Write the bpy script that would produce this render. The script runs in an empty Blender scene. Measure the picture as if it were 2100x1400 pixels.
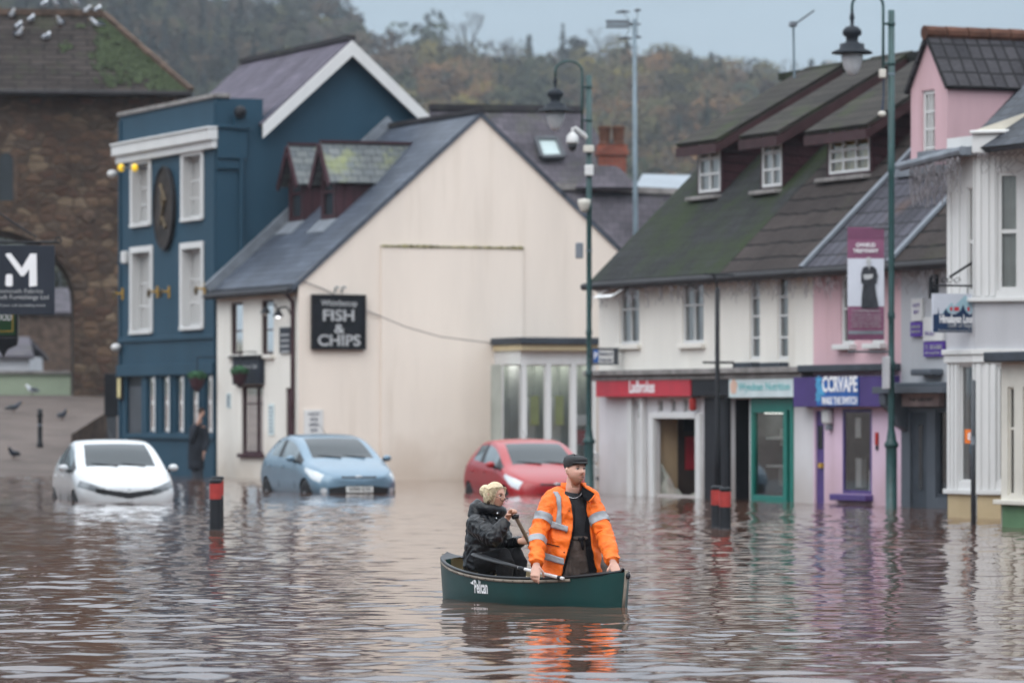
import bpy, bmesh, math, random
import numpy as np
from mathutils import Vector, Matrix, noise as mnoise
R = math.radians
SC = bpy.context.scene
COL = SC.collection
random.seed(7)
# ---------------------------------------------------------------- camera, sky, sun, exposure
F, HC, HY = 9000.0, 1.6, 843.0            # focal length in photo pixels, lens height above the water, horizon row
cam_d = bpy.data.cameras.new("camera"); cam = bpy.data.objects.new("camera", cam_d); COL.objects.link(cam)
cam.location = (0, 0, HC); cam.rotation_euler = (R(90), 0, 0)
cam_d.sensor_fit = 'HORIZONTAL'; cam_d.sensor_width = 36.0; cam_d.lens = 36.0*F/2100.0
cam_d.shift_y = (HY-700.0)/2100.0
cam_d.clip_start = 0.5; cam_d.clip_end = 6000.0
cam_d.dof.use_dof = True; cam_d.dof.focus_distance = 33.8; cam_d.dof.aperture_fstop = 3.4
SC.camera = cam
SUN_EL, SUN_AZ = R(48), R(205)            # azimuth measured clockwise from +Y: behind and left of the camera
world = bpy.data.worlds.new("World"); SC.world = world; world.use_nodes = True
wn, wl = world.node_tree.nodes, world.node_tree.links
wn.clear()
wo = wn.new('ShaderNodeOutputWorld'); bg = wn.new('ShaderNodeBackground'); sky = wn.new('ShaderNodeTexSky')
sky.sky_type = 'NISHITA'; sky.sun_disc = False; sky.sun_elevation = SUN_EL; sky.sun_rotation = SUN_AZ
sky.air_density = 1.0; sky.dust_density = 2.0
bg.inputs['Strength'].default_value = 0.12
tc = wn.new('ShaderNodeTexCoord'); sp = wn.new('ShaderNodeSeparateXYZ'); wl.new(tc.outputs['Generated'], sp.inputs[0])
ramp = wn.new('ShaderNodeValToRGB'); wl.new(sp.outputs['Z'], ramp.inputs[0])   # an overcast sky is brighter overhead
el = ramp.color_ramp.elements
el[0].position = 0.0; el[0].color = (2.75, 3.4, 3.95, 1)
el[1].position = 1.0; el[1].color = (18.5, 19.6, 20.8, 1)
e = el.new(0.10); e.color = (2.9, 3.7, 4.4, 1)
e = el.new(0.35); e.color = (9.8, 10.8, 11.8, 1)
cl = wn.new('ShaderNodeTexNoise'); cl.inputs['Scale'].default_value = 5.0; cl.inputs['Detail'].default_value = 5.0
mp = wn.new('ShaderNodeMapping'); mp.inputs['Scale'].default_value = (1, 1, 4); wl.new(tc.outputs['Generated'], mp.inputs[0]); wl.new(mp.outputs[0], cl.inputs[0])
cr = wn.new('ShaderNodeMapRange'); cr.inputs[1].default_value = .3; cr.inputs[2].default_value = .7; cr.inputs[3].default_value = .86; cr.inputs[4].default_value = 1.12
wl.new(cl.outputs[0], cr.inputs[0])
mul = wn.new('ShaderNodeMixRGB'); mul.blend_type = 'MULTIPLY'; mul.inputs[0].default_value = 1.0
wl.new(ramp.outputs[0], mul.inputs[1]); wl.new(cr.outputs[0], mul.inputs[2])
mx = wn.new('ShaderNodeMixRGB'); mx.inputs[0].default_value = 0.9
wl.new(sky.outputs[0], mx.inputs[1]); wl.new(mul.outputs[0], mx.inputs[2])
wl.new(mx.outputs[0], bg.inputs[0]); wl.new(bg.outputs[0], wo.inputs[0])
sun_d = bpy.data.lights.new("sun", 'SUN'); sun_d.energy = 1.0; sun_d.angle = R(50); sun_d.color = (1.0, .97, .93)
sun = bpy.data.objects.new("sun", sun_d); COL.objects.link(sun)
sun.rotation_euler = Vector((-math.sin(SUN_AZ)*math.cos(SUN_EL), -math.cos(SUN_AZ)*math.cos(SUN_EL), -math.sin(SUN_EL))).to_track_quat('-Z', 'Y').to_euler()
SC.view_settings.view_transform = 'Standard'; SC.view_settings.look = 'None'
SC.view_settings.exposure = 0.25; SC.view_settings.gamma = 1.0; SC.view_settings.use_curve_mapping = False
SC.cycles.max_bounces = 8; SC.cycles.transparent_max_bounces = 12; SC.cycles.volume_bounces = 0
SC.cycles.caustics_reflective = False; SC.cycles.caustics_refractive = False
SC.cycles.use_denoising = True

# ---------------------------------------------------------------- helpers
def Wp(px, py, Y):
    """a photo pixel at a given depth -> a point of the place"""
    return Vector(((px-1050.0)*Y/F, Y, HC-(py-HY)*Y/F))
def Gp(px, py):
    return Wp(px, py, F*HC/(py-HY))
def ray(px, py):
    return Vector(((px-1050.0)/F, 1.0, -(py-HY)/F))
CAMP = Vector((0, 0, HC))
def hit(px, py, P0, N):
    d = ray(px, py); return CAMP+d*((P0-CAMP).dot(N)/d.dot(N))
def link(o, parent=None):
    COL.objects.link(o)
    if parent is not None:
        o.parent = parent
        o.matrix_parent_inverse = parent.matrix_basis.inverted()
    return o
def tag(o, label=None, cat=None, group=None, kind=None):
    if label: o['label'] = label
    if cat: o['category'] = cat
    if group: o['group'] = group
    if kind: o['kind'] = kind
    return o
def thing(name, loc, label, cat, group=None):
    o = bpy.data.objects.new(name, None); COL.objects.link(o); o.location = loc; o.empty_display_size = .2
    return tag(o, label, cat, group, 'thing')
def kids(o): return [c for c in COL.objects if c.parent is o]
def dup(o, parent=None, M=None):
    c = o.copy(); COL.objects.link(c)
    if parent is not None: c.parent = parent; c.matrix_parent_inverse = o.matrix_parent_inverse.copy()
    for k in kids(o): dup(k, c)
    return c

class MB:
    """collects faces and links them as ONE mesh object"""
    def __init__(s): s.v = []; s.f = []; s.uv = []; s.m = []; s.c = []
    def face(s, pts, uv=None, m=0):
        n = len(s.v); s.v += [tuple(p) for p in pts]; s.f.append(list(range(n, n+len(pts)))); s.uv.append(uv); s.m.append(m)
    def raw(s, vs, fs, m=0, M=None):
        n = len(s.v)
        if M is not None: vs = [M @ Vector(v) for v in vs]
        s.v += [tuple(p) for p in vs]
        for f in fs: s.f.append([i+n for i in f]); s.uv.append(None); s.m.append(m)
        return s
    def hexa(s, p, m=0, bevel=0):
        """p: 8 points, bottom ring 4 then top ring 4"""
        return s.raw(p, [(3,2,1,0),(4,5,6,7),(0,1,5,4),(1,2,6,5),(2,3,7,6),(3,0,4,7)], m)
    def box(s, a, b, M=None, m=0):
        x0,y0,z0 = a; x1,y1,z1 = b
        return s.raw([(x0,y0,z0),(x1,y0,z0),(x1,y1,z0),(x0,y1,z0),(x0,y0,z1),(x1,y0,z1),(x1,y1,z1),(x0,y1,z1)],
                     [(3,2,1,0),(4,5,6,7),(0,1,5,4),(1,2,6,5),(2,3,7,6),(3,0,4,7)], m, M)
    def prism(s, poly, vec, m=0):
        n = len(poly); vec = Vector(vec); vs = [Vector(p) for p in poly]+[Vector(p)+vec for p in poly]
        return s.raw(vs, [tuple(range(n-1,-1,-1)), tuple(range(n,2*n))]+[(i,(i+1)%n,n+(i+1)%n,n+i) for i in range(n)], m)
    def tube(s, pts, rad, n=10, m=0, sq=None, cap=True, up=None):
        """round (or squashed: sq=(a,b)) tube through pts; rad a number or a list"""
        pts = [Vector(p) for p in pts]; k = len(pts)
        rr = rad if isinstance(rad, (list, tuple)) else [rad]*k
        base = len(s.v); ref = Vector(up) if up else None; prev = None
        for i in range(k):
            t = (pts[min(i+1,k-1)]-pts[max(i-1,0)]).normalized()
            if prev is None:
                r = ref if ref else (Vector((0,0,1)) if abs(t.z) < .9 else Vector((1,0,0)))
                a = (r-t*r.dot(t)).normalized()
            else:
                a = (prev-t*prev.dot(t)).normalized()
            prev = a; b = t.cross(a)
            ra = rr[i]; ra = ra if isinstance(ra, (tuple, list)) else (ra, ra)
            for j in range(n):
                q = 2*math.pi*j/n
                s.v.append(tuple(pts[i]+a*(ra[0]*math.cos(q))+b*(ra[1]*math.sin(q))))
        for i in range(k-1):
            for j in range(n):
                s.f.append([base+i*n+j, base+i*n+(j+1)%n, base+(i+1)*n+(j+1)%n, base+(i+1)*n+j]); s.uv.append(None); s.m.append(m)
        if cap:
            s.f.append([base+j for j in range(n-1,-1,-1)]); s.uv.append(None); s.m.append(m)
            s.f.append([base+(k-1)*n+j for j in range(n)]); s.uv.append(None); s.m.append(m)
        return s
    def lathe(s, prof, c=(0,0,0), n=20, m=0, M=None):
        vs = []; fs = []; k = len(prof)
        for r, z in prof:
            for j in range(n):
                q = 2*math.pi*j/n; vs.append((c[0]+r*math.cos(q), c[1]+r*math.sin(q), c[2]+z))
        for i in range(k-1):
            for j in range(n): fs.append((i*n+j, i*n+(j+1)%n, (i+1)*n+(j+1)%n, (i+1)*n+j))
        if prof[0][0] > 1e-4: fs.append(tuple(range(n-1,-1,-1)))
        if prof[-1][0] > 1e-4: fs.append(tuple((k-1)*n+j for j in range(n)))
        return s.raw(vs, fs, m, M)
    def ball(s, c, r, n=12, m=0, M=None):
        r = r if isinstance(r, (tuple, list)) else (r, r, r)
        vs = []; fs = []; k = n//2+1
        for i in range(k+1):
            th = math.pi*i/k
            for j in range(n):
                q = 2*math.pi*j/n
                vs.append(Vector((r[0]*math.sin(th)*math.cos(q), r[1]*math.sin(th)*math.sin(q), r[2]*math.cos(th))))
        if M is not None: vs = [M @ v for v in vs]
        vs = [v+Vector(c) for v in vs]
        for i in range(k):
            for j in range(n): fs.append((i*n+j, (i+1)*n+j, (i+1)*n+(j+1)%n, i*n+(j+1)%n))
        return s.raw(vs, fs, m)
    def mesh(s, name):
        me = bpy.data.meshes.new(name); me.from_pydata(s.v, [], s.f); 
        if any(u is not None for u in s.uv):
            ul = me.uv_layers.new(name="UVMap"); d = ul.data
            for p, u in zip(me.polygons, s.uv):
                if u is not None:
                    for li, q in zip(p.loop_indices, u): d[li].uv = q
        return me
    def build(s, name, mats, parent=None, smooth=False, weld=None, bevel=0, seg=2):
        me = s.mesh(name)
        mats = mats if isinstance(mats, (list, tuple)) else [mats]
        for mm in mats: me.materials.append(mm)
        for p, mi in zip(me.polygons, s.m): p.material_index = mi
        if weld or bevel:
            bm = bmesh.new(); bm.from_mesh(me); bmesh.ops.remove_doubles(bm, verts=bm.verts, dist=weld or 1e-5); bmesh.ops.recalc_face_normals(bm, faces=bm.faces)
            bm.to_mesh(me); bm.free()
        if smooth: me.polygons.foreach_set('use_smooth', [True]*len(me.polygons))
        o = bpy.data.objects.new(name, me); link(o, parent)
        if bevel:
            b = o.modifiers.new('bevel', 'BEVEL'); b.width = bevel; b.segments = seg; b.limit_method = 'ANGLE'; b.angle_limit = R(40)
        return o

def bake(o):
    """applies an object's modifiers"""
    bpy.context.view_layer.update()
    dg = bpy.context.evaluated_depsgraph_get()
    me = bpy.data.meshes.new_from_object(o.evaluated_get(dg)); o.modifiers.clear(); o.data = me
    return o
def text_mesh(body, size, depth=.006, bold=0.0, align='CENTER', sx=1.0, shear=0.0, space=1.0):
    cu = bpy.data.curves.new("t", 'FONT'); cu.body = body; cu.size = size; cu.extrude = depth; cu.offset = bold
    cu.align_x = align; cu.align_y = 'CENTER'; cu.shear = shear; cu.space_character = space; cu.resolution_u = 3
    o = bpy.data.objects.new("t", cu); COL.objects.link(o); bpy.context.view_layer.update()
    me = bpy.data.meshes.new_from_object(o.evaluated_get(bpy.context.evaluated_depsgraph_get()))
    bpy.data.objects.remove(o); bpy.data.curves.remove(cu)
    vs = [(v.co.x*sx, v.co.y, v.co.z) for v in me.vertices]; fs = [tuple(p.vertices) for p in me.polygons]
    bpy.data.meshes.remove(me); return vs, fs

# ---------------------------------------------------------------- materials
def hexc(r, g, b):
    f = lambda c: ((c/255+.055)/1.055)**2.4 if c > 10 else c/255/12.92
    return (f(r), f(g), f(b))
MATS = {}
def mat(name, col, rough=.75, var=.18, scale=1.5, bump=0.0, bscale=30, metal=0.0, spec=None, col2=None, emit=0, coat=0, streak=False, detail=6, tide=False):
    """plain surface with irregular colour and bump"""
    m = bpy.data.materials.new(name); m.use_nodes = True; nt = m.node_tree; N = nt.nodes; L = nt.links
    p = N['Principled BSDF']; p.inputs['Roughness'].default_value = rough; p.inputs['Metallic'].default_value = metal
    p.inputs['Specular IOR Level'].default_value = spec if spec is not None else (.22 if rough >= .5 else .45)
    if coat: p.inputs['Coat Weight'].default_value = coat; p.inputs['Coat Roughness'].default_value = .05
    t = N.new('ShaderNodeTexCoord'); mpg = N.new('ShaderNodeMapping'); L.new(t.outputs['Object'], mpg.inputs[0])
    if streak: mpg.inputs['Scale'].default_value = (1, 1, .18)
    n1 = N.new('ShaderNodeTexNoise'); n1.inputs['Scale'].default_value = scale; n1.inputs['Detail'].default_value = detail; n1.inputs['Roughness'].default_value = .62
    L.new(mpg.outputs[0], n1.inputs[0])
    cr_ = N.new('ShaderNodeValToRGB'); L.new(n1.outputs[0], cr_.inputs[0])
    c2 = col2 if col2 else tuple(c*(1-var*1.6) for c in col)
    cr_.color_ramp.elements[0].position = .32; cr_.color_ramp.elements[0].color = (*c2, 1)
    cr_.color_ramp.elements[1].position = .68; cr_.color_ramp.elements[1].color = (*(min(1, c*(1+var*.5)) for c in col), 1)
    last = cr_.outputs[0]
    if tide:                                   # old damp, run-off and flood marks low on the wall
        sz = N.new('ShaderNodeSeparateXYZ'); L.new(t.outputs['Object'], sz.inputs[0]); nn_ = N.new('ShaderNodeTexNoise'); nn_.inputs['Scale'].default_value = 1.3; nn_.inputs['Detail'].default_value = 6; L.new(t.outputs['Object'], nn_.inputs[0])
        ad = N.new('ShaderNodeMath'); ad.operation = 'MULTIPLY_ADD'; ad.inputs[1].default_value = -1.5; L.new(nn_.outputs[0], ad.inputs[0]); L.new(sz.outputs['Z'], ad.inputs[2])
        mz = N.new('ShaderNodeMapRange'); mz.inputs[1].default_value = -.75; mz.inputs[2].default_value = .35; mz.inputs[3].default_value = .55; mz.inputs[4].default_value = 0; L.new(ad.outputs[0], mz.inputs[0])
        mt = N.new('ShaderNodeMixRGB'); mt.inputs[2].default_value = (*(c*q for c, q in zip(col, (.55,.47,.40))), 1); L.new(mz.outputs[0], mt.inputs[0]); L.new(last, mt.inputs[1])
        rn = N.new('ShaderNodeTexNoise'); rn.inputs['Scale'].default_value = 1.0; rn.inputs['Detail'].default_value = 5; rm = N.new('ShaderNodeMapping'); rm.inputs['Scale'].default_value = (2.6, 2.6, .22); L.new(t.outputs['Object'], rm.inputs[0]); L.new(rm.outputs[0], rn.inputs[0])
        rr_ = N.new('ShaderNodeMapRange'); rr_.inputs[1].default_value = .58; rr_.inputs[2].default_value = .80; rr_.inputs[4].default_value = .38; L.new(rn.outputs[0], rr_.inputs[0])
        m5 = N.new('ShaderNodeMixRGB'); m5.inputs[2].default_value = (*(c*q for c, q in zip(col, (.66,.62,.56))), 1); L.new(rr_.outputs[0], m5.inputs[0]); L.new(mt.outputs[0], m5.inputs[1]); last = m5.outputs[0]
    L.new(last, p.inputs['Base Color'])
    if bump:
        n2 = N.new('ShaderNodeTexNoise'); n2.inputs['Scale'].default_value = bscale; n2.inputs['Detail'].default_value = 4; L.new(t.outputs['Object'], n2.inputs[0])
        b = N.new('ShaderNodeBump'); b.inputs['Strength'].default_value = bump; b.inputs['Distance'].default_value = .02
        L.new(n2.outputs[0], b.inputs['Height']); L.new(b.outputs[0], p.inputs['Normal'])
    if emit:
        p.inputs['Emission Color'].default_value = (*col, 1); p.inputs['Emission Strength'].default_value = emit
    MATS[name] = m; return m
def glass(name, tint=(.02, .025, .028), reflect=1.0, alpha=.06):
    """window glass: shows what is behind it and reflects the street"""
    m = bpy.data.materials.new(name); m.use_nodes = True; nt = m.node_tree; N = nt.nodes; L = nt.links; N.clear()
    out = N.new('ShaderNodeOutputMaterial'); tr = N.new('ShaderNodeBsdfTransparent'); g = N.new('ShaderNodeBsdfGlossy'); g.inputs['Roughness'].default_value = .03
    g.inputs[0].default_value = (reflect, reflect, reflect, 1)
    tr.inputs[0].default_value = (*(1-alpha*(1-c) for c in tint), 1)
    fr = N.new('ShaderNodeFresnel'); fr.inputs[0].default_value = 1.55; mxs = N.new('ShaderNodeMixShader')
    mr = N.new('ShaderNodeMath'); mr.operation = 'MULTIPLY'; mr.inputs[1].default_value = 1.7; mr.use_clamp = True
    L.new(fr.outputs[0], mr.inputs[0]); L.new(mr.outputs[0], mxs.inputs[0]); L.new(tr.outputs[0], mxs.inputs[1]); L.new(g.outputs[0], mxs.inputs[2]); L.new(mxs.outputs[0], out.inputs[0])
    MATS[name] = m; return m
def tiled(name, c1, c2, mortar, w, h, moss=None, moss_amt=.0, bump=.5, rough=.8, mscale=.7, msize=.012, patch=None, coord='UV', offset=.5, mossup=0.0):
    """slates, tiles, bricks or stone blocks laid in courses on the UV map (metres)"""
    m = bpy.data.materials.new(name); m.use_nodes = True; nt = m.node_tree; N = nt.nodes; L = nt.links
    p = N['Principled BSDF']; p.inputs['Roughness'].default_value = rough; p.inputs['Specular IOR Level'].default_value = .25
    t = N.new('ShaderNodeTexCoord')
    wob = N.new('ShaderNodeTexNoise'); wob.inputs['Scale'].default_value = 2.2; L.new(t.outputs[coord], wob.inputs[0])
    am = N.new('ShaderNodeMixRGB'); am.blend_type = 'LINEAR_LIGHT'; am.inputs[0].default_value = .035 if msize < .03 else .09
    L.new(t.outputs[coord], am.inputs[1]); L.new(wob.outputs[1], am.inputs[2])
    br = N.new('ShaderNodeTexBrick'); L.new(am.outputs[0], br.inputs[0])
    br.inputs['Scale'].default_value = 1.0; br.inputs['Brick Width'].default_value = w; br.inputs['Row Height'].default_value = h
    br.inputs['Mortar Size'].default_value = msize; br.inputs['Mortar Smooth'].default_value = .3; br.inputs['Bias'].default_value = 0; br.offset = offset
    br.inputs['Color1'].default_value = (*c1, 1); br.inputs['Color2'].default_value = (*c2, 1); br.inputs['Mortar'].default_value = (*mortar, 1)
    n1 = N.new('ShaderNodeTexNoise'); n1.inputs['Scale'].default_value = .9; n1.inputs['Detail'].default_value = 8; n1.inputs['Roughness'].default_value = .65; L.new(t.outputs['Object'], n1.inputs[0])
    mr = N.new('ShaderNodeMapRange'); mr.inputs[1].default_value = .3; mr.inputs[2].default_value = .7; mr.inputs[3].default_value = .62; mr.inputs[4].default_value = 1.25; L.new(n1.outputs[0], mr.inputs[0])
    mu = N.new('ShaderNodeMixRGB'); mu.blend_type = 'MULTIPLY'; mu.inputs[0].default_value = 1; L.new(br.outputs[0], mu.inputs[1]); L.new(mr.outputs[0], mu.inputs[2])
    last = mu.outputs[0]
    if moss:
        n2 = N.new('ShaderNodeTexNoise'); n2.inputs['Scale'].default_value = mscale; n2.inputs['Detail'].default_value = 7; n2.inputs['Roughness'].default_value = .7; L.new(t.outputs['Object'], n2.inputs[0])
        src = n2.outputs[0]
        m2 = N.new('ShaderNodeMapRange'); m2.inputs[1].default_value = .62-moss_amt*.4; m2.inputs[2].default_value = .82-moss_amt*.4; L.new(src, m2.inputs[0])
        mm = N.new('ShaderNodeMixRGB'); mm.inputs[2].default_value = (*moss, 1); L.new(m2.outputs[0], mm.inputs[0]); L.new(last, mm.inputs[1]); last = mm.outputs[0]
    L.new(last, p.inputs['Base Color'])
    bu = N.new('ShaderNodeBump'); bu.inputs['Strength'].default_value = bump; bu.inputs['Distance'].default_value = .03
    iv = N.new('ShaderNodeMath'); iv.operation = 'MULTIPLY_ADD'; iv.inputs[1].default_value = -1; L.new(br.outputs['Fac'], iv.inputs[0])
    n3 = N.new('ShaderNodeTexNoise'); n3.inputs['Scale'].default_value = 14; n3.inputs['Detail'].default_value = 5; L.new(t.outputs['Object'], n3.inputs[0]); L.new(n3.outputs[0], iv.inputs[2])
    L.new(iv.outputs[0], bu.inputs['Height']); L.new(bu.outputs[0], p.inputs['Normal'])
    MATS[name] = m; return m
M = MATS
mat('white_paint', hexc(212,212,211), .5, .06, 2.0, streak=True)
mat('grey_white_paint', hexc(184,184,188), .55, .08, 2.0, streak=True)
mat('cream_render', hexc(231,219,207), .85, .07, .55, .15, 25, streak=True, tide=True)
mat('white_render', hexc(228,224,216), .85, .08, .7, .15, 25, streak=True, tide=True)
mat('pale_render', hexc(208,206,208), .8, .1, .8, .1, 25, streak=True, tide=True)
mat('pink_render', hexc(206,172,178), .85, .12, .8, .15, 25, streak=True, tide=True)
mat('mauve_render', hexc(218,192,210), .8, .06, 1.0, .1, 25, streak=True, tide=True)
mat('grey_render', hexc(178,180,184), .85, .08, .7, .15, 25, streak=True, tide=True)
mat('navy_render', hexc(38,69,87), .62, .10, .6, .12, 25, streak=True)
mat('yellow_stone', hexc(206,190,156), .85, .12, 1.2, .2, 20, tide=True)
mat('dark_maroon', hexc(66,42,48), .7, .2, 2, .2, 20)
mat('maroon_wood', hexc(66,45,48), .6, .2, 3)
mat('black_paint', hexc(30,31,36), .5, .25, 3)
mat('dark_grey', hexc(62,68,76), .6, .2, 2)
mat('slate_grey_paint', hexc(84,90,98), .55, .12, 1.5)
mat('charcoal_board', hexc(40,45,55), .5, .12, 2)
mat('chalk_board', hexc(22,25,32), .6, .5, 5)
mat('red_sign', hexc(192,46,62), .45, .1, 2)
mat('purple_sign', hexc(76,60,118), .5, .12, 1.6)
mat('purple_door', hexc(78,58,122), .45, .15, 2)
mat('violet_panel', hexc(88,60,150), .5, .1, 2)
mat('blue_panel', hexc(46,96,168), .5, .2, 3)
mat('sky_blue_panel', hexc(80,160,205), .5, .1, 3)
mat('navy_panel', hexc(30,52,84), .5, .15, 3)
mat('mint_panel', hexc(206,220,222), .5, .08, 3)
mat('teal_text', hexc(120,184,186), .5, .05, 3)
mat('green_frame', hexc(20,116,104), .45, .1, 2)
mat('green_board', hexc(20,70,30), .45, .15, 3)
mat('gold_paint', hexc(190,150,60), .4, .1, 4)
mat('moss_green_paint', hexc(92,124,92), .6, .15, 2)
mat('pale_green_render', hexc(158,170,148), .85, .15, .5)
mat('lamp_green', hexc(38,72,72), .4, .2, 6, .05, 40)
mat('lead', hexc(122,128,136), .6, .2, 3)
mat('concrete', hexc(140,136,134), .85, .25, 3, .3, 20)
mat('gutter', hexc(40,37,40), .5, .3, 3)
mat('steel', hexc(108,124,134), .4, .15, 3)
mat('dark_steel', hexc(66,70,76), .45, .2, 3)
mat('room_dark', hexc(34,34,38), .9, .5, 1.2)
mat('room_mid', hexc(92,96,96), .9, .4, 1.0)
mat('room_pale', hexc(176,180,172), .9, .2, .8)
mat('room_tan', hexc(196,170,138), .9, .15, .8)
mat('curtain_pale', hexc(236,238,234), .9, .06, 4)
mat('room_brown', hexc(74,62,58), .9, .3, 1.5)
mat('curtain_yellow', hexc(214,200,150), .9, .15, 4)
mat('lettering_white', hexc(232,232,234), .6, .03, 3)
mat('lettering_grey', hexc(176,178,180), .7, .2, 6)
mat('banner_plum', hexc(132,84,110), .7, .12, 2)
mat('banner_plum_dark', hexc(112,70,94), .7, .1, 2)
mat('banner_pale', hexc(198,202,212), .7, .06, 2)
mat('dress_black', hexc(58,60,66), .8, .3, 8)
mat('terracotta', hexc(96,66,54), .85, .3, 4, .3, 20)
mat('rust_red', hexc(170,52,48), .5, .2, 4)
mat('bollard_black', hexc(38,40,44), .5, .25, 4)
mat('bollard_red', hexc(168,62,58), .5, .2, 5)
mat('gull_white', hexc(214,218,224), .8, .2, 8)
mat('pigeon_grey', hexc(70,76,88), .8, .3, 8)
mat('foliage_basket', hexc(52,96,62), .8, .5, 12)
mat('dead_plant', hexc(84,60,46), .9, .4, 8)
mat('yellow_lamp', hexc(240,196,40), .4, .05, 3, emit=.5)
mat('orange_sticker', hexc(232,120,40), .5, .05, 3)
mat('wire', hexc(92,88,92), .7, .1, 3)
mat('icicle_wire', hexc(150,146,150), .5, .3, 6)
mat('rubber', hexc(22,22,24), .6, .2, 6)
glass('glass'); glass('shop_glass', (.02,.03,.03), 1.0, .05)
tiled('slate_blue', hexc(80,87,99), hexc(66,73,85), hexc(46,52,60), .9, .20, bump=.5, rough=.5, msize=.012)
tiled('slate_purple', hexc(92,86,98), hexc(80,75,87), hexc(62,59,68), .32, .22, bump=.4, rough=.8, msize=.008)
tiled('slate_old', hexc(90,85,92), hexc(72,69,75), hexc(54,52,56), .30, .24, moss=hexc(82,84,72), moss_amt=.2, bump=.6, rough=.85, msize=.008)
tiled('slate_moss', hexc(50,51,52), hexc(42,43,44), hexc(30,31,31), .30, .24, moss=hexc(42,52,30), moss_amt=.46, bump=.7, rough=.92, mscale=.8, msize=.010)
tiled('slate_dark', hexc(66,70,78), hexc(52,56,64), hexc(34,36,40), .30, .2, bump=.5, rough=.6, msize=.012)
mat('cream_pediment', hexc(206,200,186), .7, .1, 2)
tiled('tile_brown', hexc(60,53,51), hexc(52,46,45), hexc(20,18,18), 7.0, .40, moss=hexc(54,56,40), moss_amt=.14, bump=.9, rough=.92, msize=.030)
tiled('tile_grey', hexc(78,77,86), hexc(62,61,69), hexc(32,32,36), .32, .36, moss=hexc(84,64,54), moss_amt=.22, bump=.9, rough=.8, msize=.020, offset=0.0)
tiled('tile_dark', hexc(66,64,68), hexc(48,47,52), hexc(22,22,24), .24, .33, moss=hexc(74,60,52), moss_amt=.14, bump=1.0, rough=.75, msize=.022, offset=0.0)
tiled('dormer_slate', hexc(112,116,116), hexc(92,98,102), hexc(60,64,68), .3, .2, moss=hexc(140,146,92), moss_amt=.22, bump=.5, rough=.7)
tiled('tower_tile', hexc(64,57,54), hexc(52,46,44), hexc(34,31,30), .9, .27, moss=hexc(58,62,44), moss_amt=.25, bump=1.0, rough=.95, msize=.035)
def rubble(name, cols, joint, sc=(2.3, 3.9), bump=1.0):
    """irregular coursed rubble: every stone its own colour"""
    m = bpy.data.materials.new(name); m.use_nodes = True; nt = m.node_tree; N = nt.nodes; L = nt.links; p = N['Principled BSDF']; p.inputs['Roughness'].default_value = .95; p.inputs['Specular IOR Level'].default_value = .2
    t = N.new('ShaderNodeTexCoord'); mp_ = N.new('ShaderNodeMapping'); mp_.inputs['Scale'].default_value = (sc[0], sc[1], 1); L.new(t.outputs['UV'], mp_.inputs[0])
    v = N.new('ShaderNodeTexVoronoi'); v.feature = 'F1'; v.inputs['Scale'].default_value = 1.0; v.inputs['Randomness'].default_value = .75; L.new(mp_.outputs[0], v.inputs[0])
    d = N.new('ShaderNodeTexVoronoi'); d.feature = 'DISTANCE_TO_EDGE'; d.inputs['Scale'].default_value = 1.0; d.inputs['Randomness'].default_value = .75; L.new(mp_.outputs[0], d.inputs[0])
    r_ = N.new('ShaderNodeValToRGB'); sp_ = N.new('ShaderNodeSeparateColor'); L.new(v.outputs['Color'], sp_.inputs[0]); L.new(sp_.outputs[0], r_.inputs[0]); r_.color_ramp.elements[0].color = (*cols[0], 1); r_.color_ramp.elements[1].color = (*cols[-1], 1)
    for i, c in enumerate(cols[1:-1]): e_ = r_.color_ramp.elements.new((i+1)/(len(cols)-1)); e_.color = (*c, 1)
    n1 = N.new('ShaderNodeTexNoise'); n1.inputs['Scale'].default_value = .55; n1.inputs['Detail'].default_value = 9; n1.inputs['Roughness'].default_value = .7; L.new(t.outputs['Object'], n1.inputs[0]); mr = N.new('ShaderNodeMapRange'); mr.inputs[1].default_value = .32; mr.inputs[2].default_value = .68; mr.inputs[3].default_value = .5; mr.inputs[4].default_value = 1.35; L.new(n1.outputs[0], mr.inputs[0])
    mu = N.new('ShaderNodeMixRGB'); mu.blend_type = 'MULTIPLY'; mu.inputs[0].default_value = 1; L.new(r_.outputs[0], mu.inputs[1]); L.new(mr.outputs[0], mu.inputs[2])
    jr = N.new('ShaderNodeMapRange'); jr.inputs[1].default_value = .02; jr.inputs[2].default_value = .10; jr.inputs[3].default_value = .75; jr.inputs[4].default_value = 0; L.new(d.outputs['Distance'], jr.inputs[0]); mj = N.new('ShaderNodeMixRGB'); mj.inputs[2].default_value = (*joint, 1); L.new(jr.outputs[0], mj.inputs[0]); L.new(mu.outputs[0], mj.inputs[1]); L.new(mj.outputs[0], p.inputs['Base Color'])
    b = N.new('ShaderNodeBump'); b.inputs['Strength'].default_value = bump; b.inputs['Distance'].default_value = .05; n3 = N.new('ShaderNodeTexNoise'); n3.inputs['Scale'].default_value = 9; n3.inputs['Detail'].default_value = 5; L.new(t.outputs['Object'], n3.inputs[0]); ad = N.new('ShaderNodeMath'); ad.operation = 'MULTIPLY_ADD'; ad.inputs[1].default_value = 2.0; L.new(d.outputs['Distance'], ad.inputs[0]); L.new(n3.outputs[0], ad.inputs[2]); L.new(ad.outputs[0], b.inputs['Height']); L.new(b.outputs[0], p.inputs['Normal'])
    MATS[name] = m; return m
rubble('stone', [hexc(64,52,46), hexc(84,68,58), hexc(74,56,48), hexc(98,80,66), hexc(70,60,54), hexc(112,96,80)], hexc(62,53,47))
tiled('brick_red', hexc(156,84,66), hexc(128,66,54), hexc(120,96,86), .23, .08, bump=.5, rough=.9)
tiled('cladding', hexc(66,40,46), hexc(58,36,42), hexc(36,22,26), 6.0, .16, bump=.6, rough=.7, msize=.012)

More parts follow.
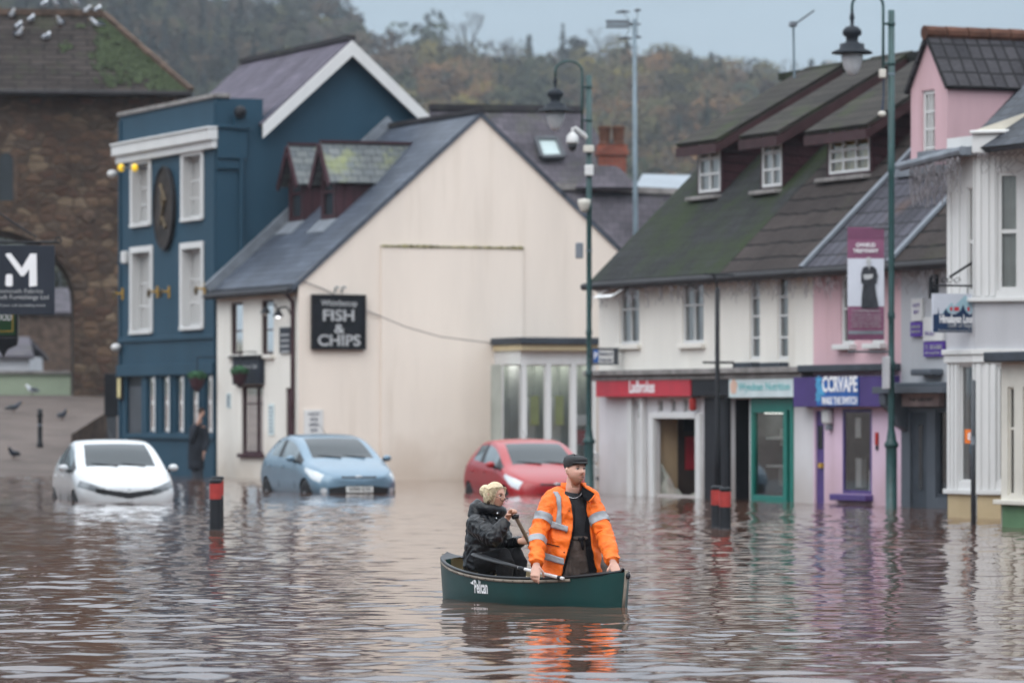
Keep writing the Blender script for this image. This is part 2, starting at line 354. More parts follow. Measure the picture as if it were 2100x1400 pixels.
mat('strip_light', (.9,.92,.86), .5, .02, 1, emit=3.0)
mat('pale_mountain', hexc(160,192,204), .5, .12, 3)
tiled('dormer_moss', hexc(58,54,50), hexc(48,45,42), hexc(26,24,23), 5.0, .30, moss=hexc(54,64,36), moss_amt=.26, bump=.8, rough=.92, mscale=.7, msize=.02)
# ---------------------------------------------------------------- setting: water, ground, hill, wood
def grid_mesh(name, xs, ys, zf, m, kind='structure', smooth=True):
    X, Y = np.meshgrid(xs, ys); Z = zf(X, Y); nx, ny = len(xs), len(ys)
    co = np.stack([X, Y, Z], -1).reshape(-1, 3).astype(np.float32)
    i = (np.arange(ny-1)[:, None]*nx+np.arange(nx-1)[None, :]).reshape(-1)
    q = np.stack([i, i+1, i+nx+1, i+nx], 1).astype(np.int32)
    me = bpy.data.meshes.new(name); me.vertices.add(len(co)); me.vertices.foreach_set('co', co.ravel())
    me.loops.add(q.size); me.loops.foreach_set('vertex_index', q.ravel())
    me.polygons.add(len(q)); me.polygons.foreach_set('loop_start', np.arange(0, q.size, 4, dtype=np.int32))
    me.polygons.foreach_set('use_smooth', np.full(len(q), smooth)); me.update(calc_edges=True); me.validate()
    me.materials.append(m); o = bpy.data.objects.new(name, me); COL.objects.link(o); o['kind'] = kind
    return o
rng = np.random.default_rng(11)
wm = bpy.data.materials.new('flood_water'); wm.use_nodes = True; nt = wm.node_tree; p = nt.nodes['Principled BSDF']
p.inputs['Roughness'].default_value = .035; p.inputs['IOR'].default_value = 1.33
t = nt.nodes.new('ShaderNodeTexCoord'); n1 = nt.nodes.new('ShaderNodeTexNoise'); n1.inputs['Scale'].default_value = .22; n1.inputs['Detail'].default_value = 4
nt.links.new(t.outputs['Object'], n1.inputs[0])
c = nt.nodes.new('ShaderNodeValToRGB'); c.color_ramp.elements[0].position = .35; c.color_ramp.elements[0].color = (.084, .042, .028, 1)
c.color_ramp.elements[1].position = .7; c.color_ramp.elements[1].color = (.118, .064, .044, 1)
nt.links.new(n1.outputs[0], c.inputs[0]); nt.links.new(c.outputs[0], p.inputs['Base Color'])
mpw = nt.nodes.new('ShaderNodeMapping'); mpw.inputs['Scale'].default_value = (.6, 1.5, 1); nt.links.new(t.outputs['Object'], mpw.inputs[0])
n2 = nt.nodes.new('ShaderNodeTexNoise'); n2.inputs['Scale'].default_value = 7; n2.inputs['Detail'].default_value = 3; nt.links.new(mpw.outputs[0], n2.inputs[0])
b = nt.nodes.new('ShaderNodeBump'); b.inputs['Strength'].default_value = .05; b.inputs['Distance'].default_value = .02; nt.links.new(n2.outputs[0], b.inputs['Height']); nt.links.new(b.outputs[0], p.inputs['Normal'])
waves = []
for i in range(80):
    lam = .26*math.exp(rng.random()**1.3*math.log(1.5/.26)); a = R(90)+rng.normal()*R(58)
    sl = .0112*(1.0 if lam < .7 else .55)
    waves.append((sl*lam/(2*math.pi), 2*math.pi/lam*math.cos(a), 2*math.pi/lam*math.sin(a), rng.random()*6.28))
def wav(X, Y):
    Z = np.zeros_like(X); Xw = X+.10*np.sin(Y*1.7+X*.6)+.16*np.sin(Y*.53-X*.9); Yw = Y+.10*np.sin(X*1.9+.5*Y)+.14*np.sin(X*.7+1.3)
    for a, kx, ky, ph in waves: Z += a*np.sin(kx*Xw+ky*Yw+ph)
    Z = Z+2.2*Z*np.abs(Z)+6*np.clip(Z, 0, None)**2
    patch = .78+.32*np.sin(X*.21+.9+.5*np.sin(Y*.13))*np.sin(Y*.11+X*.07)
    calm = 1-.55*np.exp(-((X+1.2)/5.0)**2)*np.clip((Y-55)/35, 0, 1)
    edge = np.clip((14.5-np.abs(X))/1.5, 0, 1)*np.clip((112-Y)/2, 0, 1)*np.clip((Y-20)/2, 0, 1)
    return Z*patch*calm*edge
dense = np.arange(-14.6, 14.61, .075)
xs = np.concatenate([[-300, -120, -60, -35, -22, -17], dense, [17, 22, 35, 60, 120, 300]])
rows = [19.5]
while rows[-1] < 112.5: rows.append(rows[-1]+(.046+.0010*(rows[-1]-20)))
ysr = np.concatenate([[-60, -20, 0, 10], rows, [114, 118, 125, 140]])
grid_mesh('flood_water', xs, ysr, wav, wm)

def street_t(X, Y): return -.39*X+.92*Y
def ground_z(X, Y):
    s = street_t(X, Y)
    z = np.where(s < 92, -.44, np.where(s < 104, -.44+(s-92)/12*.44, np.where(s < 130, (s-104)/26*2.1, 2.1)))
    return z
ym = mat('road_surface', hexc(100,90,85), .85, .22, .8, .3, 30)
gx = np.concatenate([[-3000, -1000, -300, -120], np.arange(-60, 61, 1.5), [120, 300, 1000, 3000]]); gy = np.concatenate([[-400, -100], np.arange(0, 200, 1.5), [250, 320, 400, 500, 560, 3000]])
grid_mesh('ground', gx, gy, lambda X, Y: ground_z(X, Y)+.01*np.sin(X*1.3)*np.sin(Y*.9), ym)
def ground_hit(px, py):
    d = ray(px, py); s = 60.0
    while s < 400:
        P = CAMP+d*s
        if P.z <= float(ground_z(P.x, P.y)): return P
        s += .05
    return CAMP+d*135

def hill_z(X, Y):
    px = 1050+9000*X/1000.0
    top = np.interp(px, [-3000, -300, 300, 620, 800, 1000, 1250, 1420, 1500, 1620, 1900, 2600, 6000], [110, 98, 95, 85, 76, 72, 70, 69.5, 65, 66, 62, 50, 30])
    r = np.clip((Y-520)/480, 0, 1); back = np.clip((Y-1000)/600, 0, 1)
    return 2.0+top*(r**.9)*(1-.4*back)+2.0*np.sin(X*.021+Y*.013)*r
hm = mat('hill_undergrowth', (.075, .066, .042), .95, .5, .04, .3, 1)
grid_mesh('hill', np.arange(-420, 421, 14.0), np.arange(521, 1600, 14.0), hill_z, hm)

lm = bpy.data.materials.new('hill_foliage'); lm.use_nodes = True; nt = lm.node_tree; p = nt.nodes['Principled BSDF']; p.inputs['Roughness'].default_value = .9
at = nt.nodes.new('ShaderNodeAttribute'); at.attribute_name = 'Col'; nt.links.new(at.outputs['Color'], p.inputs['Base Color']); p.inputs['Specular IOR Level'].default_value = .15
def quads_object(name, cen, nrm, size, cols, parent=None, asp=1.0):
    """many small leaf-cluster faces as one mesh"""
    n = len(cen); up = rng.normal(size=(n, 3)); a = np.cross(nrm, up); a /= np.linalg.norm(a, axis=1)[:, None]+1e-9; b = np.cross(nrm, a)
    s = size[:, None]; co = np.stack([cen-a*s-b*s*asp, cen+a*s-b*s*asp*.6, cen+a*s*.7+b*s*asp, cen-a*s*.8+b*s*asp*.8], 1).reshape(-1, 3).astype(np.float32)
    me = bpy.data.meshes.new(name); me.vertices.add(4*n); me.vertices.foreach_set('co', co.ravel())
    me.loops.add(4*n); me.loops.foreach_set('vertex_index', np.arange(4*n, dtype=np.int32)); me.polygons.add(n); me.polygons.foreach_set('loop_start', np.arange(0, 4*n, 4, dtype=np.int32)); me.update(calc_edges=True)
    ca = me.color_attributes.new('Col', 'FLOAT_COLOR', 'POINT'); cc = np.ones((n, 4, 4), np.float32); cc[:, :, :3] = cols[:, None, :]; ca.data.foreach_set('color', cc.ravel())
    me.materials.append(lm); o = bpy.data.objects.new(name, me); link(o, parent); return o
PAL = np.array([(.080,.076,.036),(.105,.070,.042),(.140,.082,.040),(.140,.125,.040),(.036,.048,.032),(.085,.068,.054),(.058,.066,.030),(.095,.09,.046)])*.92
PRB = np.array([.2,.2,.1,.1,.08,.15,.12,.05])
def crown_pts(c, r, h, n, kind):
    if kind == 'cone':
        u = rng.random(n)**.75; th = rng.random(n)*6.28; lay = .75+.25*np.sin(u*38); rad = r*u*lay*(.4+.6*rng.random(n)**.5)
        P = np.stack([rad*np.cos(th), rad*np.sin(th), h*(1-u)], 1)
    else:
        k = 7; cc = np.stack([rng.normal(size=k)*.42*r, rng.normal(size=k)*.42*r, h*(.3+.62*rng.random(k))], 1); w = rng.integers(0, k, n)
        d = rng.normal(size=(n, 3)); d /= np.linalg.norm(d, axis=1)[:, None]; P = cc[w]+d*(r*.5*(.65+.4*rng.random(n)))[:, None]*np.array([1, 1, .85])
    N_ = P-np.array([0, 0, h*.4]); N_ = N_/(np.linalg.norm(N_, axis=1)[:, None]+1e-6)+rng.normal(size=(n, 3))*.32; N_ /= np.linalg.norm(N_, axis=1)[:, None]
    return P+np.array(c), N_
A, B_, S_, C_ = [], [], [], []
y = 545.0
while y < 1010:
    x = -330.0-rng.random()*9
    while x < 200:
        xx, yy = x+rng.normal()*2, y+rng.normal()*2.5; px = 1050+9000*xx/yy
        if True:
            conf = rng.random() < (.42 if px < 560 else .05); h = (13 if conf else 9.5)*(.6+.8*rng.random()); r = (3.2 if conf else 4.9)*(.75+.5*rng.random()); n = 620 if -120 < px < 1750 else 110
            P, N_ = crown_pts((xx, yy, float(hill_z(xx, yy))-.5+(0 if conf else 1)), r, h, n, 'cone' if conf else 'round')
            col = np.array((.042,.058,.046)) if conf else PAL[(int(abs(mnoise.noise(Vector((xx*.03, yy*.02, 0)))*9))+(0 if rng.random() < .45 else rng.integers(0, 8))) % 8]
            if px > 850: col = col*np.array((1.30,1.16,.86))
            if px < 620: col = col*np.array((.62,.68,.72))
            A.append(P); B_.append(N_); S_.append(np.full(n, 33/100 if n > 200 else .8)*(.5+.9*rng.random(n))); C_.append(col[None, :]*.74*(.9+.2*rng.random((n, 1))))
        x += 8.0
    y += 9.5
w = quads_object('hillside_wood', np.concatenate(A), np.concatenate(B_), np.concatenate(S_), np.concatenate(C_)); w['kind'] = 'stuff'

bark = mat('bark', hexc(84,76,72), .9, .3, 2)
def hill_tree(px, py_top, py_base, kind, label, Y=1003.0, wid=None, col=None):
    P0 = Wp(px, py_base, Y); gz = float(hill_z(P0.x, P0.y)); h = Wp(px, py_top, Y).z-gz; r = (wid or 60)*Y/F/2
    o = thing('conifer_tree' if kind == 'cone' else 'bare_tree' if kind == 'bare' else 'broadleaf_tree', (P0.x, Y, gz-.3), label, 'tree', 'trees along the hilltop'); b0 = Vector((P0.x, Y, gz-.3))
    if kind == 'bare':
        mb = MB(); tw = MB()
        def grow(p, d, L, rad, dep):
            q = p+d*L; (mb if dep > 2 else tw).tube([p, p.lerp(q, .5)+Vector((rng.normal(), rng.normal(), 0))*L*.05, q], [rad, rad*.8, rad*.6], 5 if dep > 2 else 3, cap=False)
            if dep == 0: return
            for k in range(3 if dep > 1 else 4):
                nd = (d+Vector((rng.normal(), rng.normal(), rng.normal()*.5+.25))*.52).normalized(); grow(q if k else p.lerp(q, .75), nd, L*.68, rad*.6, dep-1)
        grow(b0, Vector((0, 0, 1)), h*.36, .42, 5)
        mb.build('trunk', bark, o); tw.build('crown', bark, o)
    else:
        MB().tube([b0, b0+Vector((0, 0, h*.8))], [.4, .08], 6).build('trunk', bark, o)
        n = 420; P, N_ = crown_pts((b0.x, b0.y, b0.z+h*(.12 if kind == 'cone' else .2)), r, h*.88 if kind == 'cone' else h*.72, n, kind)
        quads_object('crown', P, N_, np.full(n, .55)*(.5+.8*rng.random(n)), np.array(col or (.04,.055,.045))[None, :]*(.65+.6*rng.random((n, 1))), o)
hill_tree(965, 14, 120, 'bare', 'large bare winter tree with rounded crown on the hilltop, left of the small dark fir')
hill_tree(905, 60, 130, 'bare', 'thin bare tree on the hilltop left of the large bare winter tree', wid=40)
hill_tree(1042, 66, 130, 'bare', 'small wispy bare tree on the hilltop between the large bare tree and the dark fir')
hill_tree(1085, 72, 150, 'cone', 'small dark pointed fir alone on the hilltop, left of the mast', wid=48)
hill_tree(1186, 62, 150, 'round', 'dark dense tree on the hilltop just left of the tall mast', wid=60, col=(.05,.06,.055))
hill_tree(1222, 48, 140, 'bare', 'tall wispy bare tree right behind the dark dense hilltop tree near the mast')
hill_tree(1148, 85, 150, 'bare', 'low bare tree left of the dark dense hilltop tree')
hill_tree(1286, 80, 150, 'cone', 'slim dark fir on the hilltop right behind the mast', wid=28)
hill_tree(1404, 98, 180, 'round', 'orange brown autumn tree rising from the hilltop right of the mast', wid=90, col=(.14,.09,.055))
hill_tree(1459, 104, 190, 'cone', 'dark fir on the hilltop right of the orange brown tree', wid=42)
hill_tree(1566, 106, 200, 'round', 'broad dark pine on the hilltop left of the roof aerial', wid=92, col=(.04,.055,.05))
hill_tree(1612, 112, 200, 'bare', 'bare tree on the hilltop behind the roof aerial')
hill_tree(1664, 118, 200, 'cone', 'small dark fir just above the mossy ridge right of the roof aerial', wid=46)
hill_tree(1690, 126, 200, 'cone', 'low dark fir just above the mossy ridge beside the nearer lamp bracket', wid=36)
hill_tree(645, -30, 120, 'round', 'tall dark evergreen on the hilltop above the blue gable', wid=110, col=(.035,.05,.045))
hill_tree(722, 6, 130, 'round', 'brown leafy tree on the hilltop just right of the tall dark evergreen', wid=60, col=(.08,.07,.055))
hill_tree(862, 18, 130, 'round', 'green bushy tree on the hilltop left of the thin bare tree', wid=100, col=(.055,.07,.05))
# ---------------------------------------------------------------- facade tools
DST = Vector((-.39, .921, 0)).normalized()      # away along the street
DIN = Vector((DST.y, -DST.x, 0))                # (.92,.39): across it, to the right
class Fac:
    """a wall plane: origin on the water line, u along the wall, n towards the street"""
    def __init__(s, P, u, n): s.P = Vector((P[0], P[1], 0)); s.u = Vector(u).normalized(); s.n = Vector(n).normalized()
    def uz(s, px, py):
        h = hit(px, py, s.P, s.n); return ((h-s.P).dot(s.u), h.z)
    def pt(s, u, z, d=0): return s.P+s.u*u+Vector((0, 0, z))+s.n*d
    def rect(s, x0, y0, x1, y1):
        xm, ym = (x0+x1)/2, (y0+y1)/2
        ua, ub = s.uz(x0, ym)[0], s.uz(x1, ym)[0]
        return (min(ua, ub), max(ua, ub), s.uz(xm, y1)[1], s.uz(xm, y0)[1])
    def box(s, mb, u0, u1, z0, z1, d0, d1, m=0):
        return mb.hexa([s.pt(u0,z0,d0), s.pt(u1,z0,d0), s.pt(u1,z0,d1), s.pt(u0,z0,d1), s.pt(u0,z1,d0), s.pt(u1,z1,d0), s.pt(u1,z1,d1), s.pt(u0,z1,d1)], m)
    def mat4(s, u, z, d=0):
        c = s.pt(u, z, d); ux = s.u if s.u.cross(Vector((0,0,1))).dot(s.n) > 0 else -s.u
        mm = Matrix.Identity(4)
        for i in range(3): mm[i][0] = ux[i]; mm[i][1] = (0,0,1)[i]; mm[i][2] = s.n[i]; mm[i][3] = c[i]
        return mm
    def wall(s, mb, U0, U1, Z0, Z1, holes=(), rev=.16, m=0):
        us = sorted({U0, U1, *[h[0] for h in holes], *[h[1] for h in holes]}); zs = sorted({Z0, Z1, *[h[2] for h in holes], *[h[3] for h in holes]})
        us = [u for u in us if U0 <= u <= U1]; zs = [z for z in zs if Z0 <= z <= Z1]
        for i in range(len(us)-1):
            for j in range(len(zs)-1):
                uc, zc = (us[i]+us[i+1])/2, (zs[j]+zs[j+1])/2
                if any(h[0] < uc < h[1] and h[2] < zc < h[3] for h in holes): continue
                q = [(us[i], zs[j]), (us[i+1], zs[j]), (us[i+1], zs[j+1]), (us[i], zs[j+1])]
                mb.face([s.pt(u, z) for u, z in q], q, m)
        for h in holes:
            a, b, c, d = h
            for q in ([(a,c),(a,d)], [(b,c),(b,d)], [(a,c),(b,c)], [(a,d),(b,d)]):
                mb.face([s.pt(*q[0]), s.pt(*q[1]), s.pt(*q[1], -rev), s.pt(*q[0], -rev)], [(0,0),(1,0),(1,.2),(0,.2)], m)
        return mb
    def window(s, parent, r, frame='white_paint', fw=.07, bars=((.5,),(.5,)), rec=.10, curtain=None, back='room_dark', sill=None, depth=.06, bw=.035, gl='glass', name='window', sillo=.09, drape=(.0,.32)):
        """frame with its bars in the opening r; glass, room behind and sill are its pieces"""
        u0, u1, z0, z1 = r; mb = MB(); d0, d1 = -rec-depth, -rec
        s.box(mb, u0, u0+fw, z0, z1, d0, d1); s.box(mb, u1-fw, u1, z0, z1, d0, d1); s.box(mb, u0+fw, u1-fw, z0, z0+fw, d0, d1); s.box(mb, u0+fw, u1-fw, z1-fw, z1, d0, d1)
        a, b, c, d = u0+fw, u1-fw, z0+fw, z1-fw
        for q in bars[0]: uc = a+(b-a)*q; s.box(mb, uc-bw/2, uc+bw/2, c, d, d0+.004, d1-.004)
        for q in bars[1]: zc = c+(d-c)*q; s.box(mb, a, b, zc-bw/2, zc+bw/2, d0+.008, d1-.008)
        w = mb.build(name, M[frame], parent)
        g = MB(); g.face([s.pt(a,c,d0+.02), s.pt(b,c,d0+.02), s.pt(b,d,d0+.02), s.pt(a,d,d0+.02)]); g.build('pane', M[gl], w)
        k = MB(); D = -.75
        for q in ([(u0,z0,D),(u1,z0,D),(u1,z1,D),(u0,z1,D)], [(u0,z0,d0-.01),(u0,z0,D),(u0,z1,D),(u0,z1,d0-.01)], [(u1,z0,d0-.01),(u1,z0,D),(u1,z1,D),(u1,z1,d0-.01)], [(u0,z0,d0-.01),(u1,z0,d0-.01),(u1,z0,D),(u0,z0,D)], [(u0,z1,d0-.01),(u1,z1,d0-.01),(u1,z1,D),(u0,z1,D)]):
            k.face([s.pt(*p) for p in q])
        k.build('room', M[back], w)
        if curtain:
            cm = MB(); n = 26
            for lo, hi in ((drape, (1-drape[1], 1-drape[0])) if drape[1] < .5 else ((0., 1.),)):
                for i in range(n):
                    f0, f1 = lo+(hi-lo)*i/n, lo+(hi-lo)*(i+1)/n
                    e0, e1 = d0-.035+.022*math.sin(i*1.3), d0-.035+.022*math.sin((i+1)*1.3)
                    cm.face([s.pt(a+(b-a)*f0,c,e0), s.pt(a+(b-a)*f1,c,e1), s.pt(a+(b-a)*f1,d,e1), s.pt(a+(b-a)*f0,d,e0)])
            cm.build('curtain', M[curtain], w, smooth=True)
        if sill:
            sm = MB(); s.box(sm, u0-.08, u1+.08, z0-.09, z0, -rec, sillo); sm.build('sill', M[sill], w, bevel=.01)
        return w
    def text(s, parent, body, x, y, hpx, mname, d=.02, wpx=None, bold=0.0, shear=0., name='lettering', depth=.004, space=1.0):
        """lettering centred on a photo pixel, hpx capital height in pixels"""
        u, z = s.uz(x, y); px_m = (s.pt(u, z)-CAMP).y/F; size = hpx*px_m/.69
        vs, fs = text_mesh(body, size, depth, bold*size, space=space)
        sx = 1.0
        if wpx:
            wd = max(v[0] for v in vs)-min(v[0] for v in vs); r = s.rect(x-wpx/2, y-5, x+wpx/2, y+5); sx = (r[1]-r[0])/max(wd, 1e-6)
        vs = [(v[0]*sx, v[1]+0, v[2]) for v in vs]
        if shear: vs = [(v[0]+v[1]*shear, v[1], v[2]) for v in vs]
        mb = MB(); mb.raw(vs, fs, 0, s.mat4(u, z, d)); return mb.build(name, M[mname], parent)
def roof_quad(mb, a, b, c, d, th=.10, m=0):
    """sloping roof sheet a-b along the eave, c-d along the ridge, with thickness"""
    a, b, c, d = map(Vector, (a, b, c, d)); n = (b-a).cross(d-a).normalized()
    if n.z < 0: n = -n
    L = (b-a).length; S = (d-a).length; e = (b-a).normalized(); f = ((d-a)-e*(d-a).dot(e)).normalized()
    uv = [((p-a).dot(e), (p-a).dot(f)) for p in (a, b, c, d)]
    lo = [p-n*th for p in (a, b, c, d)]
    mb.face([a, b, c, d], uv, m)
    mb.face(lo[::-1], uv[::-1], m)
    P = [a, b, c, d]
    for i in range(4):
        j = (i+1) % 4; mb.face([P[i], P[j], lo[j], lo[i]], [(0,0),(1,0),(1,.05),(0,.05)], m)
    return mb
def bar(mb, a, b, w, h, m=0, up=(0,0,1)):
    """straight squared bar"""
    a, b = Vector(a), Vector(b); t = (b-a).normalized(); r = t.cross(Vector(up)).normalized(); q = r.cross(t)
    P = [a-r*w/2-q*h/2, a+r*w/2-q*h/2, b+r*w/2-q*h/2, b-r*w/2-q*h/2, a-r*w/2+q*h/2, a+r*w/2+q*h/2, b+r*w/2+q*h/2, b-r*w/2+q*h/2]
    return mb.hexa(P, m)

# ---------------------------------------------------------------- navy pub with white cornice
CB = Vector((-7.18, 106.5, 0))                       # near corner of its front
LB = 7.6
pub = thing('painted_pub', CB+DST*LB/2, 'tall navy blue building with white cornice, white windows and a white-edged gable', 'building')
fb = Fac(CB, DST, -DIN); ZP = 9.2
hw = [fb.rect(273,337,308,458), fb.rect(377,320,415,446), fb.rect(272,518,311,678), fb.rect(375,510,415,669)]
door_b = fb.rect(258, 772, 290, 965)
gw = [fb.rect(300+i*29.5, 770, 321+i*29.5, 888) for i in range(5)]
zg0, zg1 = gw[2][2], gw[2][3]; gw = [(g[0], g[1], zg0, zg1) for g in gw]
mb = MB(); fb.wall(mb, 0, LB, -1.2, ZP, hw+gw+[door_b], .22)
sd = Fac(CB, DIN, -DST)                               # the side that faces us
r0, r1, r2 = 1.2, 3.4, 5.75; zE, zA = 8.75, 10.72
mb.face([sd.pt(0,-1.2), sd.pt(r2,-1.2), sd.pt(r2,zE), sd.pt(r1,zA-.12), sd.pt(r0,zE), sd.pt(r0,ZP), sd.pt(0,ZP)], [(0,0)]*7)
mb.face([fb.pt(LB,-1.2), fb.pt(LB,ZP), fb.pt(LB,ZP,-1.2), fb.pt(LB,-1.2,-1.2)]); mb.face([fb.pt(0,ZP), fb.pt(LB,ZP), fb.pt(LB,ZP,-1.25), fb.pt(0,ZP,-1.25)])
mb.face([fb.pt(0,ZP,-1.2), fb.pt(LB,ZP,-1.2), fb.pt(LB,zE-.5,-1.2), fb.pt(0,zE-.5,-1.2)])
mb.build('wall', M['navy_render'], pub)
mb = MB(); fb.box(mb, -.06, LB+.06, ZP+.003, ZP+.11, -.35, .07); mb.build('coping', M['concrete'], pub, bevel=.02)
mb = MB(); z0 = fb.uz(345, 321)[1]; z1 = fb.uz(345, 283)[1]
fb.box(mb, -.14, LB+.0, z0+.20, z1, .003, .24); fb.box(mb, -.10, LB-.05, z0, z0+.20, .003, .14); fb.box(mb, -.16, LB+.02, z1+.002, z1+.06, .003, .28)
mb.build('cornice', M['white_paint'], pub, bevel=.02)
mb = MB(); sd.box(mb, .0, .75, z0-.25, z1+.02, .003, .14); sd.box(mb, -.02, .82, z1+.022, z1+.1, .003, .2); sd.box(mb, 0, .7, z0-.5, z0-.26, .003, .08); mb.build('cornice_return', M['navy_render'], pub, bevel=.02)
mb = MB()                                             # dado, pilasters, string courses
fb.box(mb, 0, LB, fb.uz(345, 693)[1]-.06, fb.uz(345, 693)[1]+.06, .003, .06); fb.box(mb, 0, LB, zg1+.02, zg1+.3, .003, .1)
fb.box(mb, 0, LB-.75, zg0-.14, zg0-.02, .003, .08)
for g in gw: fb.box(mb, g[0]-.13, g[0]-.02, zg0, zg1+.02, .003, .05)
fb.box(mb, 0.02, .12, -1, ZP-.1, .004, .05); fb.box(mb, LB-.14, LB-.02, -1, ZP-.1, .004, .05)
mb.build('moulding', M['navy_render'], pub, bevel=.008)
for i, r in enumerate(hw):
    w = fb.window(pub, r, fw=.07, bars=((.5,), (.62,.3)), rec=.17, curtain='curtain_pale', back='room_pale', drape=(0,.45), sill='white_paint', depth=.07)
    a = MB(); u0, u1, z0_, z1_ = r                   # deep white surround
    fb.box(a, u0-.14, u0, z0_-.06, z1_+.16, .003, .05); fb.box(a, u1, u1+.14, z0_-.06, z1_+.16, .003, .05); fb.box(a, u0, u1, z1_, z1_+.16, .004, .05)
    fb.box(a, u0+.002, u0+.02, z0_, z1_, -.165, .04); fb.box(a, u1-.02, u1-.002, z0_, z1_, -.165, .04)
    a.build('surround', M['white_paint'], w, bevel=.008)
for g in gw:
    w = fb.window(pub, g, 'navy_render', fw=.03, bars=((),()), rec=.03, back='room_mid', depth=.05)
    a = MB(); uc = g[0]+.12; fb.box(a, uc-.05, uc+.05, zg0+.02, zg1, -.06, .02)
    for q in (.03, .5, .9): zc = zg0+(zg1-zg0)*q; fb.box(a, uc+.052, uc+.17, zc, zc+.1, -.058, .018)
    a.build('shutter_bar', M['white_paint'], w, bevel=.01)
mb = MB(); u0, u1, z0, z1 = door_b; fb.box(mb, u0, u1, z0-.8, z1, -.12, -.07); d_ = mb.build('door', M['black_paint'], pub)
mb = MB(); fb.box(mb, u0+.15, u1-.15, z0+.9, z1-.25, -.068, -.055); mb.build('door_panel', M['dark_steel'], d_)
mb = MB(); apx = sd.pt(r1, zA); aL = sd.pt(r0-.12, zE-.16); aR = sd.pt(r2+.45, zE-.5)
far = DST*7.7; ov = -DST*.28
roof_quad(mb, aL+ov, aL+far, apx+far, apx+ov, .08); roof_quad(mb, aR+ov, aR+far, apx+far, apx+ov, .08)
rf = mb.build('roof', M['slate_purple'], pub)
mb = MB(); bar(mb, apx+ov+Vector((0,0,.03)), apx+far+Vector((0,0,.03)), .22, .12); mb.build('ridge_tile', M['slate_old'], rf)
mb = MB()
for e in (aL, aR): mb.hexa([e+ov*1.1+Vector((0,0,-.36)), e+ov*1.1+Vector((0,0,-.03)), apx+ov*1.1+Vector((0,0,-.05)), apx+ov*1.1+Vector((0,0,-.42)), e+ov*1.35+Vector((0,0,-.36)), e+ov*1.35+Vector((0,0,-.03)), apx+ov*1.35+Vector((0,0,-.05)), apx+ov*1.35+Vector((0,0,-.42))])
mb.build('bargeboard', M['white_paint'], pub, weld=1e-4)
mb = MB(); pu = 1.0                                    # downpipe and hopper on the side wall
mb.tube([sd.pt(.55,ZP-.45,.1), sd.pt(.55,ZP-1.0,.1), sd.pt(.62,ZP-1.3,.1), sd.pt(.62,2.0,.1)], .05, 8); sd.box(mb, .4, .7, ZP-.75, ZP-.45, .003, .22); mb.build('downpipe', M['navy_render'], pub)
mb = MB(); mb.ball(sd.pt(.52, ZP-.35, .28), .16, 10); mb.build('vent_cowl', M['black_paint'], pub)
# things fixed to the pub
o = thing('oval_plaque', fb.pt(*fb.uz(342,427), .03), 'tall dark oval plaque between the upper windows of the navy building', 'sign')
u, z = fb.uz(342, 427); hh = abs(fb.uz(342,343)[1]-fb.uz(342,511)[1])/2; ww = (fb.rect(322,420,362,430)[1]-fb.rect(322,420,362,430)[0])/2
ring = [fb.pt(u+ww*math.cos(a), z+hh*math.sin(a), .01) for a in np.linspace(0, 2*math.pi, 40, endpoint=False)]
MB().prism(ring, fb.n*.07).build('plaque_board', mat('dark_bronze', hexc(58,50,46), .6, .5, 3), o)
mb = MB(); mb.tube([p+fb.n*.08 for p in ring]+[ring[0]+fb.n*.08], .035, 6); mb.build('rim', M['black_paint'], o)
mb = MB(); mb.tube([fb.pt(u-.2,z-.5,.1), fb.pt(u+.1,z-.2,.1), fb.pt(u-.15,z+.2,.1), fb.pt(u+.2,z+.6,.1)], .05, 6); mb.tube([fb.pt(u+.25,z-.4,.1), fb.pt(u,z,.1), fb.pt(u+.2,z+.3,.1)], .04, 6); mb.build('emblem', mat('old_gold', hexc(98,84,62), .5, .4, 4), o)
o = thing('twin_floodlight', fb.pt(*fb.uz(300,345), .4), 'pair of lit yellow lamps on a bracket below the white cornice', 'lamp')
pa, pb = fb.pt(*fb.uz(287,345), .5), fb.pt(*fb.uz(315,345), .5)
for q in (pa, pb):
    mb = MB(); mb.ball(q, (.085,.085,.10), 12); l_ = mb.build('lamp_head', M['yellow_lamp'], o, smooth=True)
mb = MB(); mb.tube([pa, pb], .025, 6); mb.tube([(pa+pb)/2, fb.pt(*fb.uz(300,345), 0)], .03, 6); mb.build('bracket', M['dark_steel'], o)
for (x, y, lab) in ((262,528,'white alarm box beside the lower windows of the navy pub'), (250,712,'round white light on the navy wall just above ground floor'), (242,357,'round white light on the navy wall just under the cornice')):
    uu, zz = fb.uz(x, y); o = thing('wall_light' if y != 528 else 'alarm_box', fb.pt(uu, zz), lab, 'light' if y != 528 else 'alarm')
    mb = MB(); 
    if y == 528: fb.box(mb, uu-.13, uu+.13, zz-.16, zz+.16, .003, .16); mb.build('housing', M['white_paint'], o, bevel=.04)
    else: mb.ball(fb.pt(uu, zz, .16), (.13,.13,.10), 12); mb.build('lamp_glass', M['white_paint'], o, smooth=True)
    mb = MB(); mb.tube([fb.pt(uu, zz+.02, 0), fb.pt(uu, zz+.02, .12)], .05, 8); mb.build('mount', M['dark_steel'], o)
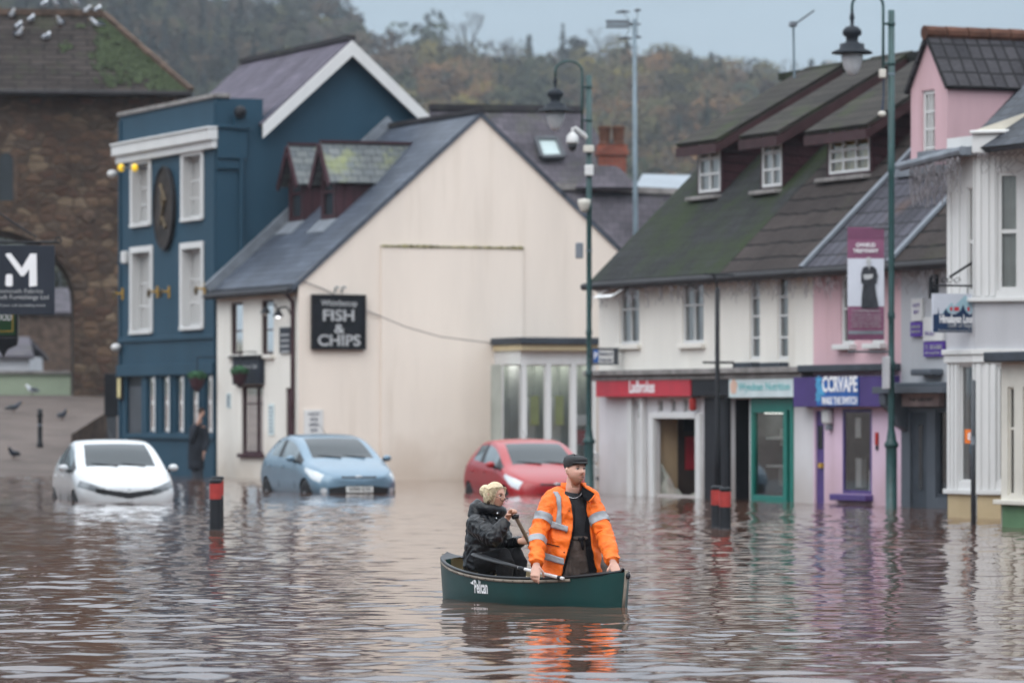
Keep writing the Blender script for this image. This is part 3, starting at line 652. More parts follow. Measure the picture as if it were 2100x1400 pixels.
for k, (x, y) in enumerate(((253,602),(324,598),(348,598),(421,592))):
    uu, zz = fb.uz(x, y); o = thing('wall_lantern', fb.pt(uu, zz), 'small brass lantern on the navy wall, '+('at its far edge beyond the windows','beside the far lower window','beside the near lower window','at its corner with the cream house')[k], 'lamp', 'brass lanterns on the navy wall')
    mb = MB(); mb.tube([fb.pt(uu,zz,.003), fb.pt(uu,zz,.2), fb.pt(uu,zz+.06,.24)], .025, 6); fb.box(mb, uu-.03, uu+.03, zz-.16, zz+.14, .0035, .04); mb.build('bracket', M['gold_paint'], o)
    mb = MB(); mb.lathe([(.02,-.16),(.045,-.10),(.055,.0),(.015,.07)], fb.pt(uu, zz, .24), 8); mb.build('lantern_body', M['old_gold'], o)
o = thing('door_notice', fb.pt(*fb.uz(248,795)), 'small cream lit notice box on the navy pub beside the black case', 'notice'); uu, zz = fb.uz(251, 795)
mb = MB(); fb.box(mb, uu-.16, uu+.16, zz-.3, zz+.3, .003, .09); mb.build('frame', M['black_paint'], o); mb = MB(); fb.box(mb, uu-.12, uu+.12, zz-.25, zz+.25, .092, .10); mb.build('notice_sheet', M['curtain_yellow'], o)

# ---------------------------------------------------------------- cream fish and chips house
CF = Vector((-4.92, 101, 0)); LF = 5.7
fish = thing('gabled_house', CF+DIN*4.2+DST*2.8, 'cream house with a broad blank gable, blue slate roof and two small dark dormers', 'building')
ff = Fac(CF, DST, -DIN); fs = Fac(CF, DIN, -DST); zEv = 4.62; rA, zAp = 4.54, 8.58; rR = 9.08
fw_ = [ff.rect(473,620,498,727), ff.rect(536,615,561,727), ff.rect(495,790,540,930)]
fd = ff.rect(586, 795, 602, 985); fd = (fd[0], fd[1], -.6, fd[3])
mb = MB(); ff.wall(mb, 0, LF, -1.2, zEv-.02, fw_+[fd], .08, m=1)
mb.face([fs.pt(0,-1.2), fs.pt(rR,-1.2), fs.pt(rR,zEv), fs.pt(rA,zAp), fs.pt(0,zEv)], [(0,0)]*5, 0)
mb.build('wall', [M['cream_render'], M['white_render']], fish)
mb = MB()                                              # blocked-up frame standing out of the gable
a0, b0, c0, d0 = fs.rect(780, 507, 1072, 980)
fs.box(mb, a0, b0, -1, d0, .003, .055); mb.build('blocked_opening', M['cream_render'], fish, bevel=.02)
mb = MB(); n = 60
for i in range(n):
    u = a0+(b0-a0)*(i+.5)/n; h = .02+.05*abs(mnoise.noise(Vector((i*.37, 1, 2)))); fs.box(mb, u-(b0-a0)/n*.5, u+(b0-a0)/n*.5, d0-.005-h*.6, d0+h, .0, .075)
mb.build('moss_line', mat('wall_moss', hexc(150,142,104), .95, .5, 8), fish)
mb = MB(); fs.box(mb, .1, 8.9, -.9, .05, .004, .05); mb.build('plinth', M['dark_grey'], fish)
for r in fw_[:2]: ff.window(fish, r, 'maroon_wood', fw=.06, bars=((), (.45,)), rec=.04, back='room_mid', curtain='curtain_pale', drape=(0,.2), sill='white_render')
ff.window(fish, fw_[2], 'dark_maroon', fw=.06, bars=((.33,), (.75,)), rec=.04, back='room_mid', sill='dark_maroon', gl='shop_glass')
mb = MB(); ff.box(mb, fd[0], fd[1], -1, fd[3], -.09, -.04); d_ = mb.build('door', M['dark_maroon'], fish); mb = MB(); ff.box(mb, fd[0]+.08, fd[0]+.12, .3, .45, -.038, .0); mb.build('handle', M['steel'], d_)
eo = .22                                                # roof
eL, apx, eR = fs.pt(-eo,zEv-.2), fs.pt(rA,zAp+.03), fs.pt(rR+.2,zEv-.15); ov = -DST*.05; far = DST*(LF+.05)
mb = MB(); roof_quad(mb, eL+ov, eL+far, apx+far, apx+ov, .09); roof_quad(mb, eR+ov, eR+far, apx+far, apx+ov, .09); rf = mb.build('roof', M['slate_blue'], fish)
mb = MB(); bar(mb, apx+ov+Vector((0,0,.02)), apx+far+Vector((0,0,.02)), .2, .1); mb.build('ridge_tile', M['slate_old'], rf)
mb = MB(); bar(mb, eL+far+Vector((0,0,.1)), apx+far+Vector((0,0,.12)), .16, .3); mb.build('verge', M['lead'], rf)
mb = MB(); mb.tube([ff.pt(-.15, zEv-.25, .26), ff.pt(LF+.1, zEv-.25, .26)], .075, 8); ff.box(mb, -.02, LF, zEv-.28, zEv-.1, .003, .17); mb.build('gutter', M['gutter'], fish)
mb = MB(); mb.tube([ff.pt(.22, zEv-.3, .22), ff.pt(.22, zEv-.5, .06), ff.pt(.22, -.6, .06)], .05, 8); mb.build('downpipe', M['maroon_wood'], fish)
Nf = (apx-eL).cross(DST).normalized(); Nf = Nf if Nf.z > 0 else -Nf
def dormer(px_l, px_r, py_bot, py_eave, py_top, ridge_px):
    """gabled dormer whose front stands on the roof at the given place"""
    bm_ = hit((px_l+px_r)/2, py_bot, eL, Nf); fd_ = Fac(bm_, DST, -DIN)
    u0, u1, zb, ze = fd_.rect(px_l, py_eave, px_r, py_bot); zt = fd_.uz((px_l+px_r)/2, py_top)[1]; uc = (u0+u1)/2
    slope = (zAp-zEv)/rA; ln = lambda z: max(0, (z-bm_.z)/slope)
    d = thing('tmp', bm_, 'x', 'x'); bpy.data.objects.remove(d)
    mb = MB(); fd_.wall(mb, u0, u1, zb-.1, ze, [(u0+.12, u1-.12, zb+.08, ze-.05)], .06)
    mb.face([fd_.pt(u0,ze), fd_.pt(u1,ze), fd_.pt(uc,zt-.12)])
    for u in (u0, u1): mb.face([fd_.pt(u,zb-.1), fd_.pt(u,ze), fd_.pt(u,ze,-ln(ze)-.3), fd_.pt(u,zb-.1,-.2)])
    dm = mb.build('dormer', M['cladding'], fish)
    rm = MB(); o_ = .2
    for s_ in (-1, 1):
        e0 = fd_.pt(uc+s_*((u1-u0)/2+.14), ze-.12, o_); t0 = fd_.pt(uc, zt, o_); e1 = e0-fd_.n*(o_+ln(ze-.12)+.02); t1 = t0-fd_.n*(o_+ln(zt))
        roof_quad(rm, e0, e1, t1, t0, .05)
    rm.build('dormer_roof', M['dormer_slate'], dm)
    bb = MB()
    for s_ in (-1, 1):
        e0 = fd_.pt(uc+s_*((u1-u0)/2+.16), ze-.2, o_+.03); t0 = fd_.pt(uc, zt-.08, o_+.03); bar(bb, e0, t0, .04, .16)
    bar(bb, fd_.pt(uc,zt+.02,o_), fd_.pt(uc,zt+.02,-ln(zt)), .14, .06); bb.build('bargeboard', M['dark_maroon'], dm)
    rr = (u0+.12, u1-.12, zb+.08, ze-.05); mb = MB()
    a, b, c, d_ = rr; fd_.box(mb, a, b, c, c+.06, -.06, 0); fd_.box(mb, a, a+.05, c+.06, d_, -.06, 0); fd_.box(mb, b-.05, b, c+.06, d_, -.06, 0); fd_.box(mb, a+.05, b-.05, c+(d_-c)*.66, c+(d_-c)*.66+.06, -.058, -.002)
    mb.build('window_frame', M['dark_maroon'], dm)
    mb = MB(); mb.face([fd_.pt(a,c,-.055), fd_.pt(b,c,-.055), fd_.pt(b,d_,-.055), fd_.pt(a,d_,-.055)]); mb.build('pane', mat('dark_pane', (.03,.035,.04), .06, .2, 1) if 'dark_pane' not in MATS else MATS['dark_pane'], dm)
    fl = MB(); q0 = hit((px_l+px_r)/2, py_bot, eL, Nf); roof_quad(fl, fd_.pt(u0-.1,zb-.02,.35)-Vector((0,0,.35*slope-.04)), fd_.pt(u1+.1,zb-.02,.35)-Vector((0,0,.35*slope-.04)), fd_.pt(u1+.1,zb+.03,.0), fd_.pt(u0-.1,zb+.03,.0), .02); fl.build('flashing', M['lead'], dm)
dormer(658, 688, 452, 366, 292, 830)
dormer(592, 622, 456, 370, 297, 700)
# signs, lamps and plants on the cream house
o = thing('fish_and_chips_sign', fs.pt(*fs.uz(691,660)), 'square black FISH & CHIPS sign on the cream gable wall', 'sign')
u0, u1, z0, z1 = fs.rect(636, 604, 747, 717); mb = MB(); fs.box(mb, u0, u1, z0, z1, .03, .10); mb.build('sign_board', M['chalk_board'], o, bevel=.01)
mb = MB()
for q in ((u0,u0+.04,z0,z1),(u1-.04,u1,z0,z1),(u0+.04,u1-.04,z0,z0+.04),(u0+.04,u1-.04,z1-.04,z1)): fs.box(mb, *q, .102, .125)
mb.build('frame', M['black_paint'], o)
fs.text(o, 'Whistlestop', 692, 622, 12, 'lettering_grey', .112, 74, .01); fs.text(o, 'FISH', 691, 648, 22, 'lettering_grey', .112, 64, .025); fs.text(o, '&', 692, 675, 18, 'lettering_grey', .112, 22, .02); fs.text(o, 'CHIPS', 692, 699, 22, 'lettering_grey', .112, 88, .025)
mb = MB()
for k in range(2): uu, zz = fs.uz(686+k*14, 590); mb.tube([fs.pt(uu,zz-.1,.003), fs.pt(uu,zz+.02,.1), fs.pt(uu,zz,.28)], .02, 6)
mb.build('sign_lamp', M['steel'], o)
o = thing('wall_poster', fs.pt(*fs.uz(642,865)), 'white notice with dark blue writing low on the cream gable corner', 'notice'); u0, u1, z0, z1 = fs.rect(623, 840, 662, 890)
mb = MB(); fs.box(mb, u0, u1, z0, z1, .003, .03); mb.build('notice_board', M['white_paint'], o)
for k in range(4): fs.text(o, ('HOT','FOOD','OPEN','NOW')[k], 643, 849+k*11, 6, 'navy_panel', .034, (22,16,20,14)[k])
o = thing('shop_sign', ff.pt(*ff.uz(513,762)), 'dark painted sign over the ground floor window of the cream house', 'sign'); u0, u1, z0, z1 = ff.rect(486, 733, 543, 788)
mb = MB(); ff.box(mb, u0, u1, z0, z1, .003, .12); mb.build('sign_board', M['charcoal_board'], o, bevel=.01); mb = MB(); ff.box(mb, u0-.06, u1+.06, z1+.003, z1+.05, .003, .2); mb.build('trim', M['black_paint'], o)
ff.text(o, 'Whistlestop Cafe', 514, 752, 8, 'lettering_grey', .126, 46)
o = thing('menu_board', ff.pt(*ff.uz(589,697)), 'small square dark menu board beside the downpipe of the cream house', 'sign'); u0, u1, z0, z1 = ff.rect(577, 671, 600, 724)
mb = MB(); ff.box(mb, u0, u1, z0, z1, .003, .05); mb.build('board', M['charcoal_board'], o); mb = MB()
for k in range(4): ff.box(mb, u0+.1, u1-.1-.05*(k%2), z1-.2-k*.13, z1-.15-k*.13, .052, .056)
mb.build('chalk_lines', M['lettering_grey'], o)
for k, (x, y) in enumerate(((571,634),(597,640))):
    uu, zz = ff.uz(x, y); o = thing('sconce', ff.pt(uu, zz), ('unlit swan-neck wall lamp under the cream house eave, next to its windows', 'lit swan-neck wall lamp under the cream house eave, next to the gable corner')[k], 'lamp', 'swan-neck lamps on the cream house')
    mb = MB(); mb.tube([ff.pt(uu,zz-.05,.003), ff.pt(uu,zz+.12,.1), ff.pt(uu,zz+.1,.28), ff.pt(uu,zz,.32)], .022, 6); mb.build('bracket', M['black_paint'], o)
    mb = MB(); mb.lathe([(.03,.06),(.06,.02),(.13,-.1)], ff.pt(uu,zz,.32), 12); mb.build('lamp_shade', M['black_paint'], o)
    mb = MB(); mb.ball(ff.pt(uu,zz-.09,.32), .06, 8); mb.build('bulb', mat('lit_bulb', (.9,.9,.95), .4, .02, 3, emit=2.0) if k else M['curtain_pale'], o)
for k, (P_, lab) in enumerate(((ff.pt(*ff.uz(526,765), .42), 'hanging basket of green plants in front of the dark shop sign'), (ff.pt(LF+.02, ff.uz(438,775)[1], .5), 'hanging basket of green plants at the corner between navy pub and cream house'))):
    o = thing('hanging_basket', P_, lab, 'hanging basket', 'hanging baskets')
    mb = MB(); mb.lathe([(.03,-.34),(.14,-.22),(.2,-.02),(.2,0)], P_, 12); mb.build('basket', M['dark_maroon'], o)
    n = 160; d = rng.normal(size=(n,3)); d /= np.linalg.norm(d,axis=1)[:,None]; quads_object('foliage', np.array(P_)+d*np.array([.24,.24,.13])*(.6+.4*rng.random((n,1)))+np.array([0,0,.05]), d, np.full(n,.05), np.array((.04,.10,.05))[None,:]*(.6+.8*rng.random((n,1))), o)
    mb = MB(); mb.tube([P_+Vector((0,0,.1)), P_+Vector((0,0,.5)), P_+Vector((0,0,.5))+DIN*.5], .015, 5); mb.build('bracket', M['black_paint'], o)
for (x0,y0,x1,y1,txt) in ((466,806,474,836,'menu'),(552,828,563,892,'daily specials')):
    o = thing('menu_poster', ff.pt(*ff.uz(x0,y0)), 'narrow pale blue menu poster on the cream house, '+('at its corner with the navy pub' if x0 < 500 else 'between its shop window and door'), 'notice')
    r = ff.rect(x0,y0,x1,y1); mb = MB(); ff.box(mb, *r, .003, .02); mb.build('poster_sheet', M['mint_panel'], o); mb = MB()
    for k in range(7): z_ = r[3]-(r[3]-r[2])*(k+1)/8; ff.box(mb, r[0]+.05, r[1]-.05, z_-.012, z_+.012, .021, .024)
    mb.build('lettering', M['navy_panel'], o)
# white framed shop extension against the gable
ce = fs.pt(fs.uz(1012, 985)[0], 0, 1.6); fe = Fac(ce, DIN, -DST)
ext = thing('shop_extension', ce+DIN*1.2, 'low flat-roofed shop with tall white-framed windows against the cream gable', 'building')
U1 = fe.uz(1222, 800)[0]; zt = fe.uz(1115, 718)[1]; zr = fe.uz(1115, 692)[1]
xs_ = [(1032,1070),(1080,1120),(1130,1172),(1182,1217)]; holes = []
for x0, x1 in xs_:
    r = fe.rect(x0, 747, x1, 905); holes.append((r[0], r[1], .42, r[3]))
mb = MB(); fe.wall(mb, 0, U1, -1.2, zt, holes, .1); mb.face([fe.pt(0,-1.2), fe.pt(0,zt), fe.pt(0,zt,-1.55), fe.pt(0,-1.2,-1.55)]); mb.build('wall', M['white_paint'], ext)
mb = MB(); fe.box(mb, -.12, U1+.05, zr-.16, zr, -1.5, .3); mb.build('roof', M['dark_grey'], ext, bevel=.02); mb = MB(); fe.box(mb, -.06, U1, zt, zr-.165, -1.5, .2); mb.build('fascia', M['yellow_stone'], ext)
for k, h in enumerate(holes):
    w = fe.window(ext, h, fw=.03, bars=((),()), rec=.05, back='room_pale', gl='shop_glass', depth=.05)
    q = MB(); fe.box(q, h[0]+.03, h[1]-.03, h[3]-.014, h[3]-.004, -.70, -.15); q.build('strip_light', M['strip_light'], w)
    q = MB(); zz = h[2]+(h[3]-h[2])*.42; fe.box(q, h[0], h[1], h[2], h[2]+(h[3]-h[2])*.66, -.7, -.62); q.build('counter', M['curtain_pale'] if k in (1,2) else M['room_pale'], w)
    if k in (1, 2): q = MB(); uc = (h[0]+h[1])/2; fe.box(q, uc-.1, uc+.12, h[2]+(h[3]-h[2])*.38, h[2]+(h[3]-h[2])*.68, -.14, -.13); q.build('window_poster', mat('lime_poster', hexc(210,218,130), .6, .1, 3) if 'lime_poster' not in MATS else MATS['lime_poster'], w)
    if k == 3: q = MB(); fe.box(q, h[0]+.02, h[1]-.08, h[2]+.4, h[2]+.75, -.14, -.13); fe.box(q, h[0]+.02, h[1]-.05, h[2]+.85, h[2]+1.1, -.141, -.131, 1); q.build('window_poster', [M['rust_red'], M['curtain_pale']], w)

# ---------------------------------------------------------------- slate roofed houses behind
def behind_house():
    Y0 = 117.0; k = thing('slate_roofed_house', Wp(1080, 600, Y0), 'grey slate roofed house behind the cream gable with skylight', 'building')
    fr = Vector((1, .12, 0)).normalized(); bk = Vector((-.12, 1, 0)).normalized()
    A = Wp(880, 222, Y0); B = Wp(1192, 226, Y0+1); dz = Vector((0,0,-4.2)); dn = -bk*3.6
    E0, E1 = A+dz+dn, B+dz+dn+fr*.9+fr*1.3
    mb = MB(); roof_quad(mb, E0, E1, B, A, .1); roof_quad(mb, A+bk*3.6+dz, B+bk*3.6+dz+fr*.9, B, A, .1); rf = mb.build('roof', M['slate_old'], k)
    mb = MB(); bar(mb, A+Vector((0,0,.03)), B+Vector((0,0,.03)), .26, .16); mb.build('ridge_tile', M['slate_old'], rf)
    mb = MB(); a = Vector((A.x, A.y, 0)); 
    for P, Q in ((E0+fr*.2+bk*.2, E1-fr*.4+bk*.2), (E1-fr*.4+bk*.2, B+bk*3.4+dz), (B+bk*3.4+dz, A+bk*3.4+dz+fr*.2), (A+bk*3.4+dz+fr*.2, E0+fr*.2+bk*.2)):
        mb.face([Vector((P.x,P.y,-.5)), Vector((Q.x,Q.y,-.5)), Vector((Q.x,Q.y,E0.z+.02)), Vector((P.x,P.y,E0.z+.02))])
    mb.face([E1-fr*.4+bk*.2+Vector((0,0,.0)), B+bk*3.4+dz, B-Vector((0,0,.12))]); mb.build('wall', M['pale_render'], k)
    N = (E1-E0).cross(A-E0).normalized(); N = N if N.z > 0 else -N
    q = [hit(x, y, A, N)+N*.1 for x, y in ((1098,290),(1140,290),(1155,327),(1110,328))]
    mb = MB(); 
    for i in range(4): bar(mb, q[i], q[(i+1)%4], .1, .12, up=N)
    s_ = mb.build('skylight', M['dark_steel'], k); mq = MB(); mq.face(q); mq.build('pane', mat('skylight_pane', hexc(176,192,192), .15, .1, 1), s_)
    return k
behind_house()
def chimney_block():
    Y0 = 113.0; k = thing('chimneyed_house', Wp(1270, 600, Y0), 'low slate roofed house with red brick chimney behind the farther street lamp', 'building')
    fr = Vector((1, .05, 0)).normalized(); bk = Vector((-.05, 1, 0)).normalized()
    A = Wp(1120, 384, Y0); B = Wp(1440, 398, Y0+.3); dz = Vector((0,0,-3.0)); dn = -bk*2.7; E0, E1 = A+dz+dn, B+dz+dn
    mb = MB(); roof_quad(mb, E0, E1, B, A, .1); roof_quad(mb, A+bk*2.7+dz, B+bk*2.7+dz, B, A, .1); rf = mb.build('roof', M['slate_old'], k)
    mb = MB(); bar(mb, A+Vector((0,0,.03)), B+Vector((0,0,.03)), .28, .16); mb.build('ridge_tile', M['concrete'], rf)
    mb = MB()
    for P, Q in ((E0+bk*.2, E1+bk*.2), (E1+bk*.2, B+bk*2.5+dz), (B+bk*2.5+dz, A+bk*2.5+dz), (A+bk*2.5+dz, E0+bk*.2)): mb.face([Vector((P.x,P.y,-.5)), Vector((Q.x,Q.y,-.5)), Vector((Q.x,Q.y,E0.z+.04)), Vector((P.x,P.y,E0.z+.04))])
    mb.face([E1+bk*.2, B+bk*2.5+dz, B-Vector((0,0,.12))]); mb.build('wall', M['pale_render'], k)
    Pc = Wp(1254, 400, Y0+.6); w = 58*Y0/F/2; zt = Wp(1254, 296, Y0).z; zb = Pc.z-1.4
    mb = MB(); 
    for (a, b_, e) in ((zb, zt-.26, 0), (zt-.26, zt-.13, .05), (zt-.13, zt, .02)):
        P = [Pc+fr*sx*(w+e)+bk*sy*(.35+e) for sx, sy in ((-1,-1),(1,-1),(1,1),(-1,1))]
        for i in range(4):
            p0, p1 = P[i], P[(i+1)%4]; L = (p1-p0).length
            mb.face([Vector((p0.x,p0.y,a)), Vector((p1.x,p1.y,a)), Vector((p1.x,p1.y,b_)), Vector((p0.x,p0.y,b_))], [(0,a),(L,a),(L,b_),(0,b_)])
        mb.face([Vector((p.x,p.y,b_)) for p in P], [(0,0)]*4)
    ch = mb.build('chimney', M['brick_red'], k)
    for sx in (-.5, .5): mb = MB(); mb.lathe([(.14,0),(.17,.05),(.13,.1),(.15,.4),(.18,.44),(.16,.5)], Vector(((Pc+fr*sx*w).x, (Pc+fr*sx*w).y, zt)), 14); mb.build('chimney_pot', M['terracotta'], ch)
    mb = MB(); roof_quad(mb, Wp(1180, 384, Y0-.4), Wp(1310, 384, Y0-.4), Wp(1272, 345, Y0+.2), Wp(1225, 325, Y0+.4), .1); mb.build('gablet', M['slate_old'], k)
chimney_block()
def shed_roof():
    Y0 = 126.0; k = thing('metal_roofed_building', Wp(1350, 700, Y0), 'building with pale metal roof below the wood, behind the slim grey mast', 'building')
    A, B, C, D = Wp(1290, 404, Y0-3), Wp(1520, 424, Y0-3), Wp(1470, 360, Y0+3), Wp(1318, 357, Y0+3)
    mb = MB(); roof_quad(mb, A, B, C, D, .1); mb.build('roof', mat('zinc', hexc(134,142,150), .5, .1, 1), k)
    mb = MB()
    for P, Q in ((A, B), (B, C), (C, D), (D, A)): mb.face([Vector((P.x,P.y,0)), Vector((Q.x,Q.y,0)), Q-Vector((0,0,.12)), P-Vector((0,0,.12))])
    mb.build('wall', M['pale_render'], k)
shed_roof()

# ---------------------------------------------------------------- stone gate tower, what shows through its arch
YT = 135.0
tw = thing('stone_gate_tower', Wp(60, 812, YT), 'old brown stone gate tower with mossy hipped roof and arch behind navy pub', 'tower')
ft = Fac(Wp(0, 843, YT), (1, .12, 0), (.12, -1, 0))
uA = lambda px: ft.uz(px, 600)[0]
z_ = lambda py: ft.uz(100, py)[1]
uR, uL = uA(362), uA(-330); ue = uA(152); uc = uA(-30); ra = ue-uc; zs = z_(612)
arch = [(uc+ra*math.cos(a), zs+(z_(470)-zs)*math.sin(a)) for a in np.linspace(0, math.pi, 21)]
mb = MB(); zt = z_(192)
TH = 5.5
def st(q): return [(p[0], p[1]) for p in q]
win = (uA(-2), uA(27), z_(412), z_(316))
# wall above and beside the arch, cut into strips that follow its curve
q = [(ue,0.5),(uR,0.5),(uR,zt),(ue,zt)]; mb.face([ft.pt(*p) for p in q], q)
for i in range(len(arch)-1):
    (a0_, b0_), (a1_, b1_) = arch[i], arch[i+1]; lo, hi = a1_, a0_
    segs = [(b1_, b0_, zt)]
    q = [(lo,b1_),(hi,b0_),(hi,zt),(lo,zt)]; mb.face([ft.pt(*p) for p in q], q)
    mb.face([ft.pt(a0_,b0_), ft.pt(a1_,b1_), ft.pt(a1_,b1_,-TH), ft.pt(a0_,b0_,-TH)], [(i*.4,0),(i*.4+.4,0),(i*.4+.4,TH),(i*.4,TH)])
ul = arch[-1][0]; q = [(uL,0.5),(ul,0.5),(ul,zt),(uL,zt)]; mb.face([ft.pt(*p) for p in q], q)
for u in (ue, ul): mb.face([ft.pt(u,.5), ft.pt(u,zs), ft.pt(u,zs,-TH), ft.pt(u,.5,-TH)], [(0,0),(0,zs),(TH,zs),(TH,0)])
for u in (uR, uL): mb.face([ft.pt(u,.5), ft.pt(u,zt), ft.pt(u,zt,-TH), ft.pt(u,.5,-TH)], [(0,0),(0,zt),(TH,zt),(TH,0)])
mb.build('wall', M['stone'], tw)
mb = MB(); ft.box(mb, win[0], win[1], win[2], win[3]-.25, -.2, .006); n=10
mb.prism([ft.pt((win[0]+win[1])/2+(win[1]-win[0])/2*math.cos(a), win[3]-.25+.28*math.sin(a), -.1) for a in np.linspace(0, math.pi, n)], ft.n*.106); wn_ = mb.build('window', M['dark_pane'], tw)
mb = MB(); 
for a, b_ in ((win[0]-.14, win[0]-.005), (win[1]+.005, win[1]+.14)): ft.box(mb, a, b_, win[2]-.1, win[3], .003, .05)
mb.build('surround', mat('old_stone', hexc(92,76,66), .9, .4, 3, .4, 12), wn_)
mb = MB(); u, z = ft.uz(182,445); mb.lathe([(.01,.05),(.17,.05),(.2,.0)], (0,0,0), 16, M=ft.mat4(u, z, .004)); mb.build('round_boss', M['old_stone'], tw)
mb = MB()
for px in (62, 165, 262): u = uA(px); ft.box(mb, u, u+.35, z_(213), z_(203), .004, .22)
mb.build('corbel', M['terracotta'], tw)
rl = [ft.pt(uA(215), z_(14), -2.6), ft.pt(uA(-330), z_(14), -2.6)]; e1, e2 = ft.pt(uA(390), z_(188), .55), ft.pt(uL-.5, z_(188), .55); e3, e4 = ft.pt(uA(390), z_(188), -TH-.6), ft.pt(uL-.5, z_(188), -TH-.6)
mb = MB(); S_l = (rl[0]-(e1+e2)/2)
def hipuv(P, o_, e, f): return [((p-o_).dot(e), (p-o_).dot(f)) for p in P]
fu = ft.u; n_ = (e2-e1).cross(rl[0]-e1).normalized(); f_ = n_.cross(fu); 
P = [e1, e2, rl[1], rl[0]]; mb.face(P, hipuv(P, e2, fu, f_ if f_.z > 0 else -f_))
P = [e1, e3, rl[0]]; e_ = (e3-e1).normalized(); f2 = ((rl[0]-e1)-e_*(rl[0]-e1).dot(e_)).normalized(); mb.face(P, hipuv(P, e1, e_, f2))
P = [e3, e4, rl[1], rl[0]]; mb.face(P, hipuv(P, e4, fu, f_ if f_.z > 0 else -f_)); mb.face([e1, e2, e4, e3], [(0,0)]*4)
rf = mb.build('roof', M['tower_tile'], tw)
mb = MB(); bar(mb, rl[0]+Vector((0,0,.05)), rl[1]+Vector((0,0,.05)), .3, .2); bar(mb, e1+Vector((0,0,.05)), rl[0]+Vector((0,0,.05)), .22, .14); mb.build('ridge_tile', M['old_stone'], rf)
mb = MB(); mb.tube([e1+Vector((0,-.05,-.08)), e2+Vector((0,-.05,-.08))], .09, 8); mb.build('gutter', M['gutter'], tw)
# moss on the right-hand part of the tower roof: a low cushion growing on the tiles
n = 15000; uu = rng.random(n); vv = rng.random(n); tex = np.array([mnoise.noise(Vector((a*4, b*5, 3.1)))+.35*mnoise.noise(Vector((a*16, b*16, 1))) for a, b in zip(uu, vv)])
keep = tex*.7+(uu-.42)*1.5-np.abs(vv-.30)*.9 > .02+.75*rng.random(n); uu, vv = uu[keep], vv[keep]
eb = [ft.pt(uA(60), z_(188), .55), e1]; tb = [rl[0]-ft.u*2.8, rl[0]]
pts = [(eb[0].lerp(eb[1], a)).lerp(tb[0].lerp(tb[1], a), b)+Vector((0,-.02,.03)) for a, b in zip(uu, vv)]
nn = n_ if n_.z > 0 else -n_
quads_object('moss', np.array([tuple(p) for p in pts]), np.array(nn)[None,:]+rng.normal(size=(len(pts),3))*.25, np.full(len(pts), .05)*(.5+rng.random(len(pts))), np.array((.046,.060,.032))[None,:]*(.6+.8*rng.random((len(pts),1))), rf)
# beyond the arch
o = thing('bridge_parapet', Wp(70, 800, 150), 'pale green rendered parapet wall seen through the tower arch', 'wall')
mb = MB(); mb.hexa([Wp(-300,816,150), Wp(330,816,150), Wp(330,816,152), Wp(-300,816,152), Wp(-300,766,150), Wp(330,766,150), Wp(330,766,152), Wp(-300,766,152)]); mb.build('wall_face', M['pale_green_render'], o)
mb = MB(); mb.hexa([Wp(-300,766,149.9), Wp(330,766,149.9), Wp(330,766,152), Wp(-300,766,152), Wp(-300,760,149.9), Wp(330,760,149.9), Wp(330,760,152), Wp(-300,760,152)]); mb.build('coping', M['concrete'], o)
def far_house(pxa, pxb, pyr, pye, Y, label, tilt, wall='grey_render', nwin=3):
    k = thing('distant_house', Wp((pxa+pxb)/2, 800, Y), label, 'house', 'houses beyond the arch')
    A, B = Wp(pxa, pyr, Y+3), Wp(pxb, pyr+tilt, Y+3); E0, E1 = Wp(pxa-10, pye, Y), Wp(pxb+10, pye+tilt, Y)
    mb = MB(); roof_quad(mb, E0, E1, B, A, .12); roof_quad(mb, E0+Vector((0,6,0)), E1+Vector((0,6,0)), B, A, .12); mb.build('roof', M['slate_old'], k)
    mb = MB(); mb.hexa([Wp(pxa,830,Y+.3), Wp(pxb,830,Y+.3), Wp(pxb,830,Y+.3)+Vector((0,5.4,0)), Wp(pxa,830,Y+.3)+Vector((0,5.4,0)), Wp(pxa,pye,Y+.3), Wp(pxb,pye+tilt,Y+.3), Wp(pxb,pye+tilt,Y+.3)+Vector((0,5.4,0)), Wp(pxa,pye,Y+.3)+Vector((0,5.4,0))]); mb.build('wall', M[wall], k)
    fk = Fac(Wp(pxa, 800, Y+.3), (1,0,0), (0,-1,0))
    for i in range(nwin):
        x = pxa+(pxb-pxa)*(i+.5)/nwin; r = fk.rect(x-8, pye+18, x+8, pye+46); mb = MB(); fk.box(mb, *r, .003, .05); w = mb.build('window', M['white_paint'], k); mb = MB(); fk.box(mb, r[0]+.08, r[1]-.08, r[2]+.08, r[3]-.08, .052, .06); mb.build('pane', M['dark_pane'], w)
far_house(-120, 60, 690, 730, 185, 'small grey roofed house low in the tower arch under the hanging signs', 0, nwin=0)
far_house(30, 230, 590, 640, 215, 'dim taller house filling the tower arch behind the small one', 0, 'old_stone', nwin=0)
n = 2600; P, N_ = crown_pts((Wp(100,700,230).x, 230, 2.0), 6.0, 8.0, n, 'round'); o = thing('garden_tree', (Wp(100,700,230).x, 230, 2), 'dark leafy tree seen through the tower arch behind the houses', 'tree')
quads_object('crown', P, N_, np.full(n,.3), np.array((.07,.075,.055))[None,:]*(.6+.7*rng.random((n,1))), o); MB().tube([(Wp(100,700,230).x,230,2),(Wp(100,700,230).x,230,6)], [.3,.15], 8).build('trunk', bark, o)
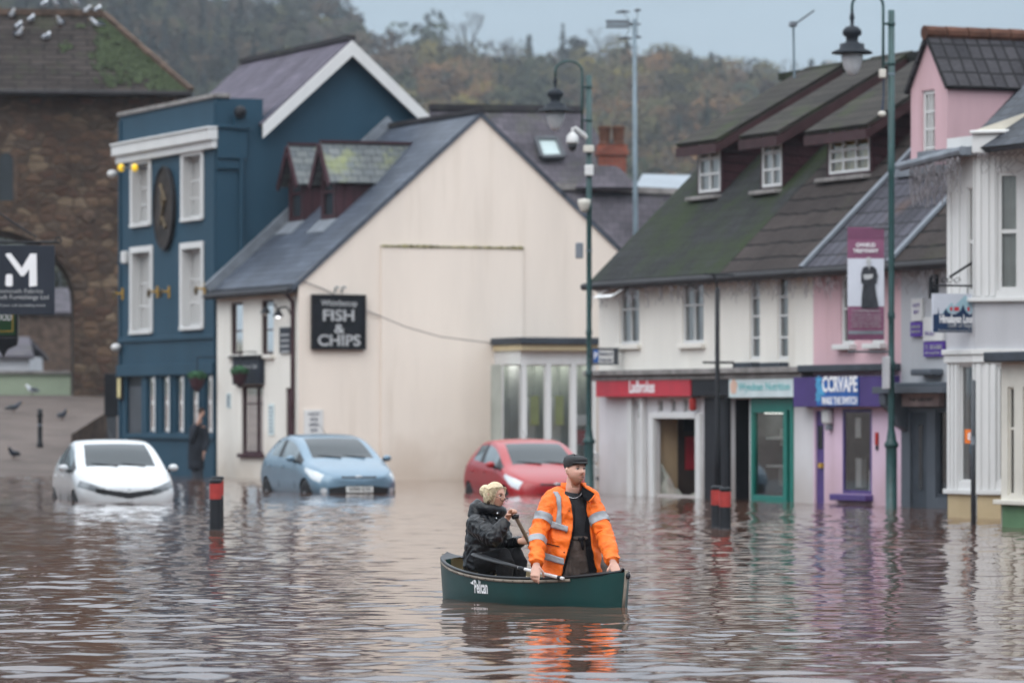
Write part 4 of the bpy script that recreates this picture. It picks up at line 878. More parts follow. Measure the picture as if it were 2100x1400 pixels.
# ---------------------------------------------------------------- right-hand row of shops
PR = Vector((1.79, 84.7, 0)); fr = Fac(PR, -DST, -DIN)
ZEV, PITCH, RID = 4.30, 44.0, 4.0; TP = math.tan(R(PITCH)); ZRD = ZEV+TP*RID
ub = lambda px: fr.uz(px, 700)[0]
u_a, u_b, u_c, u_d, u_e = ub(1228), ub(1497), ub(1668), ub(1848), ub(1990)
def row_house(name, label, U0, U1, holes, wallm, roofm, lowz=None, lowm=None):
    h = thing(name, fr.pt((U0+U1)/2, 0, -3), label, 'building')
    mb = MB()
    if lowz:
        fr.wall(mb, U0, U1, -1.2, lowz, [q for q in holes if q[3] <= lowz+.02], .08, m=1); fr.wall(mb, U0, U1, lowz, ZEV, [q for q in holes if q[3] > lowz+.02], .06)
    else: fr.wall(mb, U0, U1, -1.2, ZEV, holes, .2)
    for u in (U0, U1):
        e = .01 if u == U0 else -.01
        mb.face([fr.pt(u+e,-1.2,-.01), fr.pt(u+e,ZEV,-.01), fr.pt(u+e,ZRD-.15,-RID), fr.pt(u+e,ZEV,-2*RID), fr.pt(u+e,-1.2,-2*RID)], [(0,0)]*5)
    mb.build('wall', [M[wallm], M[lowm or wallm]], h)
    mb = MB(); o_ = .26
    roof_quad(mb, fr.pt(U0,ZEV-o_*TP,o_), fr.pt(U1-.015,ZEV-o_*TP,o_), fr.pt(U1-.015,ZRD,-RID), fr.pt(U0,ZRD,-RID), .12); roof_quad(mb, fr.pt(U0,ZEV,-2*RID), fr.pt(U1-.015,ZEV,-2*RID), fr.pt(U1-.015,ZRD,-RID), fr.pt(U0,ZRD,-RID), .12)
    rf = mb.build('roof', M[roofm], h)
    mb = MB(); bar(mb, fr.pt(U0,ZRD+.02,-RID), fr.pt(U1-.02,ZRD+.02,-RID), .26, .14); mb.build('ridge_tile', M[roofm], rf)
    mb = MB(); mb.tube([fr.pt(U0+.01,ZEV-.3,.33), fr.pt(U1-.01,ZEV-.3,.33)], .07, 8); fr.box(mb, U0+.01, U1-.01, ZEV-.36, ZEV-.2, .004, .25); mb.build('gutter', M['gutter'], h)
    return h
P_E = fr.pt(0, ZEV, 0); N_E = (-DIN*TP+Vector((0,0,1))).normalized()
def shed_dormer(h, x0, x1, yb, yt, wr, bars, label=None, ztop=None, over=.3, cur=None):
    """flat-roofed dormer clad in dark boards, its roof running back to the ridge"""
    b0 = hit((x0+x1)/2, yb, P_E, N_E); fd_ = Fac(b0, -DST, -DIN); rr = -(b0-PR).dot(fr.n)
    u0, u1, zb, zt = fd_.rect(x0, yt, x1, yb); w = fd_.rect(*wr)
    mb = MB(); fd_.wall(mb, u0, u1, zb-.15, zt, [w], .06)
    D = RID-rr
    for u in (u0, u1): mb.face([fd_.pt(u,zb-.15,-.1), fd_.pt(u,zb-.15), fd_.pt(u,zt), fd_.pt(u,ZRD+.02,-D), fd_.pt(u,ZRD-.4,-D)], [(0,zb),(.1,zb),(.1,zt),(D,ZRD),(D,ZRD-.4)])
    dm = mb.build('dormer', M['cladding'], h)
    mb = MB(); sl = (ZRD+.04-zt)/D; ol = .34
    roof_quad(mb, fd_.pt(u0-ol,zt-over*sl+.1,over), fd_.pt(u1+ol,zt-over*sl+.1,over), fd_.pt(u1+ol,ZRD+.14,-D), fd_.pt(u0-ol,ZRD+.14,-D), .07); mb.build('dormer_roof', M['dormer_moss'], dm)
    mb = MB(); fd_.box(mb, u0-ol, u1+ol, zt-over*sl-.16, zt-over*sl+.02, over-.03, over)
    for u in (u0-ol+.01, u1+ol-.03): mb.hexa([fd_.pt(u,zt-over*sl-.16,over-.031), fd_.pt(u+.03,zt-over*sl-.16,over-.031), fd_.pt(u+.03,ZRD-.14,-D), fd_.pt(u,ZRD-.14,-D), fd_.pt(u,zt-over*sl+.02,over-.031), fd_.pt(u+.03,zt-over*sl+.02,over-.031), fd_.pt(u+.03,ZRD+.06,-D), fd_.pt(u,ZRD+.06,-D)])
    mb.build('bargeboard', M['maroon_wood'], dm)
    for q in ('x',): fd_.window(dm, w, fw=.055, bars=bars, rec=.0, curtain=cur, drape=(0,.5), back='room_pale', depth=.06, bw=.05, name='dormer_window')
    sm = MB(); fd_.box(sm, u0-.06, u1+.08, zb-.12, zb-.04, -.1, .24); sm.build('sill', M['concrete'], dm, bevel=.02)
    return dm
# openings
W1 = fr.rect(1271, 574, 1311, 706); W2 = fr.rect(1399, 560, 1443, 704); W3 = fr.rect(1537, 566, 1558, 737); W4 = fr.rect(1594, 563, 1616, 737)
dA = fr.rect(1301, 822, 1320, 1013); sA = fr.rect(1346, 858, 1432, 1014); dA = (dA[0], dA[1], -.55, dA[3])
pB = fr.rect(1494, 818, 1537, 1020); pB = (u_b+.06, pB[1], -.9, pB[3]); gB = fr.rect(1542, 822, 1628, 1028); gB = (gB[0], gB[1], -.7, gB[3])
tA = [fr.rect(x0, 818, x1, 846) for x0, x1 in ((1349,1359),(1376,1385),(1401,1410))]
zled = fr.uz(1440, 756)[1]
HA = row_house('corner_shop_house', 'white rendered shop house with betting shop below and mossy slate roof with two dark dormers', u_a, u_b, [W1, W2, dA, sA]+tA, 'white_render', 'slate_moss', zled, 'pale_render')
HB = row_house('narrow_shop_house', 'white rendered shop house with green shopfront, dark passage and brown tiled roof', u_b, u_c, [W3, W4, pB, gB], 'white_render', 'tile_brown', zled, 'pale_render')
pW = [fr.rect(1724, 560, 1752, 706), fr.rect(1786, 558, 1814, 704)]; dC = fr.rect(1671, 842, 1690, 1035); dC = (dC[0], dC[1], -.6, dC[3]); sC = fr.rect(1728, 838, 1788, 1012)
HC_ = row_house('pink_shop_house', 'pink shop house with purple fascia, grey tiled roof and tall pink gabled dormer', u_c, u_d, pW+[dC, sC], 'pink_render', 'tile_grey', zled, 'mauve_render')
wD = fr.rect(1903, 563, 1925, 612); sD = fr.rect(1918, 838, 1950, 1020); dD = fr.rect(1866, 845, 1900, 1040); dD = (dD[0], dD[1], -.7, dD[3])
HD = row_house('grey_shop_house', 'narrow grey shop house between the pink house and the white bay windowed building', u_d, u_e, [wD, sD, dD], 'grey_render', 'tile_brown', fr.uz(1890, 800)[1], 'slate_grey_paint')
# upper windows
w1 = fr.window(HA, W1, fw=.06, bars=((.5,), (.55,)), rec=.03, curtain='curtain_pale', back='room_pale', sill='white_render', drape=(0,.42)); fr.window(HA, W2, fw=.06, bars=((.5,), (.55,)), rec=.03, curtain='curtain_pale', back='room_pale', sill='white_render', drape=(0,.42))
mb = MB(); za, zb = W1[3]-.02, W1[3]-.42; uu0, uu1 = W1[0]+.02, W1[1]-.02     # open top light
def slab(u0, u1, s0, s1, m=0, o=0):
    f = lambda s, q: fr.pt(0, za-.30*s-.02*q, .02+.52*s+.05*q)
    P = [f(s0,0)+fr.u*u0, f(s0,0)+fr.u*u1, f(s1,0)+fr.u*u1, f(s1,0)+fr.u*u0, f(s0,1)+fr.u*u0, f(s0,1)+fr.u*u1, f(s1,1)+fr.u*u1, f(s1,1)+fr.u*u0]; mb.hexa(P, m)
slab(uu0, uu0+.07, 0, 1); slab(uu1-.07, uu1, 0, 1); slab(uu0+.07, uu1-.07, 0, .12); slab(uu0+.07, uu1-.07, .88, 1); cs = mb.build('open_casement', M['white_paint'], w1)
for r in (W3, W4):
    fr.window(HB, r, fw=.06, bars=((), (.52, .24, .76)), rec=.03, curtain='curtain_pale', back='room_pale', drape=(0,.42))
    mb = MB(); fr.box(mb, r[0]-.3, r[1]+.05, r[2]-.17, r[2]-.05, .003, .2); mb.build('sill', M['dark_grey'], HB, bevel=.02)
for r in pW: fr.window(HC_, r, fw=.06, bars=((.5,), (.5,)), rec=.03, back='room_pale', drape=(0,.42), curtain='curtain_pale', sill='white_paint', sillo=.14)
fr.window(HD, wD, 'dark_grey', fw=.05, bars=((.5,), ()), rec=.03, back='room_dark')
mb = MB(); u0, u1, z0, z1 = fr.rect(1893, 756, 1936, 770); fr.box(mb, u0, u1, z0, z1, .003, .25); mb.build('window_ledge', M['slate_grey_paint'], HD, bevel=.03)
# dormers
shed_dormer(HA, 1430, 1481, 398, 284, (1433, 288, 1477, 394), ((.5,), (.33, .66)), cur='curtain_pale'); shed_dormer(HA, 1560, 1606, 386, 268, (1563, 273, 1603, 383), ((.5,), (.3, .65)), cur='curtain_pale')
shed_dormer(HB, 1696, 1788, 358, 254, (1700, 259, 1783, 354), ((.333, .666), (.25, .5, .75)), cur='curtain_yellow')
mb = MB(); mb.face([fr.pt(u_b+1.0,ZRD-.06,-RID+.10)+Vector((0,0,.1)), fr.pt(u_b+2.2,ZRD-.06,-RID+.10)+Vector((0,0,.1)), fr.pt(u_b+2.2,ZRD+.12,-RID)+Vector((0,0,.02)), fr.pt(u_b+1.0,ZRD+.12,-RID)+Vector((0,0,.02))]); mb.build('lead_flashing', M['lead'], HB)
for h, u in ((HC_, u_c), (HD, u_d)):                     # lead strips at the party walls
    mb = MB(); bar(mb, fr.pt(u+.05,ZEV-.26*TP+.06,.26), fr.pt(u+.05,ZRD+.05,-RID), .14, .05); mb.build('valley_strip', M['lead'], h)
# tall pink dormer
b0 = hit(1868, 345, P_E, N_E); fp = Fac(b0, -DST, -DIN); u0 = 0.0; u1 = fp.uz(1943, 250)[0]
zb = b0.z; ze = fp.uz(1868, 178)[1]; zt = fp.uz(1902, 74)[1]; uc = (u0+u1)/2; wp = fp.rect(1890, 185, 1917, 350)
wp = (wp[0], wp[1], max(wp[2], zb-.2), wp[3]); D = 7.5
mb = MB(); fp.wall(mb, u0, u1, zb-.5, ze, [wp], .1); mb.face([fp.pt(u0,ze), fp.pt(u1,ze), fp.pt(uc,zt)], [(0,0)]*3)
for u in (u0, u1): mb.face([fp.pt(u,zb-1.2), fp.pt(u,ze), fp.pt(u,ze,-D), fp.pt(u,zb-1.2,-D)], [(0,0)]*4)
mb.face([fp.pt(u0,zb-1.2,-D), fp.pt(u1,zb-1.2,-D), fp.pt(u1,ze,-D), fp.pt(uc,zt,-D), fp.pt(u0,ze,-D)], [(0,0)]*5); dm = mb.build('gabled_dormer', M['pink_render'], HC_)
mb = MB(); sl = (zt-ze)/(uc-u0)
for s_ in (-1, 1):
    uo = uc+s_*(uc-u0+.12); zo = ze-.12*sl; roof_quad(mb, fp.pt(uo,zo+.06,.08), fp.pt(uo,zo+.06,-D), fp.pt(uc,zt+.06,-D), fp.pt(uc,zt+.06,.08), .07)
mb.build('dormer_roof', M['tile_dark'], dm)
mb = MB()
for i in range(18): a = .1-i*(D/18); mb.tube([fp.pt(uc,zt+.05,a), fp.pt(uc,zt+.05,a-D/18+.02)], [.125,.115], 10)
mb.build('ridge_tile', M['terracotta'], dm)
fp.window(dm, wp, fw=.07, bars=((.33,.66), (.52,.26,.76)), rec=.04, curtain='curtain_pale', drape=(0,.5), back='room_pale', depth=.06, name='dormer_window')
mb = MB(); fp.box(mb, u0-.15, u1+.3, zb-.16, zb-.02, -.05, .25); mb.build('flashing', M['lead'], dm)
mb = MB()
for k in range(26):                                      # dead buddleia on the wall
    a = fp.pt(u1+.03, ze-.55-rng.random()*.3, -2.3-rng.random()*.6); d = Vector((rng.normal()*.5, -.2*rng.random(), .2+rng.random()*.5)); mb.tube([a, a+d*.4, a+d*.8+Vector((0,0,-.1))], [.02,.012,.004], 4, cap=False)
o = thing('dead_shrub', fp.pt(u1+.03, ze-.7, -2.6), 'withered brown shrub growing out of the pink dormer side wall above the dark roof', 'plant'); mb.build('stem', M['dead_plant'], o)
n = 130; c_ = fp.pt(u1+.1, ze-.5, -2.5); quads_object('withered_leaves', np.array(c_)+rng.normal(size=(n,3))*np.array([.4,.06,.22]), rng.normal(size=(n,3)), np.full(n,.03), np.array((.09,.06,.045))[None,:]*(.6+.8*rng.random((n,1))), o)
# shop fronts ---------------------------------------------------
mb = MB(); fr.box(mb, u_a-.04, u_b, zled-.10, zled, .003, .32); fr.box(mb, u_a, u_b, zled-.2, zled-.104, .003, .24); mb.build('ledge', M['concrete'], HA, bevel=.015)
mb = MB(); fr.box(mb, u_b+.003, u_c, zled-.10, zled, .003, .32); fr.box(mb, u_b+.003, u_c, zled-.2, zled-.104, .003, .24); mb.build('ledge', M['concrete'], HB, bevel=.015)
mb = MB(); fr.box(mb, u_c+.003, u_d, zled-.10, zled+.02, .003, .32); mb.build('ledge', M['dark_grey'], HC_, bevel=.015)
def fascia(nm, lab, r, m, d0=.003, d1=.22):
    o = thing(nm, fr.pt((r[0]+r[1])/2, r[2], d0), lab, 'sign'); mb = MB(); fr.box(mb, *r, d0, d1); mb.build('sign_board', M[m], o, bevel=.008); return o, d1
zf1 = fr.uz(1340, 775)[1]-.02; zf0 = fr.uz(1340, 813)[1]
r = fr.rect(1243, 776, 1437, 813); o, d = fascia('betting_shop_sign', 'long red fascia sign with white lettering over the broken shop window', (r[0], r[1], zf0, zf1), 'red_sign')
fr.text(o, 'Ladbrokes', 1338, 794, 24, 'lettering_white', d+.004, 52, .02)
r = fr.rect(1438, 776, 1516, 813); o, d = fascia('blank_fascia_board', 'plain black fascia panel between the red sign and the pale sign', (r[0]+.005, r[1]-.005, zf0, zf1), 'black_paint', d1=.2)
r = fr.rect(1517, 776, 1650, 815); o, d = fascia('nutrition_shop_sign', 'pale fascia sign with teal lettering above the green shopfront', (r[0], r[1], zf0-.03, zf1), 'mint_panel')
fr.text(o, 'Wyedean Nutrition', 1590, 793, 16, 'teal_text', d+.004, 106, .01)
u, z = fr.uz(1527, 793); mb = MB(); mb.prism([fr.pt(u-.09,z-.12,d), fr.pt(u+.09,z-.12,d), fr.pt(u+.16,z+.05,d), fr.pt(u,z+.16,d), fr.pt(u-.14,z+.04,d)], fr.n*.006); mb.build('emblem', mat('peach', hexc(222,186,166), .6, .1, 3), o)
zp1 = fr.uz(1735, 770)[1]-.02; zp0 = fr.uz(1735, 834)[1]
r = fr.rect(1653, 770, 1846, 834); o, d = fascia('vape_shop_sign', 'deep purple fascia with blue CCRVAPE panel above the purple door', (r[0]+.02, r[1], zp0, zp1), 'purple_sign', d1=.26)
r = fr.rect(1704, 769, 1790, 833); mb = MB(); fr.box(mb, r[0], r[1], zp0+.02, zp1-.01, d+.003, d+.02); pn = mb.build('panel', M['blue_panel'], o)
fr.text(o, 'CCRVAPE', 1752, 789, 30, 'lettering_white', d+.024, 72, .03); fr.text(o, 'MAKE THE SWITCH', 1752, 822, 15, 'lettering_white', d+.024, 72, .02)
mb = MB()
for k, (x, y, s_) in enumerate(((1709,782,.16),(1712,800,.22),(1708,815,.14))): u, z = fr.uz(x, y); mb.raw([fr.pt(u+s_*math.cos(a)*(1 if i%2 else .5), z+.8*s_*math.sin(a)*(1 if i%2 else .5), d+.023) for i, a in enumerate(np.linspace(0, 2*math.pi, 12, endpoint=False))], [tuple(range(12))])
mb.build('splash_emblem', M['sky_blue_panel'], o)
# betting shop: door, broken window
mb = MB(); fr.box(mb, dA[0], dA[1], -.55, dA[3], -.09, -.04); dr = mb.build('door', M['white_paint'], HA)
u0, u1 = dA[0], dA[1]; mb = MB(); fr.box(mb, u0+.28, u1-.28, .62, 1.4, -.038, -.03); fr.box(mb, u0+.12, u1-.12, dA[3]-.32, dA[3]-.06, -.038, -.03); mb.build('pane', M['dark_pane'], dr); mb = MB(); fr.box(mb, u1-.16, u1-.1, .28, .44, -.038, .02); mb.build('handle', M['dark_steel'], dr)
mb = MB(); u0, u1, z0, z1 = sA                            # shop window frame, smashed glass, the room
for q in ((u0-.2,u0,z0-.06,z1+.1),(u1,u1+.2,z0-.06,z1+.1),(u0,u1,z1,z1+.1),(u0-.3,u1+.25,z0-.12,z0-.065)): fr.box(mb, *q, .003, .07)
fr.box(mb, dA[0]-.2, dA[0], -.6, zf0-.02, .003, .07); fr.box(mb, dA[1], dA[1]+.14, -.6, zf0-.02, .003, .1)
wf = mb.build('shop_window', M['white_paint'], HA, bevel=.01)
mb = MB(); fr.box(mb, u0-.2, u0-.13, -1, 2.2, -3.4, -.5); fr.box(mb, u0-.2, u1+.6, -1, 2.2, -3.5, -3.4); mb.build('room', M['room_brown'], wf); mb = MB(); fr.box(mb, u0-.2, u0-.125, -1, 2.2, -.5, -.085); mb.build('partition', M['room_tan'], wf)
mb = MB(); fr.box(mb, u0-.1, u1+.6, 2.05, 2.12, -3.3, -.1); mb.build('ceiling', M['room_pale'], wf)
mb = MB(); fr.box(mb, u0-.128, u0-.12, .5, 1.12, -.86, -.66); mb.build('wall_poster', M['red_sign'], wf); mb = MB(); fr.box(mb, u0-.129, u0-.10, 1.22, 1.6, -.9, -.62); mb.build('screen', M['black_paint'], wf)
mb = MB(); gl = lambda p: fr.pt(u0+(u1-u0)*p[0], z0+(z1-z0)*p[1], -.1)
for P in (((0,0),(.52,0),(.42,.07),(.33,.09),(.24,.20),(.12,.30),(.05,.38),(0,.41)), ((1,0),(.7,0),(.86,.05),(1,.1)), ((-.18,.30),(.02,.36),(.1,.2),(.0,.1),(-.1,.18))): mb.prism([gl(p) for p in P], fr.n*.012)
mb.build('broken_pane', mat('broken_glass', hexc(150,150,140), .1, .3, 4), wf)
for t_ in tA: fr.window(HA, t_, fw=.03, bars=((),()), rec=.03, back='room_dark', depth=.03, name='fanlight')
o = thing('alarm_bell_box', fr.pt(*fr.uz(1435,828), .2), 'red box fixed under the end of the red fascia next to the black one', 'alarm'); u, z = fr.uz(1434, 828); mb = MB(); fr.box(mb, u-.06, u+.08, z-.13, z+.12, .07, .2); mb.build('housing', M['rust_red'], o, bevel=.05)
mb = MB(); fr.box(mb, u-.05, u+.06, z+.121, z+.16, .0, .19); mb.build('bracket', M['dark_steel'], o)
# passage and green shopfront
mb = MB(); fr.box(mb, pB[0]-.3, pB[1]+.2, -1, 2.6, -3.2, -3.1); fr.box(mb, pB[0]-.06, pB[0], -1, 2.2, -3.1, -.085); fr.box(mb, pB[1], pB[1]+.05, -1, 2.2, -3.1, -.085); fr.box(mb, pB[0], pB[1], 2.1, 2.2, -3.1, -.1); mb.build('passage', M['black_paint'], HB)
r = fr.rect(1450, 818, 1470, 1020); mb = MB(); fr.box(mb, r[0], u_b-.06, -.8, zf0-.02, .004, .06); mb.build('dark_panel', M['black_paint'], HA); r2_ = fr.rect(1470, 818, 1494, 1020); mb = MB(); fr.box(mb, u_b, pB[0]-.01, -.8, zf0-.02, .004, .07); mb.build('dark_panel', M['black_paint'], HB)
u0, u1, z0, z1 = gB; mb = MB(); zt_ = fr.uz(1585, 846)[1]; ud = fr.rect(1609, 900, 1613, 1000)[0]
for q in ((u0,u0+.10,-.7,zf0-.05),(ud,ud+.14,-.7,zf0-.05),(u1-.1,u1,-.7,zf0-.05),(u0+.10,ud,zt_,zf0-.05),(ud+.14,u1-.1,zt_+.05,zf0-.05),(u0+.10,ud,-.7,.1)): fr.box(mb, *q, -.035, .03)
w = mb.build('shopfront', M['green_frame'], HB, bevel=.01)
mb = MB(); mb.face([fr.pt(u0,.1,-.02), fr.pt(ud,.1,-.02), fr.pt(ud,zt_,-.02), fr.pt(u0,zt_,-.02)]); mb.face([fr.pt(ud+.14,-.2,-.02), fr.pt(u1,-.2,-.02), fr.pt(u1,zt_,-.02), fr.pt(ud+.14,zt_,-.02)]); mb.build('pane', M['shop_glass'], w)
mb = MB(); fr.box(mb, u0-.02, u1+.3, -1, 2.3, -1.9, -1.8); fr.box(mb, u0-.02, u0, -1, 2.2, -1.8, -.04); fr.box(mb, u1, u1+.03, -1, 2.2, -1.8, -.04); mb.build('room', M['room_mid'], w)
mb = MB()
for k in range(9): uu = u0+.2+rng.random()*(ud-u0-.5); zz = .15+rng.random()*1.1; fr.box(mb, uu, uu+.25, zz, zz+.3, -.62-rng.random()*.12, -.3)
mb.build('display_goods', M['room_pale'], w); mb = MB(); fr.box(mb, u0+.1, ud-.1, zt_-.014, zt_-.004, -.7, -.2); mb.build('strip_light', M['strip_light'], w); mb = MB(); fr.box(mb, u0+.05, ud-.1, .6, .64, -.7, -.25); fr.box(mb, u0+.05, ud-.1, 1.1, 1.14, -.7, -.25); mb.build('display_shelf', M['curtain_pale'], w)
# vape shop
mb = MB(); fr.box(mb, dC[0], dC[1], -.6, dC[3], -.09, -.04); dr = mb.build('door', M['purple_door'], HC_); mb = MB(); fr.box(mb, dC[1]-.2, dC[1]-.08, .62, .7, -.038, .02); mb.build('handle', M['gold_paint'], dr); mb = MB(); fr.box(mb, dC[1]-.3, dC[1]-.12, .95, 1.35, -.038, -.03); mb.build('pane', M['dark_pane'], dr)
w = fr.window(HC_, sC, 'purple_door', fw=.06, bars=((),()), rec=.0, back='room_mid', gl='shop_glass', depth=.035, name='shop_window')
mb = MB(); fr.box(mb, sC[0]-.2, sC[1]+.05, sC[2]-.12, sC[2]-.01, -.02, .16); mb.build('sill', M['purple_door'], w, bevel=.015)
mb = MB(); u0, u1, z0, z1 = sC; fr.box(mb, u0+.1, u0+.3, z0+.95, z0+1.3, -.2, -.19); fr.box(mb, u1-.22, u1-.08, z0+.7, z1-.2, -.2, -.19); fr.box(mb, u0+.4, u0+.75, z0+.05, z0+.4, -.4, -.3); fr.box(mb, u0+.1, u0+.3, z0+.1, z0+.6, -.3, -.2); mb.build('window_display', M['curtain_pale'], w)
o = thing('shutter_motor_box', fr.pt(*fr.uz(1703,858)), 'white box lamp on the pink pier between purple door and window', 'lamp'); u, z = fr.uz(1703, 858); mb = MB(); fr.box(mb, u-.14, u+.14, z-.1, z+.17, .003, .12); mb.build('housing', M['white_paint'], o, bevel=.05); mb = MB(); fr.box(mb, u, u+.12, z-.2, z-.102, .02, .10); mb.build('lens', M['lead'], o)
o = thing('extinguisher_sign', fr.pt(*fr.uz(1800,898)), 'small red box on the pink pier between vape shop window and street lamp', 'alarm'); u, z = fr.uz(1800, 898); mb = MB(); fr.box(mb, u-.05, u+.05, z-.12, z+.10, .003, .04); mb.build('housing', M['rust_red'], o, bevel=.02); mb = MB(); fr.box(mb, u-.03, u+.03, z-.2, z-.125, .003, .03); mb.build('nozzle', M['black_paint'], o)
# grey shop
zc = fr.uz(1890, 799)[1]; mb = MB(); fr.box(mb, u_d-.1, u_e, zc-.06, zc+.05, .003, .5); fr.box(mb, u_d-.06, u_e, zc+.055, zc+.12, .003, .3); mb.build('canopy', M['slate_grey_paint'], HD, bevel=.01)
z1_ = fr.uz(1850, 885)[1]; mb = MB(); mb.prism([fr.pt(u_d+.05,zc-.065,.003), fr.pt(u_d+.05,zc-.065,.46), fr.pt(u_d+.05,zc-.25,.44), fr.pt(u_d+.05,zc-.4,.26), fr.pt(u_d+.05,z1_+.1,.16), fr.pt(u_d+.05,z1_,.003)], fr.u*.2); mb.build('corbel', M['slate_grey_paint'], HD, bevel=.02)
r = fr.rect(1862, 806, 1938, 833); o = thing('weathered_shop_sign', fr.pt((r[0]+r[1])/2, r[2]), 'faded pinkish sign board under the grey canopy', 'sign'); mb = MB(); fr.box(mb, *r, .003, .12); mb.build('sign_board', mat('faded_board', hexc(176,160,158), .7, .2, 3), o, bevel=.01); fr.text(o, 'THE GALLERY', 1902, 819, 8, 'slate_grey_paint', .124, 50)
mb = MB(); fr.box(mb, dD[0], dD[1], -.7, dD[3], -.09, -.04); dr = mb.build('door', M['dark_grey'], HD); mb = MB(); fr.box(mb, dD[0]+.25, dD[1]-.2, .3, dD[3]-.2, -.038, -.03); mb.build('pane', M['dark_pane'], dr)
w = fr.window(HD, sD, 'dark_grey', fw=.06, bars=((),()), rec=.03, back='room_mid', gl='shop_glass', depth=.06, name='shop_window'); mb = MB(); u0, u1, z0, z1 = sD; fr.box(mb, u0+.3, u0+.6, z0+.55, z0+.85, -.3, -.2); mb.build('window_display', M['violet_panel'], w); mb = MB(); fr.box(mb, u0+.2, u0+.8, z1-.6, z1-.3, -.5, -.4); mb.build('hanging_display', M['curtain_pale'], w)
def board(x0, y0, x1, y1, lab, m, lines, tm, d=.02):
    r = fr.rect(x0, y0, x1, y1); o = thing('wall_board', fr.pt((r[0]+r[1])/2, r[2]), lab, 'sign'); mb = MB(); fr.box(mb, *r, .003, .03+d); mb.build('sign_board', M[m], o, bevel=.004)
    for (t, x, y, hp, wp_) in lines: fr.text(o, t, x, y, hp, tm, .035+d, wp_)
board(1874, 612, 1896, 658, 'white letting board high on the grey house wall', 'white_paint', [('LET', 1885, 626, 7, 14), ('BY', 1885, 640, 7, 10)], 'violet_panel')
board(1872, 660, 1895, 690, 'purple letting board just below the white one on the grey house', 'violet_panel', [('LANDLORD', 1884, 670, 5, 18), ('SERVICES', 1884, 680, 5, 18)], 'lettering_grey')
board(1898, 650, 1938, 699, 'larger white letting board on the grey house behind the hanging mountain sign', 'white_paint', [('TO LET', 1912, 684, 8, 20)], 'violet_panel')
board(1899, 700, 1940, 731, 'purple telephone board below the larger white letting board', 'violet_panel', [('T: 01600', 1920, 712, 9, 34), ('all enquiries', 1918, 723, 5, 30)], 'lettering_grey')
# icicle lights under the eaves
def icicles(fc, U0, U1, z, d, label, dens=15, drop=.42):
    mb = MB()
    mb.tube([fc.pt(U0+(U1-U0)*i/30, z+.03*math.sin(i*2.1), d) for i in range(31)], .012, 4, cap=False)
    for i in range(int((U1-U0)*dens)):
        u = U0+rng.random()*(U1-U0); L = drop*(.25+.75*rng.random()); p = fc.pt(u, z, d); pts = [p]
        for k in range(1, 4): pts.append(p+fc.u*rng.normal()*.05+fc.n*rng.normal()*.03+Vector((0,0,-L*k/3)))
        mb.tube(pts, .006, 3, cap=False)
    tag(mb.build('icicle_lights', M['icicle_wire']), label, 'fairy lights', 'icicle lights along the eaves', 'thing')
icicles(fr, u_a+.2, u_b-.1, ZEV-.37, .3, 'icicle light string under the mossy white house eave'); icicles(fr, u_b+.1, u_c-.1, ZEV-.37, .3, 'icicle light string under the brown tiled eave of the white house'); icicles(fr, u_c+.1, u_d-.1, ZEV-.37, .3, 'icicle light string under the pink house eave'); icicles(fr, u_d+.1, u_e-.3, ZEV-.37, .3, 'icicle light string under the grey house eave')
o = thing('white_meter_post', Gp(1216,1013), 'short white pipe fittings stacked at the betting shop corner behind the street lamp', 'pipe'); c_ = fr.pt(u_a-.12, 0, .1); mb = MB(); mb.lathe([(.07,-.6),(.07,.35),(.13,.36),(.13,.52),(.08,.54),(.08,.62),(.13,.63),(.13,.8),(.07,.82)], c_, 12); mb.build('pipe', M['white_paint'], o)

# ---------------------------------------------------------------- white bay windowed restaurant on the right
B0 = Vector((6.58, 66.4, 0)); L1 = .88; f1 = Fac(B0, -DST, -DIN); B1 = f1.pt(L1, 0); dsp = (-DST+DIN).normalized(); nsp = (-DIN-DST).normalized(); f2 = Fac(B1, dsp, nsp); L2 = 1.05; B2 = f2.pt(L2, 0)
f0 = Fac(B0, (DST+DIN).normalized(), (DST-DIN).normalized()); L0 = .95
E = thing('bay_windowed_building', B1+DIN*2, 'white building with fluted pilasters and tall bay windows over two floors', 'building')
zS, zT = f1.uz(1970, 1003)[1], 5.42
lev = {'plinth': (-1.2, zS-.06), 'shop': (zS, f1.uz(1970, 727)[1]), 'apron': (f1.uz(1970, 716)[1], f1.uz(1970, 620)[1]), 'upper': (f1.uz(1970, 612)[1], zT)}
zs0, zs1 = lev['shop']; za0, za1 = lev['apron']; zu0, zu1 = lev['upper']
wl1 = f1.rect(1976, 750, 1998, 985); wl1 = (.38, min(wl1[1], L1-.06), zs0+.12, zs1-.16); wl2 = f2.rect(2043, 745, 2092, 980); wl2 = (wl2[0], L2-.12, zs0+.12, zs1-.16)
wu1 = f1.rect(1983, 385, 1998, 596); wu1 = (wu1[0], min(wu1[1], L1-.05), zu0+.1, wu1[3]); wu2 = f2.rect(2045, 352, 2091, 585); wu2 = (wu2[0], wu2[1], zu0+.1, wu2[3])
mb = MB()
for f, L, hs in ((f1, L1, [wl1, wu1]), (f2, L2, [wl2, wu2]), (f0, L0, [])):
    f.wall(mb, 0, L, zs0, zs1, [h for h in hs if h[3] < 2.6], .1); f.wall(mb, 0, L, zu0, zu1+.3, [h for h in hs if h[3] > 2.6], .1)
    e = .0
    f.wall(mb, 0, L, za0, za1, (), m=1)
    f.wall(mb, .03, L-.03, -1.2, zs0-.07, (), m=2)
pl = B2+DIN*.0; fm = Fac(B2, -DST, -DIN); fmh = [(2.6, 3.5, 3.2, 4.8), (4.8, 5.7, 3.2, 4.8), (4.4, 6.2, .3, 2.0)]; fm.wall(mb, 0, 7, -1.2, zu1+.3, fmh, .08)
